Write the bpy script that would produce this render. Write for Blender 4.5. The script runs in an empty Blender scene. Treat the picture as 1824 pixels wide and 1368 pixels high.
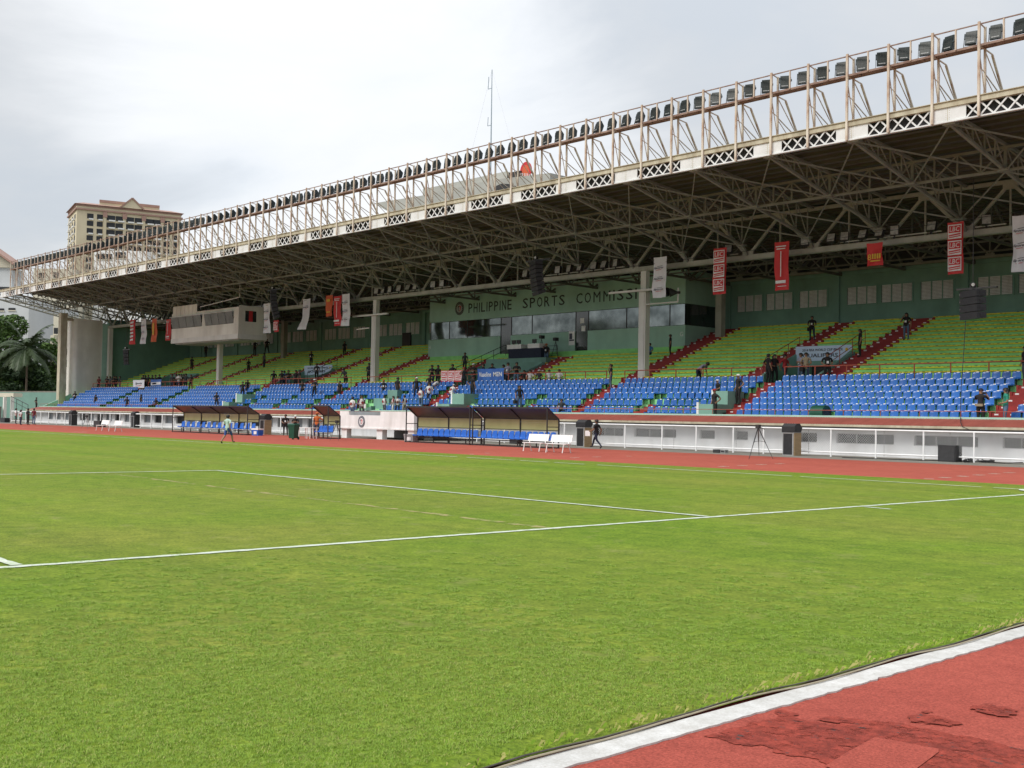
import bpy, bmesh, math, random
from mathutils import Vector, Matrix, noise
random.seed(7)
sc = bpy.context.scene
COL = sc.collection
PI = math.pi

# ------------------------------------------------------------------ camera
IW, IH, FPX = 1824.0, 1368.0, 2058.32
YAW, PITCH, ROLL = 0.828934, 0.029679, 0.018221
CAM = Vector((11.6985, -15.1821, 1.5813))
fwd = Vector((-math.sin(YAW)*math.cos(PITCH), math.cos(YAW)*math.cos(PITCH), math.sin(PITCH)))
rt0 = Vector((math.cos(YAW), math.sin(YAW), 0)); up0 = rt0.cross(fwd)
right = rt0*math.cos(ROLL)+up0*math.sin(ROLL); up = -rt0*math.sin(ROLL)+up0*math.cos(ROLL)
cd = bpy.data.cameras.new('camera'); cam = bpy.data.objects.new('camera', cd); COL.objects.link(cam)
cam.matrix_world = Matrix(((right.x, up.x, -fwd.x, CAM.x), (right.y, up.y, -fwd.y, CAM.y), (right.z, up.z, -fwd.z, CAM.z), (0, 0, 0, 1)))
cd.sensor_width = 36; cd.lens = 36*FPX/IW; cd.clip_start = .1; cd.clip_end = 6000
sc.camera = cam

# ------------------------------------------------------------------ sky, sun, exposure
SUN_EL, SUN_AZ = math.radians(47), math.radians(188)      # azimuth from +Y, clockwise
w = bpy.data.worlds.new("World"); sc.world = w; w.use_nodes = True
nt = w.node_tree; N = nt.nodes; L = nt.links
for n in list(N): N.remove(n)
def wn(t, **k):
    n = N.new(t)
    for a, b in k.items(): setattr(n, a, b)
    return n
wo = wn('ShaderNodeOutputWorld'); bg = wn('ShaderNodeBackground')
sky = wn('ShaderNodeTexSky', sky_type='NISHITA', sun_disc=False, sun_elevation=SUN_EL, sun_rotation=SUN_AZ)
tc = wn('ShaderNodeTexCoord')
sep = wn('ShaderNodeSeparateXYZ'); L.new(tc.outputs['Generated'], sep.inputs[0])
zz = wn('ShaderNodeMath', operation='MAXIMUM'); L.new(sep.outputs['Z'], zz.inputs[0]); zz.inputs[1].default_value = 0
za = wn('ShaderNodeMath', operation='ADD'); L.new(zz.outputs[0], za.inputs[0]); za.inputs[1].default_value = .22
dx = wn('ShaderNodeMath', operation='DIVIDE'); L.new(sep.outputs['X'], dx.inputs[0]); L.new(za.outputs[0], dx.inputs[1])
dy = wn('ShaderNodeMath', operation='DIVIDE'); L.new(sep.outputs['Y'], dy.inputs[0]); L.new(za.outputs[0], dy.inputs[1])
cmb = wn('ShaderNodeCombineXYZ'); L.new(dx.outputs[0], cmb.inputs[0]); L.new(dy.outputs[0], cmb.inputs[1])
n1 = wn('ShaderNodeTexNoise'); L.new(cmb.outputs[0], n1.inputs['Vector'])
n1.inputs['Scale'].default_value = 1.15; n1.inputs['Detail'].default_value = 9; n1.inputs['Roughness'].default_value = .56; n1.inputs['Distortion'].default_value = .5
r1 = wn('ShaderNodeValToRGB'); L.new(n1.outputs['Fac'], r1.inputs[0])
r1.color_ramp.elements[0].position = .38; r1.color_ramp.elements[0].color = (.45, .48, .515, 1)
r1.color_ramp.elements[1].position = .66; r1.color_ramp.elements[1].color = (.535, .542, .550, 1)
e = r1.color_ramp.elements.new(.51); e.color = (.492, .508, .525, 1)
# a broad thin place in the overcast, bright with the light behind it
dot = wn('ShaderNodeVectorMath', operation='DOT_PRODUCT'); L.new(tc.outputs['Generated'], dot.inputs[0])
bd = (fwd+right*((640-912)/2058.)-up*((300-684)/2058.)).normalized(); dot.inputs[1].default_value = bd
nw = wn('ShaderNodeMath', operation='MULTIPLY_ADD'); L.new(n1.outputs['Fac'], nw.inputs[0]); nw.inputs[1].default_value = .10; L.new(dot.outputs['Value'], nw.inputs[2])
mr = wn('ShaderNodeMapRange'); mr.interpolation_type = 'SMOOTHERSTEP'; L.new(nw.outputs[0], mr.inputs[0])
mr.inputs[1].default_value = 1.002; mr.inputs[2].default_value = 1.05; mr.inputs[3].default_value = 0; mr.inputs[4].default_value = .19
gl = wn('ShaderNodeMix', data_type='RGBA', blend_type='ADD'); gl.inputs[0].default_value = 1
L.new(r1.outputs[0], gl.inputs[6]); L.new(mr.outputs[0], gl.inputs[7])
sk = wn('ShaderNodeMix', data_type='RGBA', blend_type='MULTIPLY'); sk.inputs[0].default_value = 1
L.new(sky.outputs[0], sk.inputs[6]); sk.inputs[7].default_value = (.09, .09, .09, 1)
mx = wn('ShaderNodeMix', data_type='RGBA'); mx.inputs[0].default_value = .90
L.new(sk.outputs[2], mx.inputs[6]); L.new(gl.outputs[2], mx.inputs[7])
# overcast sky: brighter towards the zenith than at the horizon
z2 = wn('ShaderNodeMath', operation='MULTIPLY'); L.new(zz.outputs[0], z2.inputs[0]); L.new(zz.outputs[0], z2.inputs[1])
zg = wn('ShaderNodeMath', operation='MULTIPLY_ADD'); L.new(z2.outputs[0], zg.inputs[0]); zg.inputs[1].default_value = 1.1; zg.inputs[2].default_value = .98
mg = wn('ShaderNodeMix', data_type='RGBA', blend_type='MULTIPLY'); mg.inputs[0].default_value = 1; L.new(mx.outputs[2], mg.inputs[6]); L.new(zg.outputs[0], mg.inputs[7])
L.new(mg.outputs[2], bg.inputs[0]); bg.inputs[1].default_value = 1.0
L.new(bg.outputs[0], wo.inputs[0])
sl = bpy.data.lights.new('sun', 'SUN'); sl.energy = 1.75; sl.angle = math.radians(24); sl.color = (1, .965, .90)
so = bpy.data.objects.new('sun', sl); COL.objects.link(so)
sd = Vector((math.sin(SUN_AZ)*math.cos(SUN_EL), math.cos(SUN_AZ)*math.cos(SUN_EL), math.sin(SUN_EL)))
so.rotation_euler = sd.to_track_quat('Z', 'Y').to_euler(); so.location = (0, -20, 60)
sc.view_settings.view_transform = 'Standard'; sc.view_settings.look = 'None'
sc.view_settings.gamma = 1; sc.view_settings.use_curve_mapping = False
sc.view_settings.exposure = 0.52

# ------------------------------------------------------------------ helpers
def ray(px, py): return fwd + right*((px-IW/2)/FPX) - up*((py-IH/2)/FPX)
def at(px, py, X=None, Y=None, Z=None):
    """the point of a known plane (one of X, Y, Z) seen at that place of the photograph"""
    d = ray(px, py)
    t = (X-CAM.x)/d.x if X is not None else (Y-CAM.y)/d.y if Y is not None else (Z-CAM.z)/d.z
    return CAM + d*t
MATS = {}
def mat(name, c, c2=None, scale=3.0, rough=.6, bump=0.0, metal=0.0, spec=.4, detail=6, streak=None, alpha=None, trans=0.0, grime=0.0, vary=0.0):
    m = bpy.data.materials.new(name); m.use_nodes = True
    t = m.node_tree; b = t.nodes['Principled BSDF']
    b.inputs['Roughness'].default_value = rough; b.inputs['Metallic'].default_value = metal
    b.inputs['Specular IOR Level'].default_value = spec
    if c2 is None: c2 = tuple(x*.82 for x in c)
    co = t.nodes.new('ShaderNodeTexCoord'); nz = t.nodes.new('ShaderNodeTexNoise')
    nz.inputs['Scale'].default_value = scale; nz.inputs['Detail'].default_value = detail; nz.inputs['Roughness'].default_value = .62
    src = co.outputs['Object']
    if streak:
        mp = t.nodes.new('ShaderNodeMapping'); mp.inputs['Scale'].default_value = streak
        t.links.new(src, mp.inputs[0]); src = mp.outputs[0]
    t.links.new(src, nz.inputs['Vector'])
    rp = t.nodes.new('ShaderNodeValToRGB'); rp.color_ramp.elements[0].position = .34; rp.color_ramp.elements[1].position = .68
    rp.color_ramp.elements[0].color = (*c2, 1); rp.color_ramp.elements[1].color = (*c, 1)
    t.links.new(nz.outputs['Fac'], rp.inputs[0])
    out = rp.outputs[0]
    if grime:
        g = t.nodes.new('ShaderNodeTexNoise'); g.inputs['Scale'].default_value = scale*.35; g.inputs['Detail'].default_value = 8
        mp2 = t.nodes.new('ShaderNodeMapping'); mp2.inputs['Scale'].default_value = (1.6, 1.6, .35); t.links.new(co.outputs['Object'], mp2.inputs[0]); t.links.new(mp2.outputs[0], g.inputs['Vector'])
        gr = t.nodes.new('ShaderNodeValToRGB'); gr.color_ramp.elements[0].position = .45; gr.color_ramp.elements[1].position = .72
        gr.color_ramp.elements[0].color = (0, 0, 0, 1); gr.color_ramp.elements[1].color = (grime, grime, grime, 1)
        t.links.new(g.outputs['Fac'], gr.inputs[0])
        mi = t.nodes.new('ShaderNodeMix'); mi.data_type = 'RGBA'; t.links.new(gr.outputs[0], mi.inputs[0]); t.links.new(out, mi.inputs[6])
        mi.inputs[7].default_value = (c[0]*.45, c[1]*.42, c[2]*.38, 1); out = mi.outputs[2]
    if vary:                                                 # single pieces are faded differently
        oi = t.nodes.new('ShaderNodeObjectInfo'); cr = t.nodes.new('ShaderNodeValToRGB'); t.links.new(oi.outputs['Random'], cr.inputs[0])
        cr.color_ramp.elements[0].color = (1-vary, 1-vary, 1-vary, 1); cr.color_ramp.elements[1].color = (1+vary*.4, 1+vary*.6, 1+vary*.3, 1)
        mv = t.nodes.new('ShaderNodeMix'); mv.data_type = 'RGBA'; mv.blend_type = 'MULTIPLY'; mv.inputs[0].default_value = 1
        t.links.new(out, mv.inputs[6]); t.links.new(cr.outputs[0], mv.inputs[7]); out = mv.outputs[2]
    t.links.new(out, b.inputs['Base Color'])
    if bump:
        bp = t.nodes.new('ShaderNodeBump'); bp.inputs['Strength'].default_value = bump; bp.inputs['Distance'].default_value = .03
        t.links.new(nz.outputs['Fac'], bp.inputs['Height']); t.links.new(bp.outputs[0], b.inputs['Normal'])
    if alpha is not None: b.inputs['Alpha'].default_value = alpha
    if trans: b.inputs['Transmission Weight'].default_value = trans
    MATS[name] = m
    return m
class MB:
    """collects shapes and links them as one mesh object"""
    def __init__(s): s.v = []; s.f = []; s.m = []
    def add(s, vs, fs, m=0):
        k = len(s.v); s.v += [tuple(p) for p in vs]; s.f += [tuple(k+i for i in f) for f in fs]; s.m += [m]*len(fs); return s
    def box(s, x0, x1, y0, y1, z0, z1, m=0):
        return s.add([(x0,y0,z0),(x1,y0,z0),(x1,y1,z0),(x0,y1,z0),(x0,y0,z1),(x1,y0,z1),(x1,y1,z1),(x0,y1,z1)],
                     [(0,3,2,1),(4,5,6,7),(0,1,5,4),(1,2,6,5),(2,3,7,6),(3,0,4,7)], m)
    def bar(s, p, q, a, b=None, m=0, upv=(0,0,1)):
        p = Vector(p); q = Vector(q); b = a if b is None else b; d = (q-p).normalized(); u = Vector(upv)
        if abs(d.dot(u)) > .98: u = Vector((0,1,0))
        x = d.cross(u).normalized()*a*.5; y = x.cross(d).normalized()*b*.5
        return s.add([p-x-y,p+x-y,p+x+y,p-x+y,q-x-y,q+x-y,q+x+y,q-x+y], [(0,3,2,1),(4,5,6,7),(0,1,5,4),(1,2,6,5),(2,3,7,6),(3,0,4,7)], m)
    def tube(s, p, q, r, r2=None, n=8, m=0, caps=True):
        p = Vector(p); q = Vector(q); r2 = r if r2 is None else r2; d = (q-p).normalized()
        u = Vector((0,0,1)) if abs(d.z) < .95 else Vector((1,0,0))
        x = d.cross(u).normalized(); y = d.cross(x)
        vs = []
        for c, rr in ((p,r),(q,r2)):
            for i in range(n):
                a = 2*PI*i/n; vs.append(c+x*math.cos(a)*rr+y*math.sin(a)*rr)
        fs = [(i,(i+1)%n,n+(i+1)%n,n+i) for i in range(n)]
        if caps: fs += [tuple(range(n))[::-1], tuple(range(n,2*n))]
        return s.add(vs, fs, m)
    def path(s, pts, r, n=6, m=0):
        for a, b in zip(pts, pts[1:]): s.tube(a, b, r, n=n, m=m)
        return s
    def ball(s, c, r, nu=10, nv=6, m=0, zmin=-1.0):
        c = Vector(c); r = Vector(r) if hasattr(r, '__len__') else Vector((r,r,r)); vs = []
        t0 = math.asin(max(-1, zmin))
        for j in range(nv+1):
            t = t0+(PI/2-t0)*j/nv
            for i in range(nu):
                a = 2*PI*i/nu; vs.append((c.x+r.x*math.cos(t)*math.cos(a), c.y+r.y*math.cos(t)*math.sin(a), c.z+r.z*math.sin(t)))
        fs = [(j*nu+i, j*nu+(i+1)%nu, (j+1)*nu+(i+1)%nu, (j+1)*nu+i) for j in range(nv) for i in range(nu)]
        return s.add(vs, fs, m)
    def prism(s, poly, d, m=0):
        """polygon (list of 3d points) pushed along d"""
        d = Vector(d); n = len(poly); a = [Vector(p) for p in poly]; b = [p+d for p in a]
        return s.add(a+b, [tuple(range(n))[::-1], tuple(range(n,2*n))]+[(i,(i+1)%n,n+(i+1)%n,n+i) for i in range(n)], m)
    def disc(s, c, r, ax, n=20, m=0, rz=None, th=.02):
        """thin upright disc; normal along ax ('y' or vector)"""
        c = Vector(c); rz = r if rz is None else rz
        return s.prism([(c.x+r*math.cos(2*PI*i/n), c.y, c.z+rz*math.sin(2*PI*i/n)) for i in range(n)], (0, th, 0), m)
    def mesh(s, name, mats):
        me = bpy.data.meshes.new(name); me.from_pydata([tuple(p) for p in s.v], [], s.f)
        mats = mats if isinstance(mats, (list, tuple)) else [mats]
        for mm in mats: me.materials.append(mm)
        if len(mats) > 1: me.polygons.foreach_set('material_index', s.m)
        me.update(); return me
    def build(s, name, mats, parent=None, fix=True, smooth=False):
        if fix and parent is not None:
            o0 = ORIG.get(parent.name, Vector((0,0,0))); s.v = [(p[0]-o0.x, p[1]-o0.y, p[2]-o0.z) for p in s.v]
        me = s.mesh(name, mats)
        bm = bmesh.new(); bm.from_mesh(me); bmesh.ops.recalc_face_normals(bm, faces=bm.faces); bm.to_mesh(me); bm.free()
        if smooth: me.polygons.foreach_set('use_smooth', [True]*len(me.polygons))
        return link(name, me, parent)
ORIG = {}
def link(name, data, parent=None, loc=None):
    o = bpy.data.objects.new(name, data); COL.objects.link(o)
    if parent is not None:
        o.parent = parent; ORIG[o.name] = ORIG.get(parent.name, Vector((0,0,0)))
    else: ORIG[o.name] = Vector(loc or (0,0,0))
    if loc is not None: o.location = loc
    return o
def tag(o, label=None, cat=None, group=None, kind=None):
    if label: o['label'] = label
    if cat: o['category'] = cat
    if group: o['group'] = group
    if kind: o['kind'] = kind
    return o
def thing(name, label, cat, loc=(0,0,0), group=None, rz=0.0):
    o = link(name, None, None, loc); o.empty_display_size = .3; o.rotation_euler = (0,0,rz)
    return tag(o, label, cat, group)
def clone(o, parent=None, loc=None, label=None):
    c = o.copy(); COL.objects.link(c)
    if parent is not None: c.parent = parent
    if loc is not None: c.location = loc; ORIG[c.name] = Vector(loc)
    if label: c['label'] = label
    for ch in list(o.children): clone(ch, c)
    return c
TXT = {}
def text_mesh(body, mats, w=None, h=None, shear=0.0, bold=.0, depth=.004):
    """lettering as a mesh in the XZ plane, readable from -Y, centred, scaled to w by h"""
    cu = bpy.data.curves.new('lettering', 'FONT'); cu.body = body; cu.size = 1; cu.extrude = depth; cu.shear = shear; cu.offset = bold; cu.resolution_u = 2
    ob = bpy.data.objects.new('tmp', cu); COL.objects.link(ob)
    me = bpy.data.meshes.new_from_object(ob.evaluated_get(bpy.context.evaluated_depsgraph_get()))
    bpy.data.objects.remove(ob); bpy.data.curves.remove(cu)
    xs = [v.co.x for v in me.vertices]; ys = [v.co.y for v in me.vertices]
    cx, cy = (min(xs)+max(xs))/2, (min(ys)+max(ys))/2
    sx = w/(max(xs)-min(xs)) if w else 1; sy = h/(max(ys)-min(ys)) if h else sx
    if not w: sx = sy
    for v in me.vertices:
        x, y, z = v.co; v.co = ((x-cx)*sx, -z, (y-cy)*sy)
    me.materials.clear()
    for mm in (mats if isinstance(mats, list) else [mats]): me.materials.append(mm)
    return me
def lettering(body, m, parent, pos, w=None, h=None, name='lettering', shear=0.0, bold=.0, rz=0.0):
    me = text_mesh(body, m, w, h, shear, bold); o = link(name, me, parent)
    o0 = ORIG.get(parent.name, Vector((0,0,0))); o.location = Vector(pos)-o0; o.rotation_euler = (0, 0, rz)
    return o

# ------------------------------------------------------------------ materials
WHITE = mat('white_paint', (.86,.86,.85), (.77,.78,.77), 2, .55, grime=.35)
FENCEW = mat('fence_white', (.90,.90,.90), (.82,.82,.82), 4, .45, grime=.15)
STEELD = mat('shaded_truss_steel', (.15,.152,.13), (.10,.102,.088), 1.5, .6)  # truss steel with the shade deep under the roof put into its colour
CREAM = mat('cream_steel', (.62,.58,.45), (.42,.36,.25), 2.5, .5, grime=.6, streak=(1,1,.4))
PLATE = mat('fascia_white', (.80,.80,.80), (.70,.70,.70), 2, .5, grime=.35)
RUST = mat('rusty_cream_steel', (.74,.68,.58), (.40,.25,.17), 2.2, .7, bump=.2, streak=(1,1,.45))
RUSTD = mat('rusty_dark_steel', (.36,.25,.20), (.17,.095,.075), 3, .7, bump=.2)
STEEL = mat('truss_steel', (.30,.31,.265), (.20,.208,.178), 1.5, .6, grime=.4)
BEAM = mat('beam_cream', (.44,.445,.385), (.34,.345,.30), 1.5, .55, grime=.4)
SHEET = mat('roof_sheet', (.135,.140,.118), (.08,.084,.070), .9, .7, bump=.3, streak=(.25,2.2,1), grime=.5)
ROOFTOP = mat('roof_top', (.45,.45,.44), None, 2, .6)
CONCG = mat('green_concrete', (.36,.79,.27), (.28,.67,.215), 1.4, .75, bump=.15, grime=.35)
CONCL = mat('pale_green_concrete', (.36,.74,.36), (.28,.62,.29), 1.4, .75, bump=.15, grime=.3)
YELL = mat('yellow_plank', (.82,.74,.05), (.70,.60,.035), 2.5, .6, grime=.4, vary=.2)
TICK = mat('plank_bracket', (.05,.05,.04), None, 3, .7)
REDST = mat('red_steps', (.34,.035,.033), (.24,.025,.025), 1.6, .7, bump=.15, grime=.4)
REDRAIL = mat('red_rail', (.40,.09,.05), (.26,.06,.04), 3, .5)
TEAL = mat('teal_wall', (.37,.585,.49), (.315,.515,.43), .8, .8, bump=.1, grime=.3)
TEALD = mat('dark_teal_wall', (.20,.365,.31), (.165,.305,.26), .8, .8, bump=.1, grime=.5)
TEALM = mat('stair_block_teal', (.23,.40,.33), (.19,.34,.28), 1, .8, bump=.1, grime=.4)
TEALL = mat('pale_teal_paint', (.42,.66,.56), (.34,.56,.47), 1.2, .7, grime=.3)
PIER = mat('pier_render', (.84,.82,.76), (.74,.72,.66), .7, .8, bump=.15, grime=.5)
COLM = mat('column_cream', (.74,.73,.69), (.66,.65,.61), 1, .65, grime=.35)
BLUES = mat('seat_blue', (.015,.135,.48), (.012,.105,.40), 1.1, .27, spec=.55, vary=.22, grime=.25)
BLUEB = mat('bucket_blue', (.018,.14,.56), (.013,.105,.47), 4, .35)
BLACK = mat('black_plastic', (.018,.018,.02), (.03,.03,.033), 8, .5)
DARKM = mat('dark_metal', (.045,.043,.042), (.028,.027,.027), 4, .45)
CHAR = mat('charcoal_box', (.03,.03,.032), (.045,.045,.047), 6, .6)
GREY = mat('grey_metal', (.35,.35,.35), (.25,.25,.25), 4, .5)
SILV = mat('silver_reflector', (.62,.62,.58), (.30,.30,.28), 6, .3, metal=.2)
GLASSD = mat('dark_glass', (.035,.045,.045), (.02,.028,.028), .5, .06, spec=1.0, metal=.0)
MIRROR = mat('mirror_film_glass', (.27,.30,.295), (.085,.10,.10), .55, .06, metal=.9, bump=.03, detail=4)
LENS = mat('lamp_glass', (.035,.042,.038), (.018,.024,.024), 5, .35, spec=.2)
LAMPH = mat('lamp_housing', (.028,.042,.048), (.018,.03,.034), 5, .5)
REDROOF = mat('red_corrugated_roof', (.37,.105,.078), (.29,.08,.062), 1.2, .6, grime=.35, streak=(3,.5,1))
WALLW = mat('pavilion_white', (.78,.785,.80), (.66,.67,.69), 1, .7, grime=.5)
SLATE = mat('louvre_slat', (.80,.83,.84), (.66,.69,.70), 3, .5, grime=.3)
WINDK = mat('window_dark', (.04,.043,.048), (.025,.028,.03), 2, .4, spec=.25)
CONC = mat('apron_concrete', (.27,.25,.21), (.19,.18,.155), 1.3, .9, bump=.2, grime=.5)
REDB = mat('banner_red', (.62,.045,.045), (.55,.035,.04), 1.5, .6)
ORGB = mat('banner_orange', (.66,.14,.05), (.58,.10,.04), 1.5, .6)
WHB = mat('banner_white', (.76,.77,.82), (.70,.71,.76), 1.5, .6)
BLB = mat('banner_blue', (.05,.17,.50), (.03,.08,.30), 1.2, .55)
PALEB = mat('banner_pale_blue', (.58,.68,.86), (.50,.61,.80), 1.2, .6)
INKW = mat('print_white', (.82,.82,.82), None, 3, .6)
INKD = mat('print_dark', (.05,.055,.09), None, 3, .6)
INKR = mat('print_red', (.60,.04,.05), None, 3, .6)
INKY = mat('print_yellow', (.75,.50,.06), None, 3, .6)
INKB = mat('print_blue', (.06,.14,.5), None, 3, .6)
LETTER = mat('sign_letter', (.022,.035,.032), (.03,.045,.04), 3, .5)
POLY = mat('polycarbonate_olive', (.52,.51,.24), (.42,.42,.185), .8, .35, alpha=.86)
TINT = mat('smoked_acrylic', (.095,.108,.088), (.055,.063,.052), .7, .3, alpha=.985, spec=.5)
GREENB = mat('bin_green', (.012,.085,.05), (.01,.065,.04), 4, .45)
WOOD = mat('raw_plywood', (.42,.30,.17), (.32,.22,.12), 3, .7, streak=(1,1,4))
BENCHW = mat('bench_white', (.84,.84,.82), (.74,.74,.72), 4, .5)
TAN = mat('tan_wall', (.70,.62,.44), (.62,.54,.375), .12, .8, grime=.3)
TANR = mat('terracotta_trim', (.42,.26,.21), (.34,.21,.17), .3, .7)
BLDW = mat('pale_building', (.60,.62,.63), (.52,.54,.55), .1, .8, grime=.3)
BLDC = mat('cream_building', (.66,.62,.50), (.58,.54,.43), .1, .8, grime=.3)
LEAF = mat('leaf_green', (.075,.13,.028), (.035,.075,.018), .6, .6)
LEAFD = mat('leaf_dark', (.035,.07,.02), (.018,.04,.014), .6, .65)
LEAFY = mat('leaf_bright', (.10,.18,.03), (.06,.115,.02), .6, .6)
PALM = mat('palm_frond', (.05,.08,.026), (.028,.046,.015), 1, .55)
BARK = mat('bark', (.16,.12,.085), (.09,.07,.05), 3, .9, bump=.4)
SKIN = mat('skin', (.30,.165,.10), (.25,.135,.08), 5, .5)
HAIRM = mat('hair_black', (.014,.012,.011), (.022,.018,.016), 12, .5)
EYE = mat('eye_dark', (.02,.015,.015), None, 5, .4)
SHOE = mat('shoe_dark', (.03,.028,.026), None, 6, .6)
SHOEW = mat('shoe_white', (.7,.7,.68), None, 6, .6)
def cloth(n, c): return mat('cloth_'+n, c, tuple(x*.7 for x in c), 7, .85)
C_BLK = cloth('black', (.020,.019,.020)); C_NVY = cloth('navy', (.022,.028,.055)); C_JEAN = cloth('jeans', (.10,.16,.25)); C_DKJ = cloth('dark_jeans', (.035,.05,.085))
C_WHT = cloth('white', (.78,.77,.76)); C_RED = cloth('red', (.38,.03,.035)); C_DRED = cloth('dark_red', (.17,.025,.035)); C_GRY = cloth('grey', (.13,.14,.16))
C_TEA = cloth('pale_teal', (.55,.70,.62)); C_ROY = cloth('royal_blue', (.04,.085,.30)); C_BLU = cloth('mid_blue', (.06,.20,.42)); C_ORG = cloth('orange', (.60,.16,.04))
C_LAV = cloth('lavender_check', (.30,.30,.38)); C_KHA = cloth('khaki', (.33,.27,.18)); C_GRN = cloth('green', (.03,.28,.20)); C_TEE = cloth('charcoal', (.045,.05,.055))

# ================================================================== GROUND
def ground_mat(name, cols, scales, rough=.9, bump=.3, bscale=60, dist=.02, streak=None, spots=None):
    """layers of noise: cols = [(c1,c2), ...] mixed coarse to fine"""
    m = bpy.data.materials.new(name); m.use_nodes = True; t = m.node_tree; b = t.nodes['Principled BSDF']
    b.inputs['Roughness'].default_value = rough; b.inputs['Specular IOR Level'].default_value = .15
    co = t.nodes.new('ShaderNodeTexCoord'); prev = None
    for k, ((c1, c2), s, (lo, hi)) in enumerate(zip(cols, scales, [(.36,.64),(.38,.66),(.35,.68),(.3,.7)])):
        n = t.nodes.new('ShaderNodeTexNoise'); n.inputs['Scale'].default_value = s; n.inputs['Detail'].default_value = 7; n.inputs['Roughness'].default_value = .62
        if streak and k in streak:
            mp = t.nodes.new('ShaderNodeMapping'); mp.inputs['Scale'].default_value = streak[k]; t.links.new(co.outputs['Object'], mp.inputs[0]); t.links.new(mp.outputs[0], n.inputs['Vector'])
        else: t.links.new(co.outputs['Object'], n.inputs['Vector'])
        r = t.nodes.new('ShaderNodeValToRGB'); r.color_ramp.elements[0].position = lo; r.color_ramp.elements[1].position = hi
        r.color_ramp.elements[0].color = (*c2, 1); r.color_ramp.elements[1].color = (*c1, 1); t.links.new(n.outputs['Fac'], r.inputs[0])
        if prev is None: prev = r.outputs[0]
        else:
            mi = t.nodes.new('ShaderNodeMix'); mi.data_type = 'RGBA'; mi.blend_type = 'MULTIPLY'; mi.inputs[0].default_value = 1
            t.links.new(prev, mi.inputs[6]); t.links.new(r.outputs[0], mi.inputs[7]); prev = mi.outputs[2]
    if spots:
        c, s, lo, hi = spots
        n = t.nodes.new('ShaderNodeTexNoise'); n.inputs['Scale'].default_value = s; n.inputs['Detail'].default_value = 9; n.inputs['Roughness'].default_value = .7
        t.links.new(co.outputs['Object'], n.inputs['Vector'])
        r = t.nodes.new('ShaderNodeMapRange'); r.inputs[1].default_value = lo; r.inputs[2].default_value = hi; t.links.new(n.outputs['Fac'], r.inputs[0])
        mi = t.nodes.new('ShaderNodeMix'); mi.data_type = 'RGBA'; t.links.new(r.outputs[0], mi.inputs[0]); t.links.new(prev, mi.inputs[6]); mi.inputs[7].default_value = (*c, 1); prev = mi.outputs[2]
    t.links.new(prev, b.inputs['Base Color'])
    n = t.nodes.new('ShaderNodeTexNoise'); n.inputs['Scale'].default_value = bscale; n.inputs['Detail'].default_value = 5; t.links.new(co.outputs['Object'], n.inputs['Vector'])
    bp = t.nodes.new('ShaderNodeBump'); bp.inputs['Strength'].default_value = bump; bp.inputs['Distance'].default_value = dist
    t.links.new(n.outputs['Fac'], bp.inputs['Height']); t.links.new(bp.outputs[0], b.inputs['Normal'])
    return m
GRASS = ground_mat('pitch_grass', [((.152,.248,.020),(.215,.25,.042)), ((1.10,1.08,1.05),(.87,.90,.87)), ((1.18,1.13,1.12),(.78,.83,.76)), ((1.42,1.36,1.3),(.56,.64,.54))],
                   [.16, .75, 3.2, 26], bump=.9, bscale=55, dist=.03, streak={1: (.05, 1.0, 1)}, spots=((.30,.29,.10), 1.3, .56, .80))
TRACK = ground_mat('track_red', [((.42,.104,.070),(.365,.086,.060)), ((1.08,1.08,1.1),(.90,.9,.9)), ((1.1,1.1,1.1),(.88,.86,.86))], [.25, 2.5, 45], bump=.35, bscale=180, dist=.006)
TRACKN = ground_mat('track_faded', [((.385,.088,.062),(.335,.072,.052)), ((1.06,1.06,1.06),(.92,.9,.9)), ((1.28,1.25,1.25),(.68,.66,.66))], [.8, 6, 75], bump=.5, bscale=210, dist=.005, spots=((.40,.19,.17), 30, .66, .78))
WET = ground_mat('track_worn', [((.345,.066,.044),(.265,.052,.037)), ((1.15,1.1,1.1),(.70,.70,.70)), ((1.15,1.1,1.1),(.72,.72,.72))], [3.5, 14, 110], bump=.35, bscale=160, dist=.008, spots=((.065,.052,.05), 13, .60, .655))
# WETALPHA: the worn patch breaks up into crumbs, so its coat has small holes
t_ = WET.node_tree; a_n = t_.nodes.new('ShaderNodeTexNoise'); a_n.inputs['Scale'].default_value = 11; a_n.inputs['Detail'].default_value = 10; a_n.inputs['Roughness'].default_value = .7
a_c = t_.nodes.new('ShaderNodeTexCoord'); a_r = t_.nodes.new('ShaderNodeMapRange'); a_r.inputs[1].default_value = .36; a_r.inputs[2].default_value = .47
t_.links.new(a_c.outputs['Object'], a_n.inputs['Vector']); t_.links.new(a_n.outputs['Fac'], a_r.inputs[0]); t_.links.new(a_r.outputs[0], t_.nodes['Principled BSDF'].inputs['Alpha'])
DIRT = ground_mat('outer_ground', [((.20,.18,.14),(.14,.13,.10)), ((1.1,1.1,1.1),(.85,.85,.85))], [.05, 1])
KERBM = ground_mat('kerb_white', [((.66,.655,.64),(.56,.555,.54)), ((1.05,1.05,1.05),(.86,.85,.83)), ((1.05,1.05,1.05),(.86,.85,.83))], [1.2, 9, 70], bump=.4, bscale=120, dist=.006, spots=((.30,.27,.22), 12, .66, .76))
CHALK = ground_mat('line_chalk', [((.70,.735,.68),(.56,.62,.50)), ((1.05,1.05,1.05),(.80,.84,.74))], [3, 30], bump=.6, bscale=70, spots=((.30,.36,.14), 16, .60, .70))
OLDL = ground_mat('worn_line', [((.40,.33,.17),(.27,.26,.085))], [6], bump=.5, spots=((.16,.23,.04), 5, .46, .56))
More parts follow.
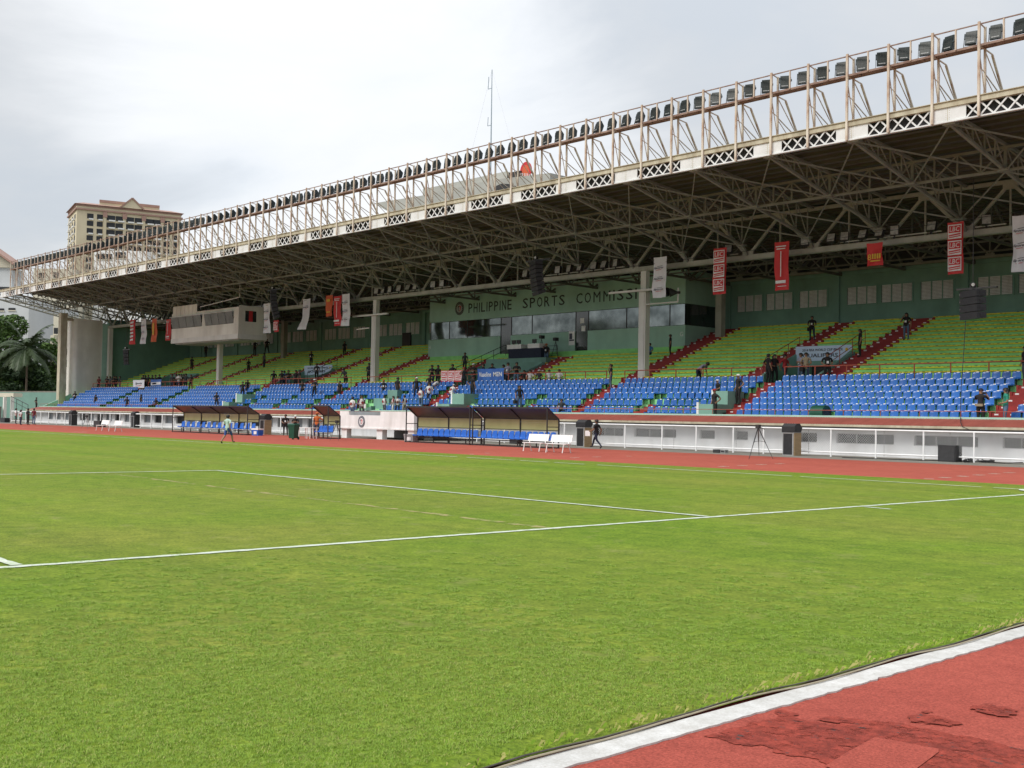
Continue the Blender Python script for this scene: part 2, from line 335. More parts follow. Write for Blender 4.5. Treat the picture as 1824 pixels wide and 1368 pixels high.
def sheet(name, outline, z, m, kind='structure'):
    b = MB(); b.add([(x, y, z) for x, y in outline], [tuple(range(len(outline)))])
    me = b.mesh(name, m); bm = bmesh.new(); bm.from_mesh(me); bmesh.ops.triangulate(bm, faces=bm.faces); bmesh.ops.recalc_face_normals(bm, faces=bm.faces)
    for f in bm.faces:
        if f.normal.z < 0: f.normal_flip()
    bm.to_mesh(me); bm.free()
    return tag(link(name, me), kind=kind)
tag(MB().add([(-3000,-3000,-.03),(3000,-3000,-.03),(3000,3000,-.03),(-3000,3000,-.03)], [(0,1,2,3)]).build('ground', DIRT), kind='structure')
sheet('apron', [(-165,-80),(60,-80),(60,37.2),(-165,37.2)], 0, CONC)
def loop(r, o=0.0):
    """outline of the infield, pushed outwards by o"""
    q = [(-112, 16.24+o), (1.5, 16.24+o)]
    for k in range(1, 13):
        a = PI/2*(1-k/12); q.append((1.5+(6.22+o)*math.cos(a), 10+(6.24+o)*math.sin(a)))
    q += [(7.70+o, 3), (7.68+o, -6), (7.76+o, -8.6), (7.80+o, -10.3), (7.83+o, -11.6), (7.86+o, -20), (7.83+o, -28), (7.7+o, -50)]
    for k in range(0, 13):
        a = -PI/2*k/12; q.append((1.5+(6.2+o)*math.cos(a), -50+(6.2+o)*math.sin(a)))
    q += [(-112, -56.2-o)]
    for k in range(1, 12):
        a = -PI/2-PI*k/12; q.append((-112+(36.2+o)*math.cos(a), -20+(36.2+o)*math.sin(a)))
    return q
inner = loop(0)
sheet('running_track', loop(0, 14.42), .004, TRACK)
sheet('track_curve_surface', [(7.6,14), (22, 16), (22,-40), (7.6,-40)], .008, TRACKN)
def ngon_blob(c, r, seed, n=40, amp=.35):
    rr = random.Random(seed); ph = [rr.uniform(0, 6.28) for _ in range(6)]
    return [(c[0]+r[0]*math.cos(a)*(1+amp*f), c[1]+r[1]*math.sin(a)*(1+amp*f)) for a in [2*PI*k/n for k in range(n)]
            for f in [sum(math.sin((j+2)*a+ph[j])/(j+1.6) for j in range(6))*.55]]
wet_px = [(1252,1311),(1330,1290),(1356,1284),(1390,1270),(1420,1279),(1450,1285),(1490,1290),(1530,1280),(1600,1288),(1660,1300),(1700,1310),(1760,1318),(1824,1335),(1870,1352),(1870,1430),(1700,1420),(1560,1385),(1470,1362),(1400,1345),(1330,1328)]
def ragged(q, seed, amp=.045, it=4):
    rr_ = random.Random(seed)
    for k_ in range(it):
        out = []
        for p0, p1 in zip(q, q[1:]+q[:1]):
            L_ = math.dist(p0, p1); nx_, ny_ = -(p1[1]-p0[1])/max(L_, 1e-6), (p1[0]-p0[0])/max(L_, 1e-6); o_ = rr_.gauss(0, 1)*min(amp, L_*.16)
            out += [p0, ((p0[0]+p1[0])/2+nx_*o_, (p0[1]+p1[1])/2+ny_*o_)]
        q = out
    return q
sheet('worn_track_patch', ragged([tuple(at(x, y, Z=.012)[:2]) for x, y in wet_px], 3), .012, WET)
sheet('repaired_track_patch', [tuple(at(x, y, Z=.016)[:2]) for x, y in [(1556,1314),(1562,1312.5),(1672,1334),(1672,1339),(1655,1352),(1610,1385),(1560,1400),(1470,1364),(1508,1340)]], .016, TRACKN)
for k, (pts) in enumerate([[(1380,1268),(1400,1265),(1424,1271),(1416,1277),(1392,1277)], [(1640,1269),(1652,1266),(1664,1269),(1650,1271)], [(1452,1282),(1490,1276),(1512,1282),(1496,1288)], [(1620,1286),(1640,1272),(1668,1276),(1716,1290),(1690,1294),(1650,1290)], [(1728,1260),(1760,1254),(1800,1262),(1812,1272),(1770,1274),(1740,1268)]]):
    sheet('worn_track_patch', ragged([tuple(at(x, y, Z=.012)[:2]) for x, y in pts], 20+k, .02, 3), .0135+.0007*k, WET)
infield = sheet('pitch_grass', inner, .030, GRASS)
# kerb strip round the curve, with a real thickness
def dense(q, st, jit, seed):
    rr_ = random.Random(seed); out = []
    for p0, p1 in zip(q, q[1:]):
        n_ = max(1, int(math.dist(p0, p1)/st))
        for k_ in range(n_): out.append((p0[0]+(p1[0]-p0[0])*k_/n_+rr_.uniform(-jit,jit), p0[1]+(p1[1]-p0[1])*k_/n_+rr_.uniform(-jit,jit)*.3))
    return out
q_a, q_b = loop(0, .018)[1:28], loop(0, .19)[1:28]
ring_a, ring_b = [], []
rj = random.Random(8)
for (p0, p1), (s0, s1) in zip(zip(q_a, q_a[1:]), zip(q_b, q_b[1:])):
    n_ = max(1, int(math.dist(p0, p1)/.06)) if p0[1] < 6 and p0[1] > -22 else max(1, int(math.dist(p0, p1)/.5))
    for k_ in range(n_):
        f_ = k_/n_; j_ = rj.gauss(0, .0055)
        ring_a.append((p0[0]+(p1[0]-p0[0])*f_, p0[1]+(p1[1]-p0[1])*f_)); ring_b.append((s0[0]+(s1[0]-s0[0])*f_+j_, s0[1]+(s1[1]-s0[1])*f_))
kb = MB()
for i in range(len(ring_a)-1):
    a, b2, c, d = ring_a[i], ring_a[i+1], ring_b[i+1], ring_b[i]
    HB, HT = .020, .018
    kb.add([(*a,.0),(*b2,.0),(*c,.0),(*d,.0),(*a,HB),(*b2,HB),(*c,HT),(*d,HT)], [(4,5,6,7),(3,2,6,7),(0,1,5,4)])
tag(kb.build('track_kerb', KERBM), kind='structure')
def strip(p, q, wd, z, m, name='pitch_line', step=.25, jit=.012, gap=0.0, seed=1):
    rr = random.Random(seed); p = Vector((p[0], p[1])); q = Vector((q[0], q[1])); n = max(2, int((q-p).length/step)); d = (q-p).normalized(); s = Vector((-d.y, d.x))
    b = MB(); L0 = []; 
    for k in range(n+1):
        c = p+(q-p)*k/n; a = wd/2+rr.uniform(-jit, jit); e = wd/2+rr.uniform(-jit, jit)
        L0.append((c+s*a, c-s*e))
    for k in range(n):
        if gap and rr.random() < gap: continue
        (a, e), (c, f) = L0[k], L0[k+1]
        b.add([(a.x,a.y,z),(e.x,e.y,z),(f.x,f.y,z),(c.x,c.y,z)], [(0,1,2,3)])
    return tag(b.build(name, m), kind='structure')
ZL = .037
strip((.0,-40), (0,13.84), .12, ZL, CHALK, 'goal_line', .12, .018)
strip((-112,13.84), (.06,13.84), .12, ZL+.004, CHALK, 'touch_line', .3, .012, gap=.06)
strip((-16.5,0), (-.08,0), .12, ZL+.004, CHALK, 'penalty_area_line', .15, .015)
strip((-16.5,-40.3), (-16.5,.06), .12, ZL+.008, CHALK, 'penalty_area_line', .2, .012)
strip((-5.5,-11), (-.08,-11), .12, ZL+.004, CHALK, 'goal_area_line', .1, .016)
strip((-5.5,-29), (-5.5,-10.94), .12, ZL+.008, CHALK, 'goal_area_line', .2, .012)
strip((.12,4.52), (.70,4.42), .10, ZL, CHALK, 'corner_distance_mark', .08, .01)
strip((-16.6,-3.1), (.1,-3.64), .13, ZL-.004, OLDL, 'worn_pitch_line', .2, .05, gap=.12, seed=4)
ca = MB()
for k in range(10):
    a0, a1 = PI+PI/2*k/10, PI+PI/2*(k+1)/10
    ca.add([(1.0*math.cos(a0),13.84+1.0*math.sin(a0),ZL+.012),(.86*math.cos(a0),13.84+.86*math.sin(a0),ZL+.012),(.86*math.cos(a1),13.84+.86*math.sin(a1),ZL+.012),(1.0*math.cos(a1),13.84+1.0*math.sin(a1),ZL+.012)], [(0,1,2,3)])
tag(ca.build('corner_arc', CHALK), kind='structure')
mk = MB()
for x, y in [(1654.6,852.7),(1680,850.6),(1686,850.4),(1712,848.3),(1717,848.1),(1741,846.2),(1747,845.8),(1768.5,844),(1774,843.6),(1795,842),(1801,841.5),(1284.7,831),(1291.8,830.6),(1319,829.3),(1326,829),(1353,827.6),(1360,827.2),(1386,826),(1392,825.6),
             (1020,815.5),(1027,815),(1060,814),(1066,813.6),(1120,812.5),(20,761),(42,761.2),(67,761.4),(91,761.6),(116,761.8),(130,770),(136,769.5),(143,769.6),(150,769.6),(868,807),(840,809)]:
    c = at(x, y, Z=.009); wx = .16 if x > 400 else .5
    mk.add([(c.x-wx,c.y-.04,.009),(c.x+wx,c.y-.04,.009),(c.x+wx,c.y+.05,.009),(c.x-wx,c.y+.05,.009)], [(0,1,2,3)])
tag(mk.build('track_lane_mark', CHALK), kind='structure')
# hose along the kerb
hb = MB(); hp = []
for k in range(0, 90):
    y = 2-k*.25; t = max(0, min(1, (y+6)/6)); xe = 7.685 if y > -6 else 7.685+(-6-y)*.0265
    hp.append((xe-.015+.018*math.sin(k*.9)+.012*math.sin(k*.37), y, .052+.004*math.sin(k*1.7)))
hp = [(x+.012, y, .036+.003*math.sin(y*7)) for x, y, z in hp]; hb.path(hp, .0045, 6)
tag(hb.build('cable', mat('hose_dark', (.07,.065,.055), (.12,.105,.085), 9, .7)), 'black cable lying along the grass edge of the white track kerb', 'cable')
hb2 = MB(); hb2.path([(x+.020+.010*math.sin(i*.6), y, z-.006) for i, (x, y, z) in enumerate(hp)], .0055, 6)
tag(hb2.build('cable', mat('cable_tan', (.42,.36,.25), None, 5, .6)), 'thin tan cable lying on the white track kerb beside the black one', 'cable')

# near grass: real blades, instanced over the turf close to the camera
def clump(seed, n=26, h=.014, dry=.18):
    rr = random.Random(seed); b = MB()
    for k in range(n):
        x, y = rr.gauss(0,.022), rr.gauss(0,.022); a = rr.uniform(0, 6.28); ln = h*rr.uniform(.55,1.35); le = rr.uniform(.5,1.7)*ln; wd = rr.uniform(.0009,.0017)
        dxx, dyy = math.cos(a), math.sin(a); m = 1 if rr.random() < dry else (2 if rr.random() < .4 else 0)
        if m == 1: le *= 1.6; ln *= .8
        b.add([(x-dyy*wd,y+dxx*wd,0),(x+dyy*wd,y-dxx*wd,0),(x+dxx*le*.45+dyy*wd*.8,y+dyy*le*.45-dxx*wd*.8,ln*.65),(x+dxx*le*.45-dyy*wd*.8,y+dyy*le*.45+dxx*wd*.8,ln*.65),(x+dxx*le,y+dyy*le,ln)], [(0,1,2,3),(3,2,4)], m)
    return b.mesh('grass_tuft', [BL_A, BL_D, BL_B])
BL_A = mat('grass_blade', (.265,.40,.032), (.22,.345,.026), .8, .55); BL_B = mat('grass_blade_dark', (.21,.345,.028), (.165,.285,.022), .8, .55); BL_D = mat('grass_blade_dry', (.48,.45,.16), (.38,.38,.11), 2, .6)
tufts = bpy.data.collections.new('grass_tufts')
for k in range(5): tufts.objects.link(bpy.data.objects.new('grass_tuft', clump(30+k, dry=[.03,.06,.10,.30,.05][k])))
gp = MB(); quads = []
# cells of turf between 4 m and 16 m from the camera, inside the view wedge
for ix in range(-140, 78):
    for iy in range(-200, 150):
        x, y = ix*.1+.05, iy*.1+.05
        if x > 7.55: continue
        d = Vector((x, y, 0))-CAM; dist = d.length
        if dist < 4 or dist > 13.5: continue
        u, v, z = d.dot(right), d.dot(up), d.dot(fwd)
        if z < 1 or abs(u/z) > .50 or v/z < -.40: continue
        if dist > 7 and random.random() < ((dist-7)/6.5)**.8: continue
        gp.add([(x-.05,y-.05,.03),(x+.05,y-.05,.03),(x+.05,y+.05,.03),(x-.05,y+.05,.03)], [(0,1,2,3)])
go = gp.build('grass', GRASS)
ng = bpy.data.node_groups.new('grass_scatter', 'GeometryNodeTree')
ng.interface.new_socket('Geometry', in_out='INPUT', socket_type='NodeSocketGeometry'); ng.interface.new_socket('Geometry', in_out='OUTPUT', socket_type='NodeSocketGeometry')
gn = ng.nodes; gi = gn.new('NodeGroupInput'); gout = gn.new('NodeGroupOutput')
dp = gn.new('GeometryNodeDistributePointsOnFaces'); dp.inputs['Density'].default_value = 1500
ci = gn.new('GeometryNodeCollectionInfo'); ci.inputs['Collection'].default_value = tufts; ci.inputs['Separate Children'].default_value = True; ci.inputs['Reset Children'].default_value = True
ip = gn.new('GeometryNodeInstanceOnPoints'); ip.inputs['Pick Instance'].default_value = True
rv = gn.new('FunctionNodeRandomValue'); rv.data_type = 'FLOAT_VECTOR'; rv.inputs[0].default_value = (-.15,-.15,0); rv.inputs[1].default_value = (.15,.15,6.28)
rs = gn.new('FunctionNodeRandomValue'); rs.data_type = 'FLOAT'; rs.inputs[2].default_value = .38; rs.inputs[3].default_value = .85
for a, b2 in [(gi.outputs[0], dp.inputs['Mesh']), (dp.outputs['Points'], ip.inputs['Points']), (ci.outputs[0], ip.inputs['Instance']), (rv.outputs[0], ip.inputs['Rotation']), (rs.outputs[1], ip.inputs['Scale']), (ip.outputs[0], gout.inputs[0])]: ng.links.new(a, b2)
gm = go.modifiers.new('scatter', 'NODES'); gm.node_group = ng
tag(go, 'short mown green grass with dry blades near the track kerb', 'grass', kind='stuff')
# taller unmown tufts hanging over the kerb
kt = MB(); rr = random.Random(5)
for k in range(1500):
    y = rr.uniform(-13.5, 3); xe = (7.685 if y > -6 else 7.685+(-6-y)*.0265)-.02
    x = xe-abs(rr.gauss(0, .05)); a = rr.uniform(-1.2, 1.2); ln = rr.uniform(.02,.06); le = ln*rr.uniform(.4,1.2); wd = .002; m = 1 if rr.random() < .4 else (2 if rr.random() < .5 else 0)
    dxx, dyy = math.cos(a), math.sin(a)
    kt.add([(x-dyy*wd,y+dxx*wd,.03),(x+dyy*wd,y-dxx*wd,.03),(x+dxx*le*.5,y+dyy*le*.5,.03+ln*.8),(x+dxx*le,y+dyy*le,.03+ln*.75)], [(0,1,2),(1,3,2)], m)
tag(kt.build('grass_edge', [BL_A, BL_D, BL_B]), 'ragged grass blades along the edge of the white kerb', 'grass', kind='stuff')

# ================================================================== GRANDSTAND
XR, XL = -5.0, -131.0
G = thing('grandstand', 'long tiered grandstand with blue seats below and green and yellow benches above', 'grandstand', (-58, 38, 0))
def upz(j): return 4.55+.295*j
UY0, URUN, UN = 45.6, .77, 15
def uy(j): return UY0+URUN*j
UPA = [(-43.05,-41.1),(-32.7,-31.4),(-27.05,-25.5),(-54.9,-53.4),(-64.0,-62.4),(-75.6,-73.85),(-84.9,-83.4),(-91.8,-90.3),(-105.3,-103.85),(-113.3,-111.9),(-122.1,-120.6),(-12.2,-10.8)]
VOM = [(-31.4,-27.05),(-62.4,-54.9),(-90.3,-84.9),(-120.6,-113.3)]
VY = 49.45                                                   # depth of the vomitory cut
def split(x0, x1, cuts):
    out = [(x0, x1)]
    for a, b in cuts:
        n = []
        for p, q in out:
            if b <= p or a >= q: n.append((p, q)); continue
            if a > p: n.append((p, a))
            if b < q: n.append((b, q))
        out = n
    return [(p, q) for p, q in out if q-p > .05]
ut = MB()
for j in range(UN):
    zt = upz(j); zb = 4.0 if j == 0 else upz(j-1)
    cuts = VOM if uy(j) < VY-.1 else []
    for a, b in split(XL, XR, cuts): ut.box(a, b, uy(j), 57.3, zb, zt)
ut.box(XL, XR, 43.72, 57.3, 3.4, 4.0)
ut.build('upper_terrace', CONCG, G)
# benches: one slab per place
planks = []
for j in range(UN):
    cuts = UPA+(VOM if uy(j) < VY-.1 else [])+([(-74.4,-43.0)] if uy(j) > 51.6 else [])
    for a, b in split(XL+.1, XR, cuts):
        n = max(1, int((b-a)/.53)); s = (b-a)/n
        for k in range(n): planks.append((a+s*(k+.5), s-.022, uy(j), upz(j)))
planks.sort(key=lambda p: (Vector((p[0],p[2],p[3]))-CAM).length)
vis = [p for p in planks if (Vector((p[0],p[2],p[3]))-CAM).dot(right)/(Vector((p[0],p[2],p[3]))-CAM).dot(fwd) < .455]
near, rest = vis[:300], vis[300:]+[p for p in planks if p not in set(vis)]
pm = MB().box(-.5,.5,-.05,.30,.008,.09).add([(-.16,-.053,.065),(.16,-.053,.065),(.16,-.053,.09),(-.16,-.053,.09)], [(0,1,2,3)], 1).mesh('bench_plank', [YELL, TICK])
for x, s, y, z in near:
    o = link('bench_plank', pm, G); o.location = Vector((x, y, z))-ORIG[G.name]; o.scale = (s, 1, 1)
pb = MB(); rr = random.Random(2)
for x, s, y, z in rest:
    dz = rr.uniform(0, .012)
    pb.box(x-s/2, x+s/2, y-.05, y+.28, z+.008, z+.085+dz, 0)
    if rr.random() < .8: pb.add([(x-s*.16,y-.053,z+.045),(x+s*.16,y-.053,z+.045),(x+s*.16,y-.053,z+.07),(x-s*.16,y-.053,z+.07)], [(0,1,2,3)], 1)
tag(pb.build('bench_plank', [YELL, TICK], G), kind='stuff')
def stair(x0, x1, ys, zs, run, name='aisle_steps'):
    """red gangway: a full step and a half step for every row"""
    b = MB()
    for k in range(1, len(ys)):
        y, z, zp = ys[k], zs[k], zs[k-1]
        b.box(x0, x1, y-run*.5, y-.004, zp-.02, zp+(z-zp)*.5, 0)
        b.box(x0-.012, x1+.012, y-.012, y+run*.5-.02, zp-.03, z+.010, 0)
        for xx in (x0+.12, x1-.3):
            b.add([(xx,y-.016,z-.10),(xx+.2,y-.016,z-.10),(xx+.2,y-.016,z-.03),(xx,y-.016,z-.03)], [(0,1,2,3)], 1)
        # low red cheek blocks that close the bench ends
        for xa, xb in ((x0-.13, x0-.012), (x1+.012, x1+.13)):
            b.box(xa, xb, y-.07, y+run*.45, zp, z+.05, 0)
    return b.build(name, [REDST, INKW], G)
for a, b in UPA:
    top = UN
    ys = [uy(j) for j in range(-1, top)]; zs = [4.0]+[upz(j) for j in range(top)]
    if -74.2 < (a+b)/2 < -43.2: ys, zs = ys[:9], zs[:9]
    stair(a, b, ys, zs, URUN)
# vomitories: side walls and head wall with an opening
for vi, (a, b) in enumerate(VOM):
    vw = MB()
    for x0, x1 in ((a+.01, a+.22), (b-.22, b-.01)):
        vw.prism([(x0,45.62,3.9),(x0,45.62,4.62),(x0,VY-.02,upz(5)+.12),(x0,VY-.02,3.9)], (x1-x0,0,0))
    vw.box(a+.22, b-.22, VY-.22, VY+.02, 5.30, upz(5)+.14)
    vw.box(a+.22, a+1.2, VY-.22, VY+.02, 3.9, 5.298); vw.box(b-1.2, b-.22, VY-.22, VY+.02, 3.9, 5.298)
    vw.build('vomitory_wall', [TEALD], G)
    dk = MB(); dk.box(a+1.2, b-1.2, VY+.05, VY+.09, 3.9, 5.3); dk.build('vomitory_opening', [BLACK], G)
# lower terrace
LR = [(39.05+.75*i, 1.55+.352*i) for i in range(7)]
CR = [(39.40, 1.67), (40.25, 2.15)]+LR[3:]
SECT = [(-28.5, XR, LR), (-87.5, -29.75, CR), (XL, -88.7, LR)]
lt = MB()
for si, (a, b, rows) in enumerate(SECT):
    aa = a-(1.25 if si == 0 else 0); bb = b+(1.2 if si == 2 else 0)
    prev = 0.8; n = len(rows)
    for i, (yb, z) in enumerate(rows):
        f = yb-.63
        if i == 0: f = 37.86
        if rows is CR and i == 2: f = 40.67
        if rows is CR and i == 1: f = 39.55
        lt.box(aa, bb, f, 45.6, prev, z); prev = z
    lt.box(aa, bb, 43.66, 45.6, prev, 4.0)
lt.build('lower_terrace', CONCL, G)
LOA = [(-29.6,-28.5,0),(-13.9,-12.7,0),(-42.4,-41.1,1),(-73.9,-72.6,1),(-59.2,-57.9,1),(-88.7,-87.5,0),(-103.9,-102.7,0),(-116.3,-115.1,0)]
for a, b, c in LOA:
    rows = LR if not c else CR[1:]
    ys = [rows[0][0]-1.4]+[r[0]-.63 for r in rows[1:]]+[43.66]; zs = [r[1] for r in rows]+[4.0]
    ys = [rows[0][0]-.9]+ys[1:]
    stair(a, b, ys, zs, .70)
SM = []
x = -36.0
while x > -86:
    if not (-67.2 < x < -62.4 or -56 < x < -52): SM.append(x)
    x -= 5.4
for x in SM:
    b = MB()
    b.box(x-.45, x+.45, 38.75, 38.99, 1.6, 1.83); b.box(x-.45, x+.45, 38.98, 39.30, 1.6, 1.99); b.box(x-.45, x+.45, 39.29, 39.70, 1.6, 2.16)
    b.box(x-.45, x+.45, 39.9, 40.3, 2.1, 2.31); b.box(x-.45, x+.45, 40.29, 40.69, 2.1, 2.46); b.box(x-.45, x+.45, 40.66, 40.95, 2.1, 2.617)
    b.build('aisle_steps', REDST, G)
# teal blocks that close the stepped sections, each on its own
def blk(m_, *bx):
    q = MB().box(*bx); q.build('stair_block', m_, G)
for xa, xb in ((-30.9,-29.75), (-87.5,-86.3)):
    blk(TEALM, xa, xb, 38.6, 39.99, 1.5, 2.62); blk(TEALM, xa, xb, 40.0, 41.6, 1.5, 3.42)
    for q in ((xa-.02, xa+.14, 38.57, 38.75, 1.5, 2.72), (xa-.02, xa+.14, 39.97, 40.15, 2.6, 3.50)): MB().box(*q).build('edge_post', WHITE, G)
blk(TEALM, -55.2,-53.75,38.6,39.99,1.5,2.55); blk(TEALM, -55.2,-53.75,40.0,41.5,1.5,3.35)
for q in ((-55.24,-55.08,38.57,38.72,1.5,2.66), (-55.24,-55.08,39.97,40.12,2.5,3.46)): MB().box(*q).build('edge_post', WHITE, G)
b = MB(); b.box(-53.74,-52.7,38.75,39.25,1.6,1.9); b.box(-53.74,-52.7,39.24,39.7,1.6,2.16); b.box(-53.74,-52.7,39.69,40.3,1.6,2.31); b.box(-53.74,-52.7,40.29,40.69,1.6,2.45); b.build('aisle_steps', REDST, G)
b = MB(); b.prism([(-66.4,38.4,1.5),(-63.2,38.4,1.5),(-63.2,38.4,2.35)],(0,.4,0)); b.build('stair_block', TEALD, G)
blk(TEALD, -65.4,-63.3,40.2,40.66,2.0,3.0); blk(TEALD, -64.6,-63.3,41.0,41.5,2.6,3.7)
# parapet of the lower terrace
pp = MB(); pp.box(XL-.4, XR, 37.70, 37.84, 1.935, 2.03); pp.build('parapet', TEALL, G)
# end wall on the left: rendered pier, pale teal strip, dark teal wall stepping back
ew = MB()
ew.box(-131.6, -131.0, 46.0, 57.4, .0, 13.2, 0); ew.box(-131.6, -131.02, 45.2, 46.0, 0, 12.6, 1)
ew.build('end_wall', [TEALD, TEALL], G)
pr = MB(); n = 14
poly = [(-131.05, 45.2), (-131.05, 42.1)]+[(-131.75+.7*math.cos(a), 42.1-.7*math.sin(a)) for a in [PI/2*k/8 for k in range(1, 9)]]+[(-132.6, 41.4), (-132.6, 45.2)]
pr.prism([(x, y, 3.4) for x, y in poly], (0,0,9.6)); pr.build('end_pier', PIER, G)
pr = MB(); pr.box(-131.95,-131.1,39.95,40.75,1.5,13.6); pr.box(-131.6,-131.2,40.76,41.5,12.7,13.1)
pr.build('end_pillar', CREAM, G)
pr = MB(); pr.prism([(-131.3,37.9,1.2),(-131.3,37.9,1.9),(-131.3,43.4,4.5),(-131.3,43.4,1.2)], (-.25,0,0)); pr.build('end_parapet', TEAL, G)
# back wall with pilasters and louvred windows
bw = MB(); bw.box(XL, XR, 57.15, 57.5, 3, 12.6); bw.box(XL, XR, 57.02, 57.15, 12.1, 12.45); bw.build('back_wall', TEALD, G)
PILX = [-23.69-9.46*k for k in range(-2, 12)]
plm = MB().box(-.22,.22,-.16,0,0,3.8).mesh('pilaster', TEALD)
for x in PILX:
    if XL < x < XR: o = link('pilaster', plm, G); o.location = Vector((x,57.149,8.4))-ORIG[G.name]
fr = MB(); fr.box(-1.22,1.22,-.07,.0,-.68,-.60); fr.box(-1.22,1.22,-.07,0,.60,.68); fr.box(-1.22,-1.14,-.07,0,-.60,.60); fr.box(1.14,1.22,-.07,0,-.60,.60); fr.box(-1.14,1.14,-.012,0,-.6,.6,1)
for x in (-.39,.39): fr.box(x-.035,x+.035,-.065,-.012,-.6,.6)
frm = fr.mesh('louvre_window', [TEALD, WINDK])
ls = MB()
for c in (-.765, 0, .765):
    for k in range(13):
        z = -.555+k*.0925; ls.add([(c-.335,-.05,z-.03),(c+.335,-.05,z-.03),(c+.335,-.018,z+.045),(c-.335,-.018,z+.045),(c-.335,-.044,z-.036),(c+.335,-.044,z-.036),(c+.335,-.012,z+.039),(c-.335,-.012,z+.039)], [(0,1,2,3),(7,6,5,4),(0,3,7,4),(1,5,6,2),(0,4,5,1),(3,2,6,7)])
lsm = ls.mesh('louvre_slats', SLATE)
for x in PILX:
    for dxx in (1.95, 4.6, 7.5):
        xx = x+dxx
        if xx < XL+1.5 or xx > XR: continue
        if -62 < xx < -45: continue
        o = link('louvre_window', frm, G); o.location = Vector((xx, 57.149, 10.61))-ORIG[G.name]
        s = link('louvre_slats', lsm, o)
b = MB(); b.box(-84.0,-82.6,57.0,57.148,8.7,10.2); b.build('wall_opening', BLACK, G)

# ------------------------------------------------------------------ blue seats
def seat_profile():
    prof = [(-.36,.37,.44),(-.37,.405,.46),(-.30,.425,.47),(-.10,.395,.47),(-.01,.41,.46),(.03,.50,.45),(.065,.66,.445),(.085,.775,.43),(.10,.80,.42),(.125,.795,.415),(.125,.765,.42),(.105,.65,.44),(.07,.48,.44),(.02,.36,.45),(-.15,.355,.45)]
    fr_ = (-1,-.82,-.35,.35,.82,1); vs = []; fs = []
    for i, (y, z, wd) in enumerate(prof):
        for f in fr_:
            e = max(0, abs(f)-.6)/.4
            vs.append((f*wd/2, y-(.045*e if i > 4 and i < 12 else 0), z+(.03*e if 1 <= i <= 4 else 0)-(.035*e if 7 <= i <= 10 else 0)))
    n, m = len(prof), len(fr_)
    for i in range(n):
        for j in range(m-1): fs.append((i*m+j, i*m+j+1, ((i+1)%n)*m+j+1, ((i+1)%n)*m+j))
    fs.append(tuple(i*m for i in range(n))); fs.append(tuple(i*m+m-1 for i in range(n))[::-1])
    return vs, fs
SV, SF = seat_profile()
def seat_meshes(mt):
    b = MB(); b.add(SV, SF); me = b.mesh('shell', mt); bm = bmesh.new(); bm.from_mesh(me); bmesh.ops.recalc_face_normals(bm, faces=bm.faces); bm.to_mesh(me); bm.free()
    me.polygons.foreach_set('use_smooth', [True]*len(me.polygons)); return me
shell = seat_meshes(BLUES)
plate = MB().add([(-.02,.094,.803),(.12,.094,.803),(.12,.108,.807),(-.02,.108,.807),(-.02,.074,.762),(.12,.074,.762),(.12,.092,.803),(-.02,.092,.803)], [(0,1,2,3),(4,5,6,7)]).mesh('highlight_plate', INKW)  # white plates paint the sky highlights along the seat-back tops
brk = MB().box(-.03,.03,-.06,.0,.005,.35).box(-.18,.18,-.10,.0,.325,.352).mesh('bracket', DARKM)
seats = []
for a, b, rows in SECT:
    for ri, (yb, z) in enumerate(rows):
        top = len(rows)-ri
        cuts = [(p-.06-(.0 if c else (.42 if p < -60 else .1)), q+.06) for p, q, c in LOA]
        if rows is CR and ri < 2: cuts = [(x-.55, x+.55) for x in SM]+[(-66.6,-63.0),(-55.35,-52.5)]
        if rows is CR and ri == 2: cuts += [(x-.5,x+.5) for x in SM]+[(-30.95,-29.7),(-87.5,-86.2),(-65.5,-63.2),(-55.3,-53.65)]
        if rows is CR and ri == 3: cuts += [(-64.7,-63.2)]
        if rows is CR and ri >= 3: a2, b2 = (-88.7, -29.6)
        else: a2, b2 = a, b
        for p, q in split(max(a2, XL+.9*(ri < 3)+.8), b2, cuts):
            n = int((q-p)/.521)
            if n < 1: continue
            s = (q-p)/n
            for k in range(n):
                xx = p+s*(k+.5)
                if a == -28.5 and abs(xx-at(1461,735,Y=38.55).x) < .62 and ri < 1: continue
                seats.append((xx, yb, z))
seats.sort(key=lambda p: (Vector(p)-CAM).length)
inview = [p for p in seats if abs((Vector(p)-CAM).dot(right)/(Vector(p)-CAM).dot(fwd)) < .452]
nearS = inview[:300]; nset = set(nearS); farS = [p for p in seats if p not in nset]
def ordn(n): return {1:'first',2:'second',3:'third',4:'fourth',5:'fifth',6:'sixth',7:'seventh',8:'eighth',9:'ninth',10:'tenth'}.get(n, '%d%s' % (n, 'th' if 10 < n % 100 < 14 else {1:'st',2:'nd',3:'rd'}.get(n % 10, 'th')))
def seat_label(p):
    rows = CR if -87.5 < p[0] < -29.75 and p[1] < 41 else LR
    ri = min(range(len(rows)), key=lambda i: abs(rows[i][0]-p[1])); nm = ['front','second','third','fourth','fifth','sixth','top'][ri] if rows is LR or ri > 2 else ['lowest','second lowest','third lowest'][ri]
    if rows is LR and -87.5 < p[0] < -29.75: nm = ['','','','fourth highest','third highest','second highest','top'][ri]
    x = p[0]; lo, hi, anchor, sg = (-14, 99, 'rightwards from the right-hand gangway', 1) if x > -14 else ((-28.6, -14, 'rightwards from the teal block', 1) if x > -28.6 else ((-41.25, -28.6, 'leftwards from the teal block', -1) if x > -41.25 else (-999, -41.25, 'leftwards from the tall column', -1)))
    peers = sorted((sg*q[0] for q in seats if abs(q[1]-p[1]) < .05 and abs(q[2]-p[2]) < .05 and lo < q[0] <= hi))
    return 'blue seat, %s row, %s %s' % (nm, ordn(peers.index(sg*x)+1), anchor)
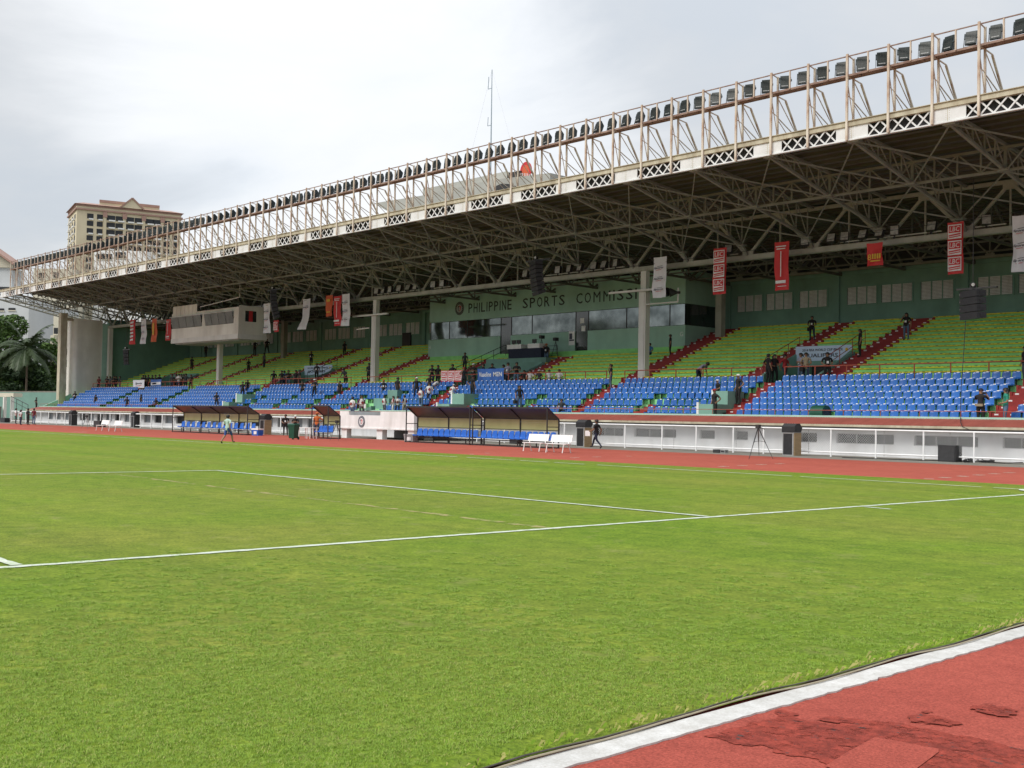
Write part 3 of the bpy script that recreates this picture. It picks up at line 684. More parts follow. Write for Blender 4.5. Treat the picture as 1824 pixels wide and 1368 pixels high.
proto = thing('stadium_seat', seat_label(nearS[0]), 'seat', nearS[0], 'blue seats on the lower terrace')
link('shell', shell, proto); link('highlight_plate', plate, proto); link('bracket', brk, proto)
rr = random.Random(11)
for p in nearS[1:]:
    c = clone(proto, None, p, seat_label(p)); c.rotation_euler.z = rr.gauss(0, .018)
import numpy as np
def batch(name, me, pts, mats):
    n = len(me.vertices); co = np.empty(n*3, 'f'); me.vertices.foreach_get('co', co); co = co.reshape(-1, 3)
    fs = [tuple(p.vertices) for p in me.polygons]; V = (np.asarray(pts, 'f')[:, None, :]+co[None]).reshape(-1, 3); F = [tuple(i+k*n for i in f) for k in range(len(pts)) for f in fs]
    m = bpy.data.meshes.new(name); m.from_pydata(V.tolist(), [], F); m.materials.append(mats); m.update(); return m
fo = link('stadium_seat', batch('far_seats', shell, farS, BLUES)); tag(fo, 'rows of blue bucket seats filling the middle and left of the lower terrace', 'seats', 'blue seats on the lower terrace', 'stuff')
fo.data.polygons.foreach_set('use_smooth', [True]*len(fo.data.polygons))
f2 = link('highlight_plate', batch('far_highlight_plates', plate, farS, INKW), fo); f2['kind'] = 'stuff'
f3 = link('bracket', batch('far_brackets', brk, farS, DARKM), fo); f3['kind'] = 'stuff'

# ------------------------------------------------------------------ rails
def rail(name, label, pts, z0, h, mt, mids=(), r=.028, step=2.05, cat='guard rail', group=None, posts=None):
    """pts: two points (x, y); posts every step"""
    (xa, ya, za), (xb, yb, zb) = pts
    t = thing(name, label, cat, (xa, ya, za), group)
    L_ = math.hypot(xb-xa, yb-ya); n = max(1, round(L_/step))
    P = lambda k, z: (xa+(xb-xa)*k/n, ya+(yb-ya)*k/n, za+(zb-za)*k/n+z)
    MB().tube(P(0,h), P(n,h), r, n=6).build('top_rail', mt, t)
    for m_ in mids: MB().tube(P(0,h*m_), P(n,h*m_), r*.8, n=6).build('mid_rail', mt, t)
    pmz = MB().tube((0,0,0),(0,0,h), r, n=6).mesh('post', mt)
    for k in range(n+1):
        o = link('post', pmz, t); o.location = Vector(P(k,0))-Vector((xa,ya,za))
    return t
gaps = [(-30.2,-28.5), (-43.1,-41.4), (-60.9,-59.3), (-74.1,-72.4), (-88.9,-87.2), (-104.2,-102.4), (-116.4,-114.9)]
xs = split(-130.5, -5.5, gaps)
names_ = {0:'far left', 1:'second from the left'}
lab = ['red steel guard rail at the left end of the walkway above the blue seats', 'red walkway guard rail below the raised commentary booth, left of its column',
       'red walkway guard rail right of the booth column', 'red walkway guard rail left of the front column in mid stand', 'red walkway guard rail carrying the white and red banner left of the centre gangway',
       'red walkway guard rail in front of the officials seated below the teal box', 'red walkway guard rail right of the tall cream column', 'red walkway guard rail at the right end below the yellow benches']
for k, (a, b) in enumerate(xs):
    rail('guard_rail', lab[k % len(lab)], ((a,43.95,4.0),(b,43.95,4.0)), 0, .98, REDRAIL, mids=() if a > -80 else (.5,), r=.036, group='red guard rails along the walkway')
for k, (a, b, l) in enumerate([(-48,-6,'thin red hand rail along the front of the lower terrace on the right'), (-131,-97,'thin red hand rail along the front of the lower terrace at the far left')]):
    rail('hand_rail', l, ((a,37.75,2.03),(b,37.75,2.03)), 0, .27, REDRAIL, r=.018, step=2.1, cat='hand rail')
rail('hand_rail', 'grey steel rail along the front of the lower terrace left of the speaker stack', ((-49.5,37.75,2.03),(-31.2,37.75,2.03)), 0, .25, GREY, r=.016, step=2.4, cat='hand rail')
# sloping rails of the vomitories
for (x, y0, z0, y1, z1, l) in [(-26.95,46,4.7,50.4,6.6,'sloping red stair rail right of the right-hand vomitory banner'), (-31.5,46.2,4.75,50.0,6.3,'sloping red stair rail left of the right-hand vomitory'),
                               (-62.5,46.5,4.8,52.0,7.0,'sloping stair rail rising to the left door of the teal box'), (-84.8,46.2,4.75,49.6,6.1,'sloping stair rail right of the second vomitory from the left')]:
    rail('stair_rail', l, ((x,y0,z0),(x,y1,z1)), 0, .95, REDRAIL if x > -40 else DARKM, mids=(.5,), r=.024, step=1.5, cat='stair rail')

# ================================================================== PAVILION UNDER THE STAND
PV = thing('pavilion', 'low white pavilion under the stand with dark windows and a red corrugated roof', 'building', (-60, 36.9, 0))
b = MB(); 
BLUEG = mat('pale_window', (.30,.33,.36), (.20,.225,.25), .5, .3, spec=.4)
WIN = []                                                     # (x0, x1, z0, z1)
for x0, x1, y0, y1 in [(1130,1204,766,790),(1246,1273,769,785),(1308,1332,770,786),(1425,1455,773,789),(1490,1592,776,794),(1628,1742,778,797),(1786,1850,783,800),(1040,1110,762,780)]:
    A = at(x0, y0, Y=36.9); B = at(x1, y1, Y=36.9); WIN.append((A.x, B.x, .62, 1.12))
for k in range(27): WIN.append((-64.5-2.35*k-.8, -64.5-2.35*k+.75, .47, 1.23))
WIN = [q for q in WIN if not (-61.5 < (q[0]+q[1])/2 < -50)]
WIN.sort()
b.box(XL, XR, 36.9, 37.4, 0, .45); b.box(XL, XR, 36.9, 37.4, 1.25, 1.60)
edges = sorted([(q[0], q[1]) for q in WIN]); x = XL
segs = []
for a, c in edges:
    if a > x: segs.append((x, a))
    x = max(x, c)
segs.append((x, XR))
for a, c in segs: b.box(a, c, 36.9, 37.4, .45, 1.25)
for a, c, z0, z1 in WIN:
    if z0 > .46: b.box(a, c, 36.9, 37.3, .45, z0)
    if z1 < 1.24: b.box(a, c, 36.9, 37.3, z1, 1.25)
b.box(XL, XR, 37.4, 37.65, 0, 1.85)
b.build('wall', WALLW, PV)
for a, c, z0, z1 in WIN:
    f = MB(); f.box(a, c, 37.10, 37.14, z0, z1, 1); t_ = .035; pane_ = WINDK if a > -60 or int(a*7) % 3 == 0 else BLUEG
    f.box(a, c, 37.02, 37.10, z0, z0+t_); f.box(a, c, 37.02, 37.10, z1-t_, z1); f.box(a, a+t_, 37.02, 37.10, z0+t_, z1-t_); f.box(c-t_, c, 37.02, 37.10, z0+t_, z1-t_)
    m_ = max(1, int((c-a)/.8))
    for k in range(1, m_): xx = a+(c-a)*k/m_; f.box(xx-.02, xx+.02, 37.02, 37.10, z0+t_, z1-t_)
    f.build('window', [GREY, pane_], PV)
b = MB(); nn = int((XR-XL)/.15)
for k in range(nn):                                          # corrugated red sheets
    x0 = XL-.4+k*.15; x1 = x0+.15; d = .018
    b.add([(x0,36.18,1.565),(x0+.05,36.18,1.565+d),(x0+.10,36.18,1.565+d),(x1,36.18,1.565),(x0,37.72,1.93),(x0+.05,37.72,1.93+d),(x0+.10,37.72,1.93+d),(x1,37.72,1.93)], [(0,1,5,4),(1,2,6,5),(2,3,7,6)])
b.build('roof', REDROOF, PV)
b = MB(); b.box(XL-.4, XR, 36.10, 36.17, 1.46, 1.575); b.box(XL-.4, XR, 36.17, 36.9, 1.45, 1.48, 1); b.box(XL-.4, XR, 36.55, 36.89, 1.33, 1.449, 1); b.build('gutter_and_shade', [CREAM, GREY], PV)  # the rear grey bar under the eave paints the soffit shadow
b = MB(); b.box(-82.4,-80.6,36.0,36.16,.0,1.7); b.box(-82.4,-80.6,36.16,36.88,1.62,1.7); b.build('porch', WALLW, PV)
b = MB()
for x in [-14.5,-17.9,-22.2,-26.8,-31.2,-35]: b.box(x-.012,x+.012,36.885,36.899,.05,1.48)
b.build('wall_joint', GREY, PV)

# balcony box in the middle of the front
BY = 31.05
BX0, BX1 = at(612,770,Y=BY).x, at(737,770,Y=BY).x
BC = thing('balcony', 'white balcony box on pillars with a round emblem in the middle of the stand front', 'balcony', ((BX0+BX1)/2, BY, 0))
zb = at(674,762.5,Y=BY).z; zt = at(740,734,Y=BY).z; zl = at(650,739.6,Y=BY).z
xa, xb_ = at(621.5,740,Y=BY).x, at(677.5,740,Y=BY).x
b = MB(); b.box(BX0, BX1, BY, BY+.18, zb, zl); b.box(BX0-.5, xa, BY, BY+.18, zl, zt-.0); b.box(xb_, BX1, BY, BY+.18, zl, zt); b.box(BX1-.18, BX1, BY+.18, 37.0, zb, zt); b.box(BX0-.5, BX0-.32, BY+.18, 37, zb, zt)
b.box(BX0-.5, BX0, BY, BY+.18, zb, zl)
b.build('front_panel', WHITE, BC)
b = MB(); b.box(BX0-.6, BX1+.06, BY-.05, 37.0, zb-.09, zb-.002); b.build('slab', WHITE, BC)
b = MB(); b.box(BX0, BX1-.2, BY+.2, 37.8, 1.22, 1.32); b.build('deck', GREY, BC)
for px_, in ((616,), (679,), (735,)):
    c = at(px_, 775, Y=BY+.25); m = MB(); m.box(c.x-.32, c.x+.32, BY+.1, BY+.5, 0, zb-.09); m.build('pillar', WHITE, BC)
m = MB(); m.box(BX0+.4, BX0+.8, BY+2.6, BY+3, 0, zb-.09); m.box(BX1-2.2, BX1-1.8, BY+2.6, BY+3, 0, zb-.09); m.build('pillar', WHITE, BC)
m = MB(); m.box(BX0, BX1, BY+4.4, BY+4.6, 0, zb-.09); m.build('back_wall', GREY, BC)
def emblem(c, r, parent, dark, lt, th=.02):
    o0 = ORIG[parent.name]; c = Vector(c)
    e = MB(); e.disc((c.x,c.y-th,c.z), r, 'y', 28, 0, th=th); e.disc((c.x,c.y-th-.006,c.z), r*.93, 'y', 28, 1, th=.005); e.disc((c.x,c.y-th-.012,c.z), r*.90, 'y', 28, 0, th=.005); e.disc((c.x,c.y-th-.018,c.z), r*.62, 'y', 24, 1, th=.005)
    for k in range(18):
        a = 2*PI*k/18+.1
        e.disc((c.x+r*.76*math.cos(a), c.y-th-.019, c.z+r*.76*math.sin(a)), r*.055, 'y', 6, 1, th=.006)
    y = c.y-th-.026
    e.prism([(c.x-r*.36,y,c.z+r*.3),(c.x+.0,y,c.z+r*.4),(c.x,y,c.z-r*.46),(c.x-r*.26,y,c.z-r*.25)], (0,.006,0), 0)
    e.prism([(c.x+r*.02,y,c.z+r*.4),(c.x+r*.38,y,c.z+r*.3),(c.x+r*.27,y,c.z-r*.25),(c.x+r*.02,y,c.z-r*.46)], (0,.006,0), 2)
    e.prism([(c.x-r*.13,y-.007,c.z-r*.3),(c.x+r*.13,y-.007,c.z-r*.3),(c.x+r*.16,y-.007,c.z+.1*r),(c.x,y-.007,c.z+r*.28),(c.x-r*.16,y-.007,c.z+r*.1)], (0,.006,0), 1)
    return e.build('emblem', [dark, lt, INKR], parent)
ec = at(644.2, 751, Y=BY); emblem((ec.x, BY, ec.z), .40, BC, INKD, INKW)

# ================================================================== TEAL OFFICIALS' BOX
PY = 52.55
px0, px1 = at(762.4,636,Y=PY).x, at(1220,617.7,Y=PY).x
OB = thing('officials_box', 'teal officials box with a glazed front and large dark lettering high in the stand', 'building', ((px0+px1)/2, PY, 6.9))
zg0, zg1, zt = 8.80, 10.42, 12.95
DX = [(at(900,560,Y=PY).x-.62, at(900,560,Y=PY).x+.75), (at(1036,560,Y=PY).x-.72, at(1036,560,Y=PY).x+.72)]
b = MB()
for a, c in split(px0, px1, DX): b.box(a, c, PY, PY+.2, 6.6, zg0)
b.box(px1-.2, px1, PY+.2, 57.1, 6.6, zg0); b.box(px0, px0+.2, PY+.2, 57.1, 6.6, zg0)
b.build('lower_wall', TEAL, OB)
b = MB(); b.box(px0+.15, px1, PY-.02, PY+.2, zg1, zt); b.box(px1-.2, px1, PY+.2, 57.1, zg1, zt); b.box(px0+.15, px0+.35, PY+.2, 57.1, zg1, zt); b.box(px0+.35, px1-.2, PY+.2, 57.1, zt-.2, zt); b.build('header', TEAL, OB)
x = px0+.2; edges = [px0+.2]
stops = sorted([q for d in DX for q in d]+[at(p, 560, Y=PY).x for p in (800,832,947,1115,1192)]+[px1-.1])
prev = px0+.25
for s in stops:
    inside = any(abs(prev-d[0]) < .01 and abs(s-d[1]) < .01 for d in DX)
    if s-prev > .15:
        z0 = 6.62 if inside else zg0
        m = MB(); m.box(prev+.03, s-.03, PY+.09, PY+.11, z0+.03, zg1-.03); m.build('door_glass' if inside else 'window_pane', GLASSD if inside else MIRROR, OB)
        f = MB(); f.box(prev-.03, prev+.03, PY+.06, PY+.14, z0, zg1); f.build('mullion', DARKM, OB)
    prev = s
b = MB(); b.box(px1-.12, px1-.1, PY+.25, 57.0, zg0, zg1); b.build('window_pane', GLASSD, OB)
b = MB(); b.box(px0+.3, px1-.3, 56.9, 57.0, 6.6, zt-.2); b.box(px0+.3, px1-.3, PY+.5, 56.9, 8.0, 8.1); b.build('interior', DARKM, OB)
ZLET = (at(838,549.7,Y=PY).z+at(1101,524.7,Y=PY).z)/2
for word, x0, x1 in (('PHILIPPINE', 834, 913), ('SPORTS', 930, 1008), ('COMMISSION', 1025, 1170)):
    A, B = at(x0, 545, Y=PY), at(x1, 545, Y=PY); n = len(word)
    wts = [.45 if ch == 'I' else (1.15 if ch == 'M' else 1.0) for ch in word]; tot = sum(wts); acc = 0
    for ch, wt in zip(word, wts):
        cx_ = A.x+(B.x-A.x)*(acc+wt/2)/tot; acc += wt
        lw = (B.x-A.x)*wt/tot*(.36 if ch == 'I' else (.70 if ch == 'M' else .74))
        o = lettering(ch, LETTER, OB, (cx_, PY-.035, ZLET), lw, .86, 'letter', bold=.0 if ch == 'M' else .008)
e0 = at(819, 549, Y=PY); emblem((e0.x, PY-.02, at(819,549.5,Y=PY).z), .62, OB, LETTER, mat('emblem_grey', (.38,.40,.38), None, 4, .6))
for p, q in ((1036,571),(1038,585)):
    c = at(p, q, Y=PY); m = MB(); m.box(c.x-.22, c.x+.22, PY+.07, PY+.08, c.z-.22, c.z+.22); m.build('notice', INKW, OB)
c = at(1018.5, 603, Y=PY); m = MB(); m.box(c.x-.34,c.x+.34,PY-.012,PY-.002,c.z-.55,c.z+.6); m.box(c.x-.28,c.x+.05,PY-.016,PY-.013,c.z-.05,c.z+.42,1); m.box(c.x-.28,c.x+.28,PY-.016,PY-.013,c.z-.2,c.z-.08,1); m.build('poster', [INKW, INKD], OB)
c = at(1214, 595, Y=PY); o = lettering('G', INKW, OB, (c.x, PY-.004, c.z), None, .34, 'lettering')
c = at(765.5, 619, Y=PY); o = lettering('H', INKW, OB, (c.x, PY-.004, c.z), None, .30, 'lettering')

# raised platform with a draped table before the box
PF = thing('camera_platform', 'raised platform before the teal box with a banner on its front', 'platform', (-58.6, 50, 6))
b = MB(); b.box(-62.3, -55.0, 49.6, 52.5, 5.6, 6.55); b.build('deck', TEALD, PF)
b = MB(); b.box(-62.2, -55.1, 49.24, 49.27, 5.35, 6.05); bo = b.build('front_banner', PALEB, PF)
lettering('FIFA WORLD CUP', INKD, PF, (-58, 49.235, 5.75), 3.0, .22, shear=.2)
TB = thing('draped_table', 'long table under a white top and black cloth on the platform before the teal box', 'table', (-57.6, 49.9, 6.55))
b = MB(); b.box(-59.6,-55.7,49.7,50.6,6.56,7.35); b.build('table_cloth', C_NVY, TB)
b = MB(); b.box(-59.9,-58.2,49.8,50.7,7.35,7.72); b.box(-57.4,-56.0,49.8,50.7,7.35,7.72); b.build('white_box', INKW, TB)
for xx in (-59.5,-58.9,-57.0):
    d = thing('monitor', {-59.5:'dark monitor on the left of the draped platform table',-58.9:'dark mixer case beside the left monitor on the platform table',-57.0:'dark monitor on the right of the draped platform table'}[xx], 'monitor', (xx,50.2,7.72))
    m = MB(); m.box(xx-.24,xx+.24,50.15,50.22,7.80,8.12); m.build('screen', BLACK, d); m = MB(); m.box(xx-.05,xx+.05,50.16,50.21,7.72,7.80); m.box(xx-.14,xx+.14,50.08,50.3,7.72,7.735); m.build('stand', BLACK, d)
rail('platform_rail', 'grey tube rail at the right end of the camera platform', ((-56.6,50.2,6.55),(-54.3,50.2,6.55)), 0, .95, DARKM, mids=(.35,.68), r=.02, step=1.1, cat='rail')

# ================================================================== COMMENTARY BOOTH
KY = 43.0
BOOTHG = mat('booth_glass', (.20,.205,.20), (.10,.105,.105), .6, .15, spec=.8)
kx0, kx1 = at(305,612,Y=KY).x, at(424,603,Y=KY).x
KB = thing('commentary_booth', 'cream commentary booth raised above the benches on one column', 'booth', ((kx0+kx1)/2, KY+1.5, 9.1))
zb0, zb1, zc = 9.12, 9.62, 12.9
yb_ = 46.3
b = MB(); b.box(kx0, kx1, KY, yb_, zb1, zb1+.02); 
b.box(kx0, kx1, KY, KY+.12, zb1+.02, 10.72); b.box(kx0, kx1, KY, KY+.12, 11.95, 12.35); b.box(kx1-.12, kx1, KY+.12, yb_, zb1+.02, 10.9); b.box(kx1-.12, kx1, KY+.12, yb_, 12.0, 12.5)
b.box(kx1-.12, kx1, KY+.12, KY+.75, 10.9, 12.0); b.box(kx1-.12, kx1, KY+2.05, yb_, 10.9, 12.0); b.box(kx0, kx0+.12, KY+.12, yb_, zb1+.02, 12.6); b.box(kx0, kx1, yb_-.1, yb_, zb1+.02, 12.8)
xm = kx0+(kx1-kx0)*.50; b.box(xm-.35, xm+.35, KY, KY+.12, 10.72, 11.95); b.box(kx1-1.0, kx1, KY, KY+.12, 10.72, 11.95)
b.build('wall', PIER, KB)
b = MB(); b.box(kx0-.02, kx1+.02, KY-.04, yb_, zb0, zb1); b.build('floor_beam', COLM, KB)
b = MB(); b.box(kx0+.4, kx1-.4, KY+.3, yb_-.2, zb0-.12, zb0); b.build('floor_soffit', BEAM, KB)
b = MB()
for k in range(6): xx = kx0+.3+k*.93; b.box(xx, xx+.86, KY-.03, KY+.02, 12.0, 13.15)
b.build('roof_sheet', PIER, KB)
for a, c in ((kx0+.1, xm-.35), (xm+.35, kx1-1.0)):
    n_ = 4
    for k in range(n_):
        x0 = a+(c-a)*k/n_; x1 = a+(c-a)*(k+1)/n_
        f = MB(); f.prism([(x0+.04,KY+.02,10.76),(x1-.04,KY+.02,10.76),(x1-.04,KY-.22,11.92),(x0+.04,KY-.22,11.92)], (0,.02,0)); f.build('window_pane', BOOTHG, KB)
    f = MB(); f.bar((a-.1,KY-.25,11.96),(c+.1,KY-.25,11.96),.09,.06); f.build('window_head', COLM, KB)
f = MB(); f.box(kx1-.08,kx1-.05,KY+.75,KY+2.05,10.9,12.0); f.box(kx1-.06,kx1+.02,KY+1.2,KY+1.6,10.9,12.0,1); f.build('side_window', [GLASSD, INKR], KB)
f = MB(); f.path([(xm+.2,KY-.5,12.7),(kx1+1.0,KY-.5,13.2),(kx1+1.0,KY-.5,14.4)], .05, 6); f.build('cable_tray', COLM, KB)
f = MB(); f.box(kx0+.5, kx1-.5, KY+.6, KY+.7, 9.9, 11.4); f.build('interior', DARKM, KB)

# ================================================================== CANTILEVER ROOF
RF = thing('stand_roof', 'long cantilever steel roof over the grandstand with a white lattice fascia', 'roof', (-60, 46, 12))
YF, ZF0, ZF1 = 34.2, 15.32, 16.22
PAN, PX0 = 4.855, -13.35
RX0, RX1 = -136.0, 3.0
# roof sheet: purlins and corrugation seen from below
b = MB()
def zroof(y): return 16.05-(y-YF)*.085 if y < 46 else 16.05-(46-YF)*.085-(y-46)*.10
for y0, y1 in ((YF+.1, 40), (40, 46), (46, 52), (52, 58)):
    b.add([(RX0+3,y0,zroof(y0)),(RX1,y0,zroof(y0)),(RX1,y1,zroof(y1)),(RX0+3,y1,zroof(y1)),(RX0+3,y0,zroof(y0)+.12),(RX1,y0,zroof(y0)+.12),(RX1,y1,zroof(y1)+.12),(RX0+3,y1,zroof(y1)+.12)], [(0,1,2,3),(4,7,6,5),(0,4,5,1),(2,6,7,3),(1,5,6,2),(0,3,7,4)])
b.build('roof_sheet', SHEET, RF)
b = MB(); y = YF+.5; k = 0
while y < 57.5:
    b.box(RX0+3, RX1, y-.05, y+.05, zroof(y)-.16, zroof(y)-.002); y += .78; k += 1
b.build('purlins', SHEET, RF)
b = MB(); b.box(RX0+3, RX1, 57.9, 58.1, 11.8, 15.2); b.build('rear_cladding', CHAR, RF)
panels = [PX0-PAN*k for k in range(-3, 26)]
panels = [x for x in panels if x < RX1+1.5]
# fascia: top beam, bottom flange, and per panel a riveted plate and a lattice
b = MB(); b.box(RX0-1.6, RX1, YF-.10, YF+.12, 15.98, ZF1); b.box(RX0-1.6, RX1, YF-.16, YF+.2, ZF1, ZF1+.03); b.build('fascia_beam', CREAM, RF)
b = MB(); b.box(RX0-1.6, RX1, YF-.08, YF+.1, ZF0-.03, ZF0+.035); b.build('fascia_flange', PLATE, RF)
pl = MB(); pl.box(-.86,.86,-.03,.0,ZF0+.035,15.978); pl.box(-.012,.012,-.036,-.03,ZF0+.035,15.978,1)
for sx in (-.08,.08):
    for k in range(6): z = ZF0+.1+k*.1; pl.box(sx-.012,sx+.012,-.04,-.03,z,z+.02,1)
plm_ = pl.mesh('fascia_plate', [PLATE, CREAM])
lat = MB(); w0, w1 = .86, PAN-.86; nX = 5
for k in range(nX):
    a = w0+(w1-w0)*k/nX; c = w0+(w1-w0)*(k+1)/nX
    lat.bar((a,-.02,ZF0+.03),(c,-.02,15.98),.075,.02,upv=(0,1,0)); lat.bar((a,.004,15.98),(c,.004,ZF0+.03),.075,.02,upv=(0,1,0))
latm = lat.mesh('fascia_lattice', PLATE)
bk = MB().box(.86,PAN-.86,.30,.33,ZF0,15.98).mesh('fascia_backing', CHAR)
for x in panels:
    for nm, me in (('fascia_plate', plm_), ('fascia_lattice', latm), ('fascia_backing', bk)):
        if x > RX1-1 and nm != 'fascia_plate': continue
        if x+PAN > RX1 and nm != 'fascia_plate': continue
        o = link(nm, me, RF); o.location = Vector((x, YF, 0))-ORIG[RF.name]
# cantilever trusses at each panel
NI = (40.0, 14.05); NB = (45.3, 12.95)
tm = MB()
tm.bar((0,YF+.1,15.30),(0,*NI),.16,.14); tm.bar((0,*NI),(0,*NB),.16,.14); tm.bar((0,*NB),(0,46.0,12.25),.15,.15)
tm.box(-.28,.28,39.7,40.3,13.98,14.12); tm.box(-.3,.3,YF+.05,YF+.5,15.22,15.36); tm.box(-.25,.25,45.1,45.5,12.85,12.97)
tm.bar((0,YF+.1,15.80),(0,46,zroof(46)-.25),.14,.14)
def zlow(y): return 15.30+(y-YF)/(NI[0]-YF)*(NI[1]-15.30) if y < NI[0] else NI[1]+(y-NI[0])/(NB[0]-NI[0])*(NB[1]-NI[1])
ys = [35.4,36.6,37.8,38.9,40.0,41.4,42.8,44.1,45.3]
for i, y in enumerate(ys):
    tm.bar((0,y,zlow(y)),(0,y,zroof(y)-.2),.07 if y != 40 else .15,.07)
    if i: y2 = ys[i-1]; tm.bar((0,y,zlow(y)),(0,y2,zroof(y2)-.2),.055,.055)
for y0, z0, y1, z1 in [(46,12.25,49,zroof(49)-.2),(49,zroof(49)-.2,52,12.15),(52,12.15,55,zroof(55)-.2),(55,zroof(55)-.2,57,12.2)]: tm.bar((0,y0,z0),(0,y1,z1),.14,.14,m=1)
tm.bar((0,46,12.25),(0,57,12.15),.16,.16,m=1); tm.bar((0,46,zroof(46)-.25),(0,57.2,zroof(57.2)-.2),.13,.13,m=1)
for y in (49,52,55): tm.bar((0,y,12.2),(0,y,zroof(y)-.2),.09,.09,m=1)
tmm = tm.mesh('cantilever_truss', [STEEL, STEELD])
for x in panels:
    if x < RX0: continue
    o = link('cantilever_truss', tmm, RF); o.location = Vector((x, 0, 0))-ORIG[RF.name]
# lattice girder half way and plan bracing, one bay per panel
lb = MB(); y = NI[0]; zt_ = 15.18
lb.bar((0,y,14.05),(PAN,y,14.05),.13,.13); lb.bar((0,y,zt_),(PAN,y,zt_),.12,.12)
for k in range(1, 4): lb.bar((PAN*k/4,y,14.1),(PAN*k/4,y,zt_),.085,.085)
for k in range(4):
    a, c = PAN*k/4, PAN*(k+1)/4
    lb.bar((a,y,14.08),(c,y,zt_) ,.075,.075) if k % 2 else lb.bar((a,y,zt_),(c,y,14.08),.075,.075)
    if k in (1,2): lb.bar((a,y+.06,zt_),(c,y+.06,14.1),.05,.05)
for y0, z0, y1, z1 in ((YF+.2,15.26,NI[0],14.0), (NI[0],13.98,NB[0],12.9)):
    lb.bar((0,y0,z0),(PAN,y1,z1),.07,.07); lb.bar((PAN,y0,z0),(0,y1,z1),.06,.06)
lbm = lb.mesh('lattice_girder', STEEL)
# spine truss over the columns
sp = MB()
sp.bar((0,46,14.75),(PAN,46,14.75),.2,.2); sp.bar((0,46,12.3),(PAN/2,46,14.7),.15,.14); sp.bar((PAN/2,46,14.7),(PAN,46,12.3),.22,.18); sp.bar((PAN/2,46,12.3),(PAN/2,46,14.7),.09,.09)
sp.box(PAN/2-.4,PAN/2+.4,45.93,46.07,14.35,14.75); sp.box(-.4,.4,45.93,46.07,12.2,12.62)
for yy, z0, z1 in ((49.5,12.25,14.3),(53,12.2,13.9)):
    sp.bar((0,yy,z0),(PAN,yy,z0),.10,.10,m=1); sp.bar((0,yy,z0),(PAN/2,yy,z1),.08,.08,m=1); sp.bar((PAN/2,yy,z1),(PAN,yy,z0),.08,.08,m=1)
spm = sp.mesh('spine_truss', [BEAM, STEELD])
rt = MB(); yy = 56.6
rt.bar((0,yy,12.42),(PAN,yy,12.42),.17,.17)
for k in range(2):
    a, m_, c = PAN*k/2, PAN*(k+.5)/2, PAN*(k+1)/2
    rt.bar((a,yy,13.75),(m_,yy,12.5),.09,.09); rt.bar((m_,yy,12.5),(c,yy,13.75),.09,.09); rt.bar((m_,yy,12.5),(m_,yy,13.75),.07,.07); rt.box(m_-.3,m_+.3,yy-.03,yy+.03,12.45,12.62)
rtm = rt.mesh('rear_truss', STEEL)
for x in panels:
    if x+PAN > RX1+.1 or x < RX0-.2: continue
    for nm, me in (('lattice_girder', lbm), ('spine_truss', spm), ('rear_truss', rtm)):
        if x < -131 and nm == 'rear_truss': continue
        o = link(nm, me, RF); o.location = Vector((x, 0, 0))-ORIG[RF.name]
b = MB(); b.box(-134, RX1, 45.86, 46.14, 12.04, 12.36); b.box(-134, RX1, 45.8, 46.2, 12.02, 12.04); b.build('main_beam', BEAM, RF)
# columns
for cx_ in (-10.4, (at(1136,650,Y=45.72).x+at(1148,650,Y=45.72).x)/2, (at(659,650,Y=45.72).x+at(668,650,Y=45.72).x)/2, at(387.5,650,Y=45.72).x, -131.0+.55):
    thin = cx_ < -90
    wdt = .24 if thin else .30
    b = MB(); b.box(cx_-wdt, cx_+wdt*.6, 45.72, 46.26, 4.0, 10.6 if not thin else 12.02); b.box(cx_+wdt*.6, cx_+wdt, 45.76, 46.22, 4.0, 10.6 if not thin else 12.02)
    if not thin: b.box(cx_-.24, cx_+.24, 45.82, 46.2, 10.6, 12.02)
    b.build('column', COLM, RF)
    if not thin:
        b = MB(); b.box(cx_-3.0, cx_+2.3, 45.5, 45.68, 10.58, 10.72); b.path([(cx_+.5,45.6,9.65),(cx_+3.3,45.6,9.65),(cx_+3.3,45.6,10.6)], .055, 6) if cx_ > -60 else b.path([(cx_-.5,45.6,9.5),(cx_-2.4,45.6,9.45)], .07, 6)
        b.build('bracket_arm', COLM, RF)
for cx_ in (-10.4, -41.6, -73.5, -103.3):
    b = MB(); b.box(cx_-.28, cx_+.28, 54.5, 55.0, 7.5, 12.2); b.build('column', BEAM, RF)
# end frame at the left, where the sheeting stops short
b = MB()
for y0, y1 in ((YF, NI[0]), (NI[0], NB[0])):
    b.bar((RX0-1.4,y0,zlow(max(y0,YF+.01))),(RX0-1.4,y1,zlow(y1)),.16,.14); b.bar((RX0-1.4,y0,zlow(max(y0,YF+.01))),(RX0+3.2,y1,zlow(y1)),.10,.1)
for y in ys: b.bar((RX0-1.4,y,zlow(y)),(RX0+3.3,y,zlow(y)),.09,.09); b.bar((RX0-1.4,y,zlow(y)),(RX0-1.4,y,zroof(y)-.1),.09,.09)
b.bar((RX0-1.4,YF,15.85),(RX0-1.4,46,zroof(46)),.12,.12)
b.build('end_frame', STEEL, RF)

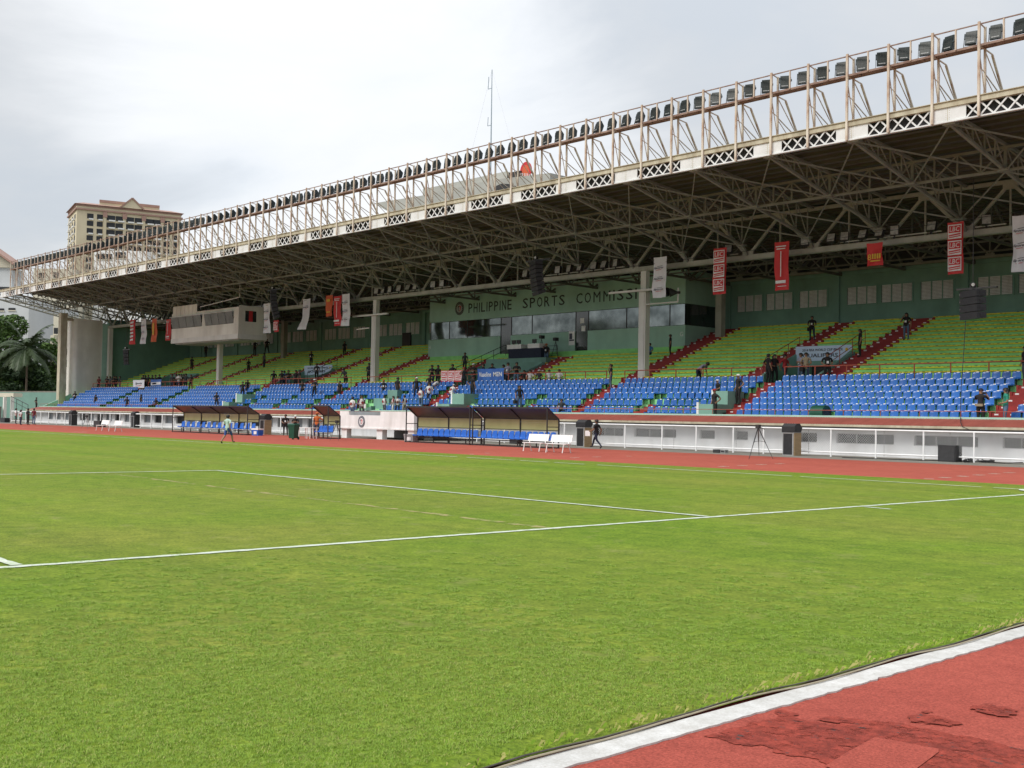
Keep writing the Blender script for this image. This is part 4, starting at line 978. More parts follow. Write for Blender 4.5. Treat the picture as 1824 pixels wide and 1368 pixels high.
# ------------------------------------------------------------------ floodlight gantry along the roof edge
ZL0, ZL1 = 18.42, 19.40
GX0, GX1 = -132.6, 2.0
GT = thing('floodlight_gantry', 'rusty cream lattice gantry standing along the front edge of the stand roof', 'gantry', (-60, YF, 16))
b = MB(); b.box(GX0, GX1, YF-.10, YF-.04, ZL0, ZL0+.10); b.box(GX0, GX1, YF-.04, YF+.38, ZL0+.02, ZL0+.05); b.box(GX0, GX1, YF+.38, YF+.44, ZL0, ZL0+.10); b.build('walkway_beam', RUSTD, GT)
b = MB(); b.bar((GX0,YF-.12,ZL1),(GX1,YF-.12,ZL1),.05,.05); b.build('top_rail', RUSTD, GT)
fm = MB()
fm.box(-.055,.055,-.20,-.11,ZF0-.02,ZL1+.10); fm.box(-.05,.05,.38,.46,ZF1,ZL1-.0)
fm.bar((0,-.15,ZL1+.05),(0,.42,ZL1-.05),.045,.045); fm.bar((0,-.15,ZL0),(0,.42,ZL0-.02),.06,.06)
fm.bar((0,1.12,ZL0-.12),(0,2.85,15.9),.085,.085); fm.bar((0,.42,ZL0-.02),(0,1.16,ZL0-.10),.05,.05)
fm.bar((0,.42,ZL0-.1),(0,2.5,16.4),.035,.035); fm.bar((0,.42,17.3),(0,2.45,16.45),.04,.04); fm.bar((0,.42,17.2),(0,2.1,16.0),.03,.03); fm.bar((0,-.12,17.5),(0,.42,17.35),.03,.03); fm.bar((0,-.13,18.2),(0,.42,ZF1+.1),.035,.035)
fmm = fm.mesh('gantry_frame', RUST)
im = MB().box(-.035,.035,-.15,-.09,ZL0+.05,ZL1).mesh('rail_post', RUST)
x = -11.85; gxs = []
while x > GX0: gxs.append(x); x -= 2.185
gxs = [-11.85+2.185*k for k in (6,5,4,3,2,1)]+gxs
gxs = [x for x in gxs if x < GX1]
for x in gxs:
    o = link('gantry_frame', fmm, GT); o.location = Vector((x, YF, 0))-ORIG[GT.name]
    o = link('rail_post', im, GT); o.location = Vector((x+1.09, YF, 0))-ORIG[GT.name]
# floodlights, two in each bay
hs = MB(); hs.prism([(-.30,-.02,-.30),(.30,-.02,-.30),(.30,-.02,.30),(-.30,-.02,.30)], (0,.10,0)); hs.add([(-.29,.08,-.29),(.29,.08,-.29),(.29,.08,.29),(-.29,.08,.29),(-.16,.34,-.15),(.16,.34,-.15),(.16,.34,.17),(-.16,.34,.17)], [(0,1,5,4),(1,2,6,5),(2,3,7,6),(3,0,4,7),(4,5,6,7)])
hs.box(-.37,-.30,-.02,.07,-.02,.22); hs.box(.30,.37,-.02,.07,-.02,.22); hs.box(.37,.43,-.01,.05,.03,.12)
hsm = hs.mesh('housing', LAMPH)
ln = MB(); ln.box(-.27,.27,-.035,-.021,-.27,.27); ln.box(-.275,.275,-.042,-.036,-.035,-.02,1)
for s in (-.09,.09): ln.box(s-.006,s+.006,-.042,-.036,-.27,.27,1)
ln.box(-.2,.2,-.041,-.036,-.24,-.20,2)
lnm = ln.mesh('front_glass', [LENS, DARKM, GREY])
yk = MB(); yk.box(-.37,-.345,.0,.05,-.40,.12); yk.box(.345,.37,.0,.05,-.40,.12); yk.box(-.37,.37,0,.05,-.44,-.40); yk.box(-.03,.03,0,.05,-.50,-.44)
ykm = yk.mesh('yoke', DARKM)
FL = thing('floodlight', 'square grey metal floodlight bolted on the gantry along the roof edge', 'floodlight', (0,0,0), 'floodlights along the roof-edge gantry')
link('housing', hsm, FL); link('front_glass', lnm, FL); link('yoke', ykm, FL)
rr = random.Random(3); first = True; nl = 0; FLS = []
for gi_, x in enumerate(gxs):
    for d in (.60, 1.66):
        xx = x+d
        if xx > 1.2 or xx < GX0: continue
        p = (xx, YF+.16, ZL0+.56)
        # aim changes along the row in groups, as lamps aimed at different parts of the pitch
        gk = int((-xx)/14); base = [.02,.30,-.20,-.28,.1,-.35,.35,-.3,.25,.4][gk % 10]
        rz = base+rr.gauss(0,.10); rx = -.18+rr.gauss(0,.07)
        o = FL if first else clone(FL, None, p); first = False
        o.location = p; ORIG[o.name] = Vector(p); o.rotation_euler = (rx, 0, rz); o.scale = (.80*rr.uniform(.96,1.04), 1.05, 1.14*rr.uniform(.96,1.04))
        w_ = Vector(p)-CAM; inv = w_.dot(right)/w_.dot(fwd)*FPX+IW/2 < 1830
        FLS.append((xx, o, inv, 'turned to the left' if rz < -.15 else ('turned to the right' if rz > .15 else 'facing straight out')))
FLS.sort(key=lambda q: -q[0]); k = 0
for xx, o, inv, how in FLS:
    if inv: k += 1
    o['label'] = 'grey square floodlight on the roof-edge gantry, %s lamp from the right edge of view' % (ordn(k) if inv else 'outermost')
# lamps on the main beam, under the roof
bh = MB(); bh.prism([(-.20,-.02,-.22),(.20,-.02,-.22),(.20,-.02,.22),(-.20,-.02,.22)], (0,.2,0)); bh.box(-.04,.04,.05,.1,-.36,-.22); bhm = bh.mesh('housing', DARKM)
bgm = MB().box(-.18,.18,-.03,-.021,-.20,.20).mesh('reflector', SILV)
BLP = [(1297,443,-.2),(1433,447,.1),(1504,430,.3),(1536,424,.3),(1566,420,.25),(1593,416,.2),(1659,406,-.05),(1757,398,0),(993,484,.6),(1013,481,.5),(1032,478,.5),(1057,474,.3),(1075,473,.3),(1096,468,.4),(771,509,.4),(787,507,.3),(935,490,.5),
       (670,522,.6),(682,522,.5),(694,520,.5),(710,516,.4),(726,515,.5),(739,514,.5),(560,535,.5),(1480,435,.2),(361,541,.7),(374,540,.7),(386,538,.6),(397,537,.7),(410,535,.7),(284,569,.6),(292,568,.6)]
BL = thing('beam_floodlight', 'small silver floodlight mounted on the cream beam under the roof', 'floodlight', (0,0,0), 'small floodlights on the beam under the roof')
link('housing', bhm, BL); link('reflector', bgm, BL); first = True; BLS = []
for px_, py_, rz in BLP:
    p = at(px_, py_, Y=45.4); p.z = min(max(p.z, 12.75), 13.2) if px_ > 440 or px_ < 300 else max(p.z, 12.9)
    o = BL if first else clone(BL, None, p); first = False
    o.location = p; ORIG[o.name] = Vector(p); o.rotation_euler = (-.25+rr.uniform(-.25,.2), 0, .35-rz*.6+rr.uniform(-.3,.3)); o.scale = (1.2,1.2,1.3); BLS.append((px_, o))
BLS.sort(key=lambda q: -q[0])
for k, (px_, o) in enumerate(BLS): o['label'] = 'small silver floodlight on the cream roof beam, %s of these lamps from the right' % ordn(k+1)
b = MB()
for x0, x1, y0, y1 in ((1495,1675,441,420),(970,1110,493,482),(668,745,531,521),(768,800,517,513),(1298,1312,461,459),(1735,1790,413,408)):
    A = at(x0, y0, Y=45.35); B = at(x1, y1, Y=45.35); b.bar((A.x,45.5,12.42),(B.x,45.5,12.42),.08,.06)
b.build('lamp_bar', BEAM, RF)

# roof slab and masts on top
SLABM = mat('slab_grey', (.44,.44,.40), (.36,.36,.33), .3, .8, grime=.4)
RS = thing('roof_wing', 'pale concrete wing roof with an upper slab rising behind the stand fascia', 'roof', (-80, 60, 24))
def pxz(x, y, Y=60): p = at(x, y, Y=Y); return (p.x, Y, p.z)
b = MB(); b.prism([pxz(666,362), pxz(672,366), pxz(690,376), pxz(700,390), pxz(880,352), pxz(980,335), pxz(980,308), pxz(905,317), pxz(870,321), pxz(760,347)], (0,9,0)); b.build('lower_slab', SLABM, RS)
b = MB(); b.prism([pxz(753,348,61), pxz(753,337,61), pxz(902,305,61), pxz(915,308,61), pxz(915,316,61), pxz(800,342,61)], (0,8,0)); b.build('upper_slab', SLABM, RS)
b = MB(); b.prism([pxz(880,340,59.9), pxz(884,331,59.9), pxz(893,327,59.9), pxz(910,328,59.9), pxz(922,333,59.9), pxz(922,340,59.9)], (0,.08,0)); b.build('arch_opening', DARKM, RS)
b = MB(); c = pxz(917,313,60.5); b.box(c[0]-.9,c[0]+.9,60.3,60.6,c[2]-.25,c[2]+.35); b.build('tank', DARKM, RS)
for k in range(9):
    c = pxz(925+k*3.0,316+k*.2,60.4); m = MB(); m.tube((c[0],60.4,c[2]-.6),(c[0],60.4,c[2]+.45),.035,n=5); m.build('rail_post', WHITE, RS)
dk_ = thing('dish_antenna', 'round red dish antenna on the wing roof behind the gantry', 'antenna', pxz(935,306,60.8))
c = Vector(pxz(936,304.5,60.8)); m = MB(); m.disc((c.x,60.8,c.z), .78, 'y', 24, 0, rz=.9, th=.14); m.disc((c.x,60.79,c.z), .5, 'y', 18, 1, rz=.58, th=.02); m.build('dish', [INKR, ORGB], dk_)
m = MB(); m.tube((c.x,61,c.z-2),(c.x,61,c.z),.07,n=6); m.build('pole', GREY, dk_)
AN = thing('radio_mast', 'tall thin blue-grey radio mast with two side aerials above the roof', 'mast', pxz(874,320,62))
c0, c1 = Vector(pxz(873.5,330,62)), Vector(pxz(876.5,124,62)); m = MB(); m.tube(c0, c1, .085, .04, n=6); m.build('pole', mat('mast_grey', (.34,.42,.48), None, 3, .5), AN)
for z0, z1 in ((.30,.62),(.62,.97)):
    a = c0.lerp(c1, z0+.24*.0+ (.18 if z0 < .5 else .18)); 
    m = MB(); top_ = c0.lerp(c1, z1); bot = c0.lerp(c1, z0+.22); m.path([(bot.x,62,bot.z),(bot.x-.55,62,bot.z),(bot.x-.5,62,top_.z-.3)], .035, 5); m.build('aerial', MATS['mast_grey'], AN)
for dx_ in (-4.5, 4.5):
    m = MB(); m.tube(c1, (c0.x+dx_, 62, c0.z), .006, n=4); m.build('guy_wire', GREY, AN)

# ================================================================== FENCES
FY, FH = 34.3, 1.34
def fence(label, xs, mesh_on=True, r_=.042):
    t = thing('chain_link_fence', label, 'fence', ((xs[0]+xs[-1])/2, FY, 0))
    a, b_ = xs[0], xs[-1]
    MB().tube((a,FY,FH),(b_,FY,FH),r_,n=8).build('top_rail', FENCEW, t)
    MB().tube((a,FY,.22),(b_,FY,.22),.036,n=8).build('bottom_rail', FENCEW, t)
    pm = MB().tube((0,0,0),(0,0,FH),r_,n=8).mesh('post', FENCEW)
    for x in xs: o = link('post', pm, t); o.location = Vector((x,FY,0))-ORIG[t.name]
    if mesh_on:
        m = MB(); h = FH-.04-.26; k = a-h; st = .125
        while k < b_:
            for s in (0, 1):
                x0, x1 = (k, k+h) if s == 0 else (k+h, k); z0, z1 = .26, .26+h
                lo, hi = min(x0,x1), max(x0,x1)
                if hi > a and lo < b_:
                    # clip to the run
                    def pt(t_): return (x0+(x1-x0)*t_, z0+(z1-z0)*t_)
                    t0, t1 = 0.0, 1.0
                    for lim, sg in ((a, 1), (b_, -1)):
                        da, db = sg*(x0-lim), sg*(x1-lim)
                        if da < 0 < db: t0 = max(t0, da/(da-db))
                        elif db < 0 < da: t1 = min(t1, da/(da-db))
                        elif da < 0 and db < 0: t0 = 1.0; t1 = 0.0
                    if t1 > t0:
                        (xa, za), (xb2, zb2) = pt(t0), pt(t1); w_ = .0085; yy = FY+(.004 if s else -.004)
                        m.add([(xa-w_,yy,za),(xa+w_,yy,za),(xb2+w_,yy,zb2),(xb2-w_,yy,zb2),(xa,yy+.012,za),(xb2,yy+.012,zb2)], [(0,1,2,3),(1,4,5,2),(4,0,3,5)])
            k += st
        tag(m.build('chain_link_mesh', mat('mesh_wire', (.66,.67,.67), None, 3, .5) if 'mesh_wire' not in MATS else MATS['mesh_wire'], t), kind='stuff')
    return t
fr_px = [1005,1040,1113,1179,1240,1306,1360,1414,1480,1560,1645,1735,1830]
xs_ = [at(p, 800, Y=FY).x for p in fr_px]; xs_ += [xs_[-1]+2.7, xs_[-1]+5.4]
fence('white pipe fence with chain link mesh along the right half of the track', [-48.5,-45.6,-42.9]+xs_)
fence('white pipe fence along the track at the far left of the stand', [-131+2.35*k for k in range(30)], False, .055)

# ================================================================== TEAM SHELTERS
bk_shell = seat_meshes(BLUEB)
def shelter(label, x0, x1, yf, yb, zf, zb, posts, nseat, sx0, sx1, backs=4):
    t = thing('team_shelter', label, 'shelter', ((x0+x1)/2, (yf+yb)/2, 0))
    s = .055
    for nm_, p_, q_, w_, h_ in (('front_beam',(x0,yf,zf),(x1,yf,zf),s*1.3,s*1.6),('rear_beam',(x0,yb,zb),(x1,yb,zb),s,s),('back_rail',(x0,yb,.95),(x1,yb,.95),s*.8,s*.8),('front_sill',(x0-.1,yf,.03),(x1+.05,yf,.03),s,s),('rear_sill',(x0,yb,.03),(x1,yb,.03),s,s)):
        MB().bar(p_, q_, w_, h_).build(nm_, DARKM, t)
    for x in posts:
        p = MB(); e = x in (x0, x1)
        if e or len(posts) > 3: p.bar((x,yf,0),(x,yf,zf),s,s) if e else None
        p.bar((x,yb,0),(x,yb,zb),s*1.2,s*1.2); p.bar((x,yf,zf),(x,yb,zb),s,s*1.2)
        if e: p.bar((x,yf,1.15),(x,yb,1.15),s*.8,s*.8); p.bar((x,yf,.03),(x,yb,.03),s,s)
        p.build('end_frame' if e else 'roof_rib', DARKM, t)
    r = MB()
    for a, c in zip(posts, posts[1:]):
        r = MB(); d = .012
        r.add([(a+.03,yf+.03,zf+.02),(c-.03,yf+.03,zf+.02),(c-.03,yb-.03,zb+.02),(a+.03,yb-.03,zb+.02),(a+.03,yf+.03,zf+.02+d),(c-.03,yf+.03,zf+.02+d),(c-.03,yb-.03,zb+.02+d),(a+.03,yb-.03,zb+.02+d)], [(0,3,2,1),(4,5,6,7),(0,1,5,4),(1,2,6,5),(2,3,7,6),(3,0,4,7)])
        r.build('roof_panel', TINT, t)
        r = MB(); r.box(a+.04, c-.04, yb+.03, yb+.042, .97, zb-.03); r.build('back_panel', POLY, t)
    ys_ = yb-.55
    b = MB(); b.bar((sx0-.2,ys_,.33),(sx1+.2,ys_,.33),.05,.05); 
    k = sx0
    while k < sx1+.1: b.bar((k,ys_,0),(k,ys_,.33),.05,.05); b.bar((k,ys_-.3,.02),(k,ys_+.15,.02),.04,.03); k += 1.5
    b.build('bench_frame', DARKM, t)
    for k in range(nseat):
        o = link('seat', bk_shell, t); o.location = Vector((sx0+(sx1-sx0)*k/(nseat-1), ys_+.1, .03))-ORIG[t.name]; o.rotation_euler.z = random.gauss(0,.03); o.scale = (min(1, (sx1-sx0)/(nseat-1)*.90/.47),1,1.05)
    return t
Yc = 28.0
cx0, cxm, cxm2, cx1 = [at(p, 760, Y=Yc).x for p in (723.5, 837, 842, 974.5)]
q = at(995.7, 747.5, X=cx1); Ycb, Zcb = q.y, q.z
zfc = at(850, 725.5, Y=Yc).z
shelter('left unit of the long black team shelter with blue seats beside the white balcony', cx0, cxm, Yc, Ycb, zfc, Zcb, [cx0, (cx0+cxm)/2, cxm], 11, at(746,775,Y=Ycb-.5).x, at(845,778,Y=Ycb-.5).x)
shelter('right unit of the long black team shelter, behind the two white benches', cxm2, cx1, Yc, Ycb, zfc, Zcb, [cxm2, (cxm2+cx1)/2, cx1], 13, at(860,778,Y=Ycb-.5).x, at(983,783,Y=Ycb-.5).x)
Yl = 27.4; lx0, lx1 = at(307.8,745,Y=Yl).x, at(441,745,Y=Yl).x; q = at(461.8,737.7,X=lx1)
shelter('black team shelter with blue seats at the left, behind the walking player', lx0, lx1, Yl, q.y, at(374,723.3,Y=Yl).z, q.z, [lx0, lx0+(lx1-lx0)*.25, lx0+(lx1-lx0)*.5, lx0+(lx1-lx0)*.75, lx1], 14, at(325,758,Y=q.y-.5).x, at(450,764,Y=q.y-.5).x)
Ys = 27.45; sx0_, sx1_ = at(555.4,750,Y=Ys).x, at(584.5,750,Y=Ys).x; q = at(605.8,741,X=sx1_)
shelter('small black officials shelter with a few blue seats left of the white balcony', sx0_, sx1_, Ys, q.y, at(570,723,Y=Ys).z, q.z, [sx0_, sx1_], 4, sx0_+.35, sx1_-.35)

# ================================================================== BENCHES, TABLE, BIN
def bench(label, x, y, rz):
    t = thing('park_bench', label, 'bench', (x,y,0), 'white benches on the track', rz)
    L_ = 1.28
    m = MB()
    for k in range(3): m.box(-L_/2, L_/2, -.22+k*.135, -.10+k*.135, .405, .435)
    link('seat', m.mesh('seat', BENCHW), t)
    m = MB()
    m.prism([(-L_/2,.20,.50),(L_/2,.20,.50),(L_/2,.30,.84),(-L_/2,.30,.84)], (0,.025,.0)); link('backrest', m.mesh('backrest', BENCHW), t)
    for s in (-.5, .5):
        m = MB(); m.bar((s,-.20,.40),(s-.02,-.27,0),.035,.035); link('leg', m.mesh('leg', BENCHW), t)
        m = MB(); m.bar((s,.30,.84),(s,.16,.40),.035,.035); m.bar((s,.16,.40),(s+.02,.30,0),.035,.035); m.bar((s,-.2,.40),(s,.17,.40),.035,.03); link('leg', m.mesh('leg', BENCHW), t)
    return t
p1, p2 = at(953, 804, Z=0), at(994, 806.5, Z=0)
bench('white track bench in front of the right team shelter, left of a pair', p1.x, p1.y, .10)
bench('white bench on the track, the right of the pair beside the speaker crate', p2.x, p2.y, .10)
p1, p2 = at(182, 767, Z=0), at(205, 768.5, Z=0)
bench('white bench on the far left track, beside the black amplifier case', p1.x, p1.y, .05)
bench('white bench on the far left track, the one nearer the left team shelter', p2.x, p2.y, .05)
A, B = at(537,781,Z=0), at(577,782,Z=0)
t = thing('folding_table', 'white folding table standing before the small officials shelter', 'table', ((A.x+B.x)/2, A.y, 0))
m = MB(); m.box(A.x-.1, B.x+.1, A.y-.3, A.y+.35, .70, .735); m.build('table_top', BENCHW, t)
for xx in (A.x+.05, (A.x+B.x)/2+.3, B.x-.05):
    for yy in (A.y-.22, A.y+.27): m = MB(); m.bar((xx,yy,0),(xx,yy,.70),.035,.035); m.build('leg', BENCHW, t)
c = at(522.5, 783, Z=0)
t = thing('wheelie_bin', 'dark green wheeled rubbish bin standing on the track before the guards', 'bin', c, None, .35); t.scale = (.80,.80,1.0)
m = MB(); m.add([(-.24,-.26,.08),(.24,-.26,.08),(.24,.24,.08),(-.24,.24,.08),(-.31,-.33,.88),(.31,-.33,.88),(.31,.34,.88),(-.31,.34,.88)], [(0,3,2,1),(0,1,5,4),(1,2,6,5),(2,3,7,6),(3,0,4,7),(4,5,6,7)]); m.box(-.335,.335,-.355,.365,.86,.91); link('body', m.mesh('body', GREENB), t)
m = MB(); m.box(-.33,.33,-.36,.36,.912,.94); m.add([(-.33,-.36,.94),(.33,-.36,.94),(.33,.36,.94),(-.33,.36,.94),(-.24,-.2,.99),(.24,-.2,.99),(.24,.26,.99),(-.24,.26,.99)], [(0,1,5,4),(1,2,6,5),(2,3,7,6),(3,0,4,7),(4,5,6,7)]); m.bar((-.28,.42,.93),(.28,.42,.93),.035,.035); m.box(-.28,-.24,.34,.43,.91,.94); m.box(.24,.28,.34,.43,.91,.94); link('lid', m.mesh('lid', GREENB), t)
for s in (-.27, .27): m = MB(); m.tube((s-.03,.28,.10),(s+.03,.28,.10),.10,n=14); link('wheel', m.mesh('wheel', BLACK), t)

# ================================================================== SOUND AND CAMERA GEAR
def stack(label1, label2, px, py, wood=True, rz=0.0, s=1.0):
    c = at(px, py, Z=0)
    t = thing('speaker_crate', label1, 'loudspeaker', c, None, rz)
    m = MB(); m.box(-.30*s,.34*s,.0,.60*s,0,1.12*s); link('crate', m.mesh('crate', WOOD if wood else CHAR), t)
    m = MB(); m.box(-.27*s,.22*s,-.03,-.002,.05,1.07*s); link('grille', m.mesh('grille', BLACK), t)
    m = MB(); m.box(.24*s,.31*s,-.03,-.002,.0,1.12*s); m.box(-.31*s,.34*s,-.032,-.002,1.08*s,1.13*s); m.box(-.31*s,-.275*s,-.032,-.002,0,1.08*s); m.box(-.27*s,.24*s,-.032,-.002,0,.045); link('edge_trim', m.mesh('edge_trim', GREY), t)
    t2 = thing('stage_monitor', label2, 'loudspeaker', (c.x, c.y, 1.135*s), None, rz)
    m = MB(); m.prism([(-.36*s,-.05,.0),(-.36*s,.5*s,0),(-.36*s,.62*s,.22*s),(-.36*s,.42*s,.44*s),(-.36*s,.16*s,.44*s),(-.36*s,-.05,.30*s)], (.74*s,0,0)); link('cabinet', m.mesh('cabinet', CHAR), t2)
    m = MB(); m.box(-.33*s,.34*s,-.062,-.052,.03,.27*s); link('grille', m.mesh('grille', BLACK), t2)
    return t
stack('black speaker in a plywood sided crate at the fence right of the tripod', 'black wedge monitor on top of the crate right of the tripod', 1404, 811.5)
stack('black speaker in a plywood sided crate beside the walking man in black', 'black wedge monitor on the crate beside the walking man in black', 1034, 796)
stack('black speaker crate at the fence right of the white track benches at the left', 'black wedge monitor on the crate at the fence, above the pair of far benches', 236, 761.5, False)
stack('black speaker crate in the far left fence beside the red shirted man', 'black wedge monitor on the far left crate', 125, 757.5, False)
stack('black speaker crate with brown side, right of the left team shelter', 'black wedge monitor on the crate between shelter and guard', 467, 774)
def amp(label, px, py, w_, h_, d_=.6, m_=BLACK, Z=0):
    c = at(px, py, Z=Z); t = thing('amplifier_case', label, 'case', c)
    b = MB(); b.box(-w_/2,w_/2,0,d_,0,h_); link('case', b.mesh('case', m_), t)
    b = MB(); b.box(-w_/2+.04,w_/2-.04,-.012,-.001,.04,h_-.04); b.box(w_/2+.001,w_/2+.02,d_*.4,d_*.6,h_*.45,h_*.6); link('grille', b.mesh('grille', CHAR), t)
    return t
amp('large black subwoofer standing before the fence at the right end', 1686, 822.5, .82, .74, .62)
amp('flat black case lying behind the fence left of the tripod', 1276, 806.5, .45, .17, .4)
amp('small grey and black case beside the flat case behind the fence', 1287, 807, .28, .17, .3, GREY)
amp('black amplifier case at the left edge before the fence', 4, 752.5, 1.6, .55, .6)
amp('black amplifier case beside the far left tripod and benches', 172, 760.5, 1.5, .6, .6)
amp('black case on the ground behind the seats of the long team shelter', 915, 790.5, .8, .4, .4)
def tripod(label, ap, feet, head=True):
    c = at(*feet[0], Z=0); f = [at(x, y, Z=0) for x, y in feet]; cen = sum(f, Vector())/len(f)
    top = at(*ap, Y=cen.y); top = Vector((cen.x*.35+top.x*.65, cen.y, top.z))
    t = thing('tripod', label, 'tripod', (cen.x, cen.y, 0))
    for q in f: m = MB(); m.tube(top, top.lerp(q,.5), .026, .024, n=6); m.tube(top.lerp(q,.48), q, .018, .013, n=6); m.build('leg', DARKM, t)
    m = MB(); m.box(top.x-.09,top.x+.09,top.y-.09,top.y+.09,top.z-.06,top.z+.12); m.bar((top.x,top.y,top.z+.04),(top.x+.42,top.y-.1,top.z-.08),.03,.03); m.build('pan_head', DARKM, t)
    mid = top.lerp(cen, .45); m = MB()
    for q in f: m.tube(mid, top.lerp(q,.47), .01, n=4)
    m.build('spreader', DARKM, t); return t
tripod('tall black camera tripod standing on the track before the fence', (1348,761), [(1334,818),(1377,817.5),(1352,811)])
tripod('black camera tripod on the far left track behind the white benches', (154,742), [(145,763),(156,764),(161,761)])
tripod('small dark tripod standing at the corner of the small officials shelter', (600,752), [(588,784),(603,785),(607,782)])
tripod('camera tripod on the platform before the teal box', (965,600), [(0,0),(0,0),(0,0)]) if False else None
def platform_tripod(label, px, py0, Y, z0):
    p = at(px, py0, Y=Y); t = thing('tripod', label, 'tripod', (p.x, Y, z0))
    for a in (0, 2.1, 4.2): m = MB(); m.tube((p.x,Y,p.z-.15),(p.x+.38*math.cos(a),Y+.38*math.sin(a),z0),.022,n=5); m.build('leg', DARKM, t)
    m = MB(); m.box(p.x-.14,p.x+.14,Y-.2,Y+.2,p.z-.15,p.z+.12); m.build('camera', BLACK, t); return t
platform_tripod('camera on a tripod standing on the platform behind the man in the orange cap', 965, 600, 51.2, 6.55)
platform_tripod('second camera on a tripod at the right end of the platform', 990, 604, 51.6, 6.55)
def cooler(label, px, py, w_, h_, body, lid):
    c = at(px, py, Z=0); t = thing('cool_box', label, 'cool box', c, None, .05)
    b = MB(); b.add([(-w_/2+.03,.03,0),(w_/2-.03,.03,0),(w_/2-.03,.42,0),(-w_/2+.03,.42,0),(-w_/2,0,h_*.8),(w_/2,0,h_*.8),(w_/2,.45,h_*.8),(-w_/2,.45,h_*.8)], [(0,3,2,1),(4,5,6,7),(0,1,5,4),(1,2,6,5),(2,3,7,6),(3,0,4,7)]); link('body', b.mesh('body', body), t)
    b = MB(); b.box(-w_/2-.015,w_/2+.015,-.015,.465,h_*.802,h_); link('lid', b.mesh('lid', lid), t)
    b = MB(); b.box(-w_*.12,w_*.3,-.016,-.004,h_*.2,h_*.62); link('sticker', b.mesh('sticker', INKW), t); return t
cooler('blue cool box with white lid at the right end of the left team shelter', 453.5, 776, .85, .52, BLUEB, BENCHW)
cooler('grey cool box with pale lid at the left end of the long team shelter', 727, 787.5, .85, .5, GREY, GREY)
for lab_, pts in (('black cable coiled on the apron right of the large subwoofer', [(1718,822),(1724,819),(1733,820.5),(1728,823),(1719,823)]), ('tangle of black cable at the fence foot at the right edge', [(1742,821),(1750,817.5),(1760,820),(1768,821.5),(1756,823),(1745,822.5)])):
    m = MB(); P_ = [at(x, y, Z=.03) for x, y in pts]
    for rep in range(4): m.path([p+Vector((random.uniform(-.15,.15), random.uniform(-.12,.12), .02*rep)) for p in P_], .022, 5)
    tag(m.build('cable', BLACK), lab_, 'cable')
m = MB(); m.path([at(1825,823.5,Z=.02), at(1790,825,Z=.02), at(1760,823,Z=.02), at(1715,820.5,Z=.02), at(1640,820,Z=.02), at(1560,817,Z=.02), at(1500,814.5,Z=.02)], .018, 5)
tag(m.build('cable', BLACK), 'black cable running along the foot of the right-hand fence', 'cable')
# dark green hood standing in the front rows
t = thing('equipment_hood', 'dark green hood with a rounded top among the front blue seats', 'hood', (at(1461,735,Y=38.55).x, 38.55, 1.55))
m = MB(); pr_ = [(-.38,-.45,0),(-.38,.45,0),(-.38,.45,.62)]+[(-.38,.45*math.cos(a),.62+.40*math.sin(a)) for a in [PI*k/10 for k in range(1,10)]]+[(-.38,-.45,.62)]
m.prism(pr_, (.78,0,0)); link('hood', m.mesh('hood', GREENB), t)
m = MB(); m.box(.402,.42,-.36,.36,.05,.72); link('end_panel', m.mesh('end_panel', DARKM), t)

# ================================================================== HANGING LINE ARRAYS
def array(label, px, y0, y1, n, w_, curve):
    Y = 40.6; A, B = at(px, y0, Y=Y), at(px, y1, Y=Y); h = (A.z-B.z)/n
    t = thing('line_array', label, 'loudspeaker', (A.x, Y, A.z))
    y = 0; tilt = 0; z = 0
    for k in range(n):
        m = MB(); m.prism([(-w_/2,-.28,-.5*h+.012),(-w_/2,-.28,.5*h-.012),(-w_/2,.26,.42*h),(-w_/2,.26,-.42*h)], (w_,0,0)); m.box(-w_/2-.03,-w_/2,-.1,.0,-.3*h,.3*h); m.box(w_/2,w_/2+.03,-.1,0,-.3*h,.3*h)
        o = link('speaker_cabinet', m.mesh('speaker_cabinet', BLACK), t); o.location = (0, y, -h*(k+.5)); o.rotation_euler = (tilt, 0, -.5)
        tilt += curve; y += math.sin(tilt)*h*.9
        m = MB(); m.box(-w_/2-.006,-w_/2+.05,-.292,-.281,-.02,.02); o2 = link('latch', m.mesh('latch', GREY), o)
    m = MB(); m.box(-w_*.6,w_*.9,-.09,.09,.03,.12); m.box(-.12,.12,-.3,.3,.0,.05); link('fly_frame', m.mesh('fly_frame', DARKM), t)
    m = MB(); m.box(-.11,.11,-.11,.11,.12,.34); m.ball((.0,-.11,.27),.10,8,4); link('hoist_motor', m.mesh('hoist_motor', DARKM), t)
    m = MB(); m.tube((.1,-.14,.26),(.1,-.2,.26),.085,n=10); link('hoist_lamp', m.mesh('hoist_lamp', SILV), t)
    m = MB(); m.tube((0,0,.3),(0,0,14.0-A.z),.018,n=5); link('chain', m.mesh('chain', DARKM), t)
array('black hanging line array in mid stand above the large lettering', 955, 466, 524, 8, 1.65, .045)
array('black hanging line array at the right, above the yellow benches', 1733, 517, 569, 4, 1.38, .02)
array('black hanging line array right of the commentary booth', 487, 518, 567, 8, 1.7, .05)
array('small black line array hanging low in front of the dark teal end wall', 225, 624, 650, 4, 1.25, .03)
for lab_, pts, Y in (('thin dark cable hanging from the right-hand line array to the roof below', [(1720,571),(1716,640),(1712,690),(1711,735)], 40.4), ):
    m = MB(); m.path([at(x, y, Y=Y-.3*k) for k, (x, y) in enumerate(pts)]+[Vector(at(1711,752,Y=36.1)), Vector(at(1714,760,Y=36.0)), Vector(at(1728,766,Y=35.6))], .018, 5); tag(m.build('cable', BLACK), lab_, 'cable')

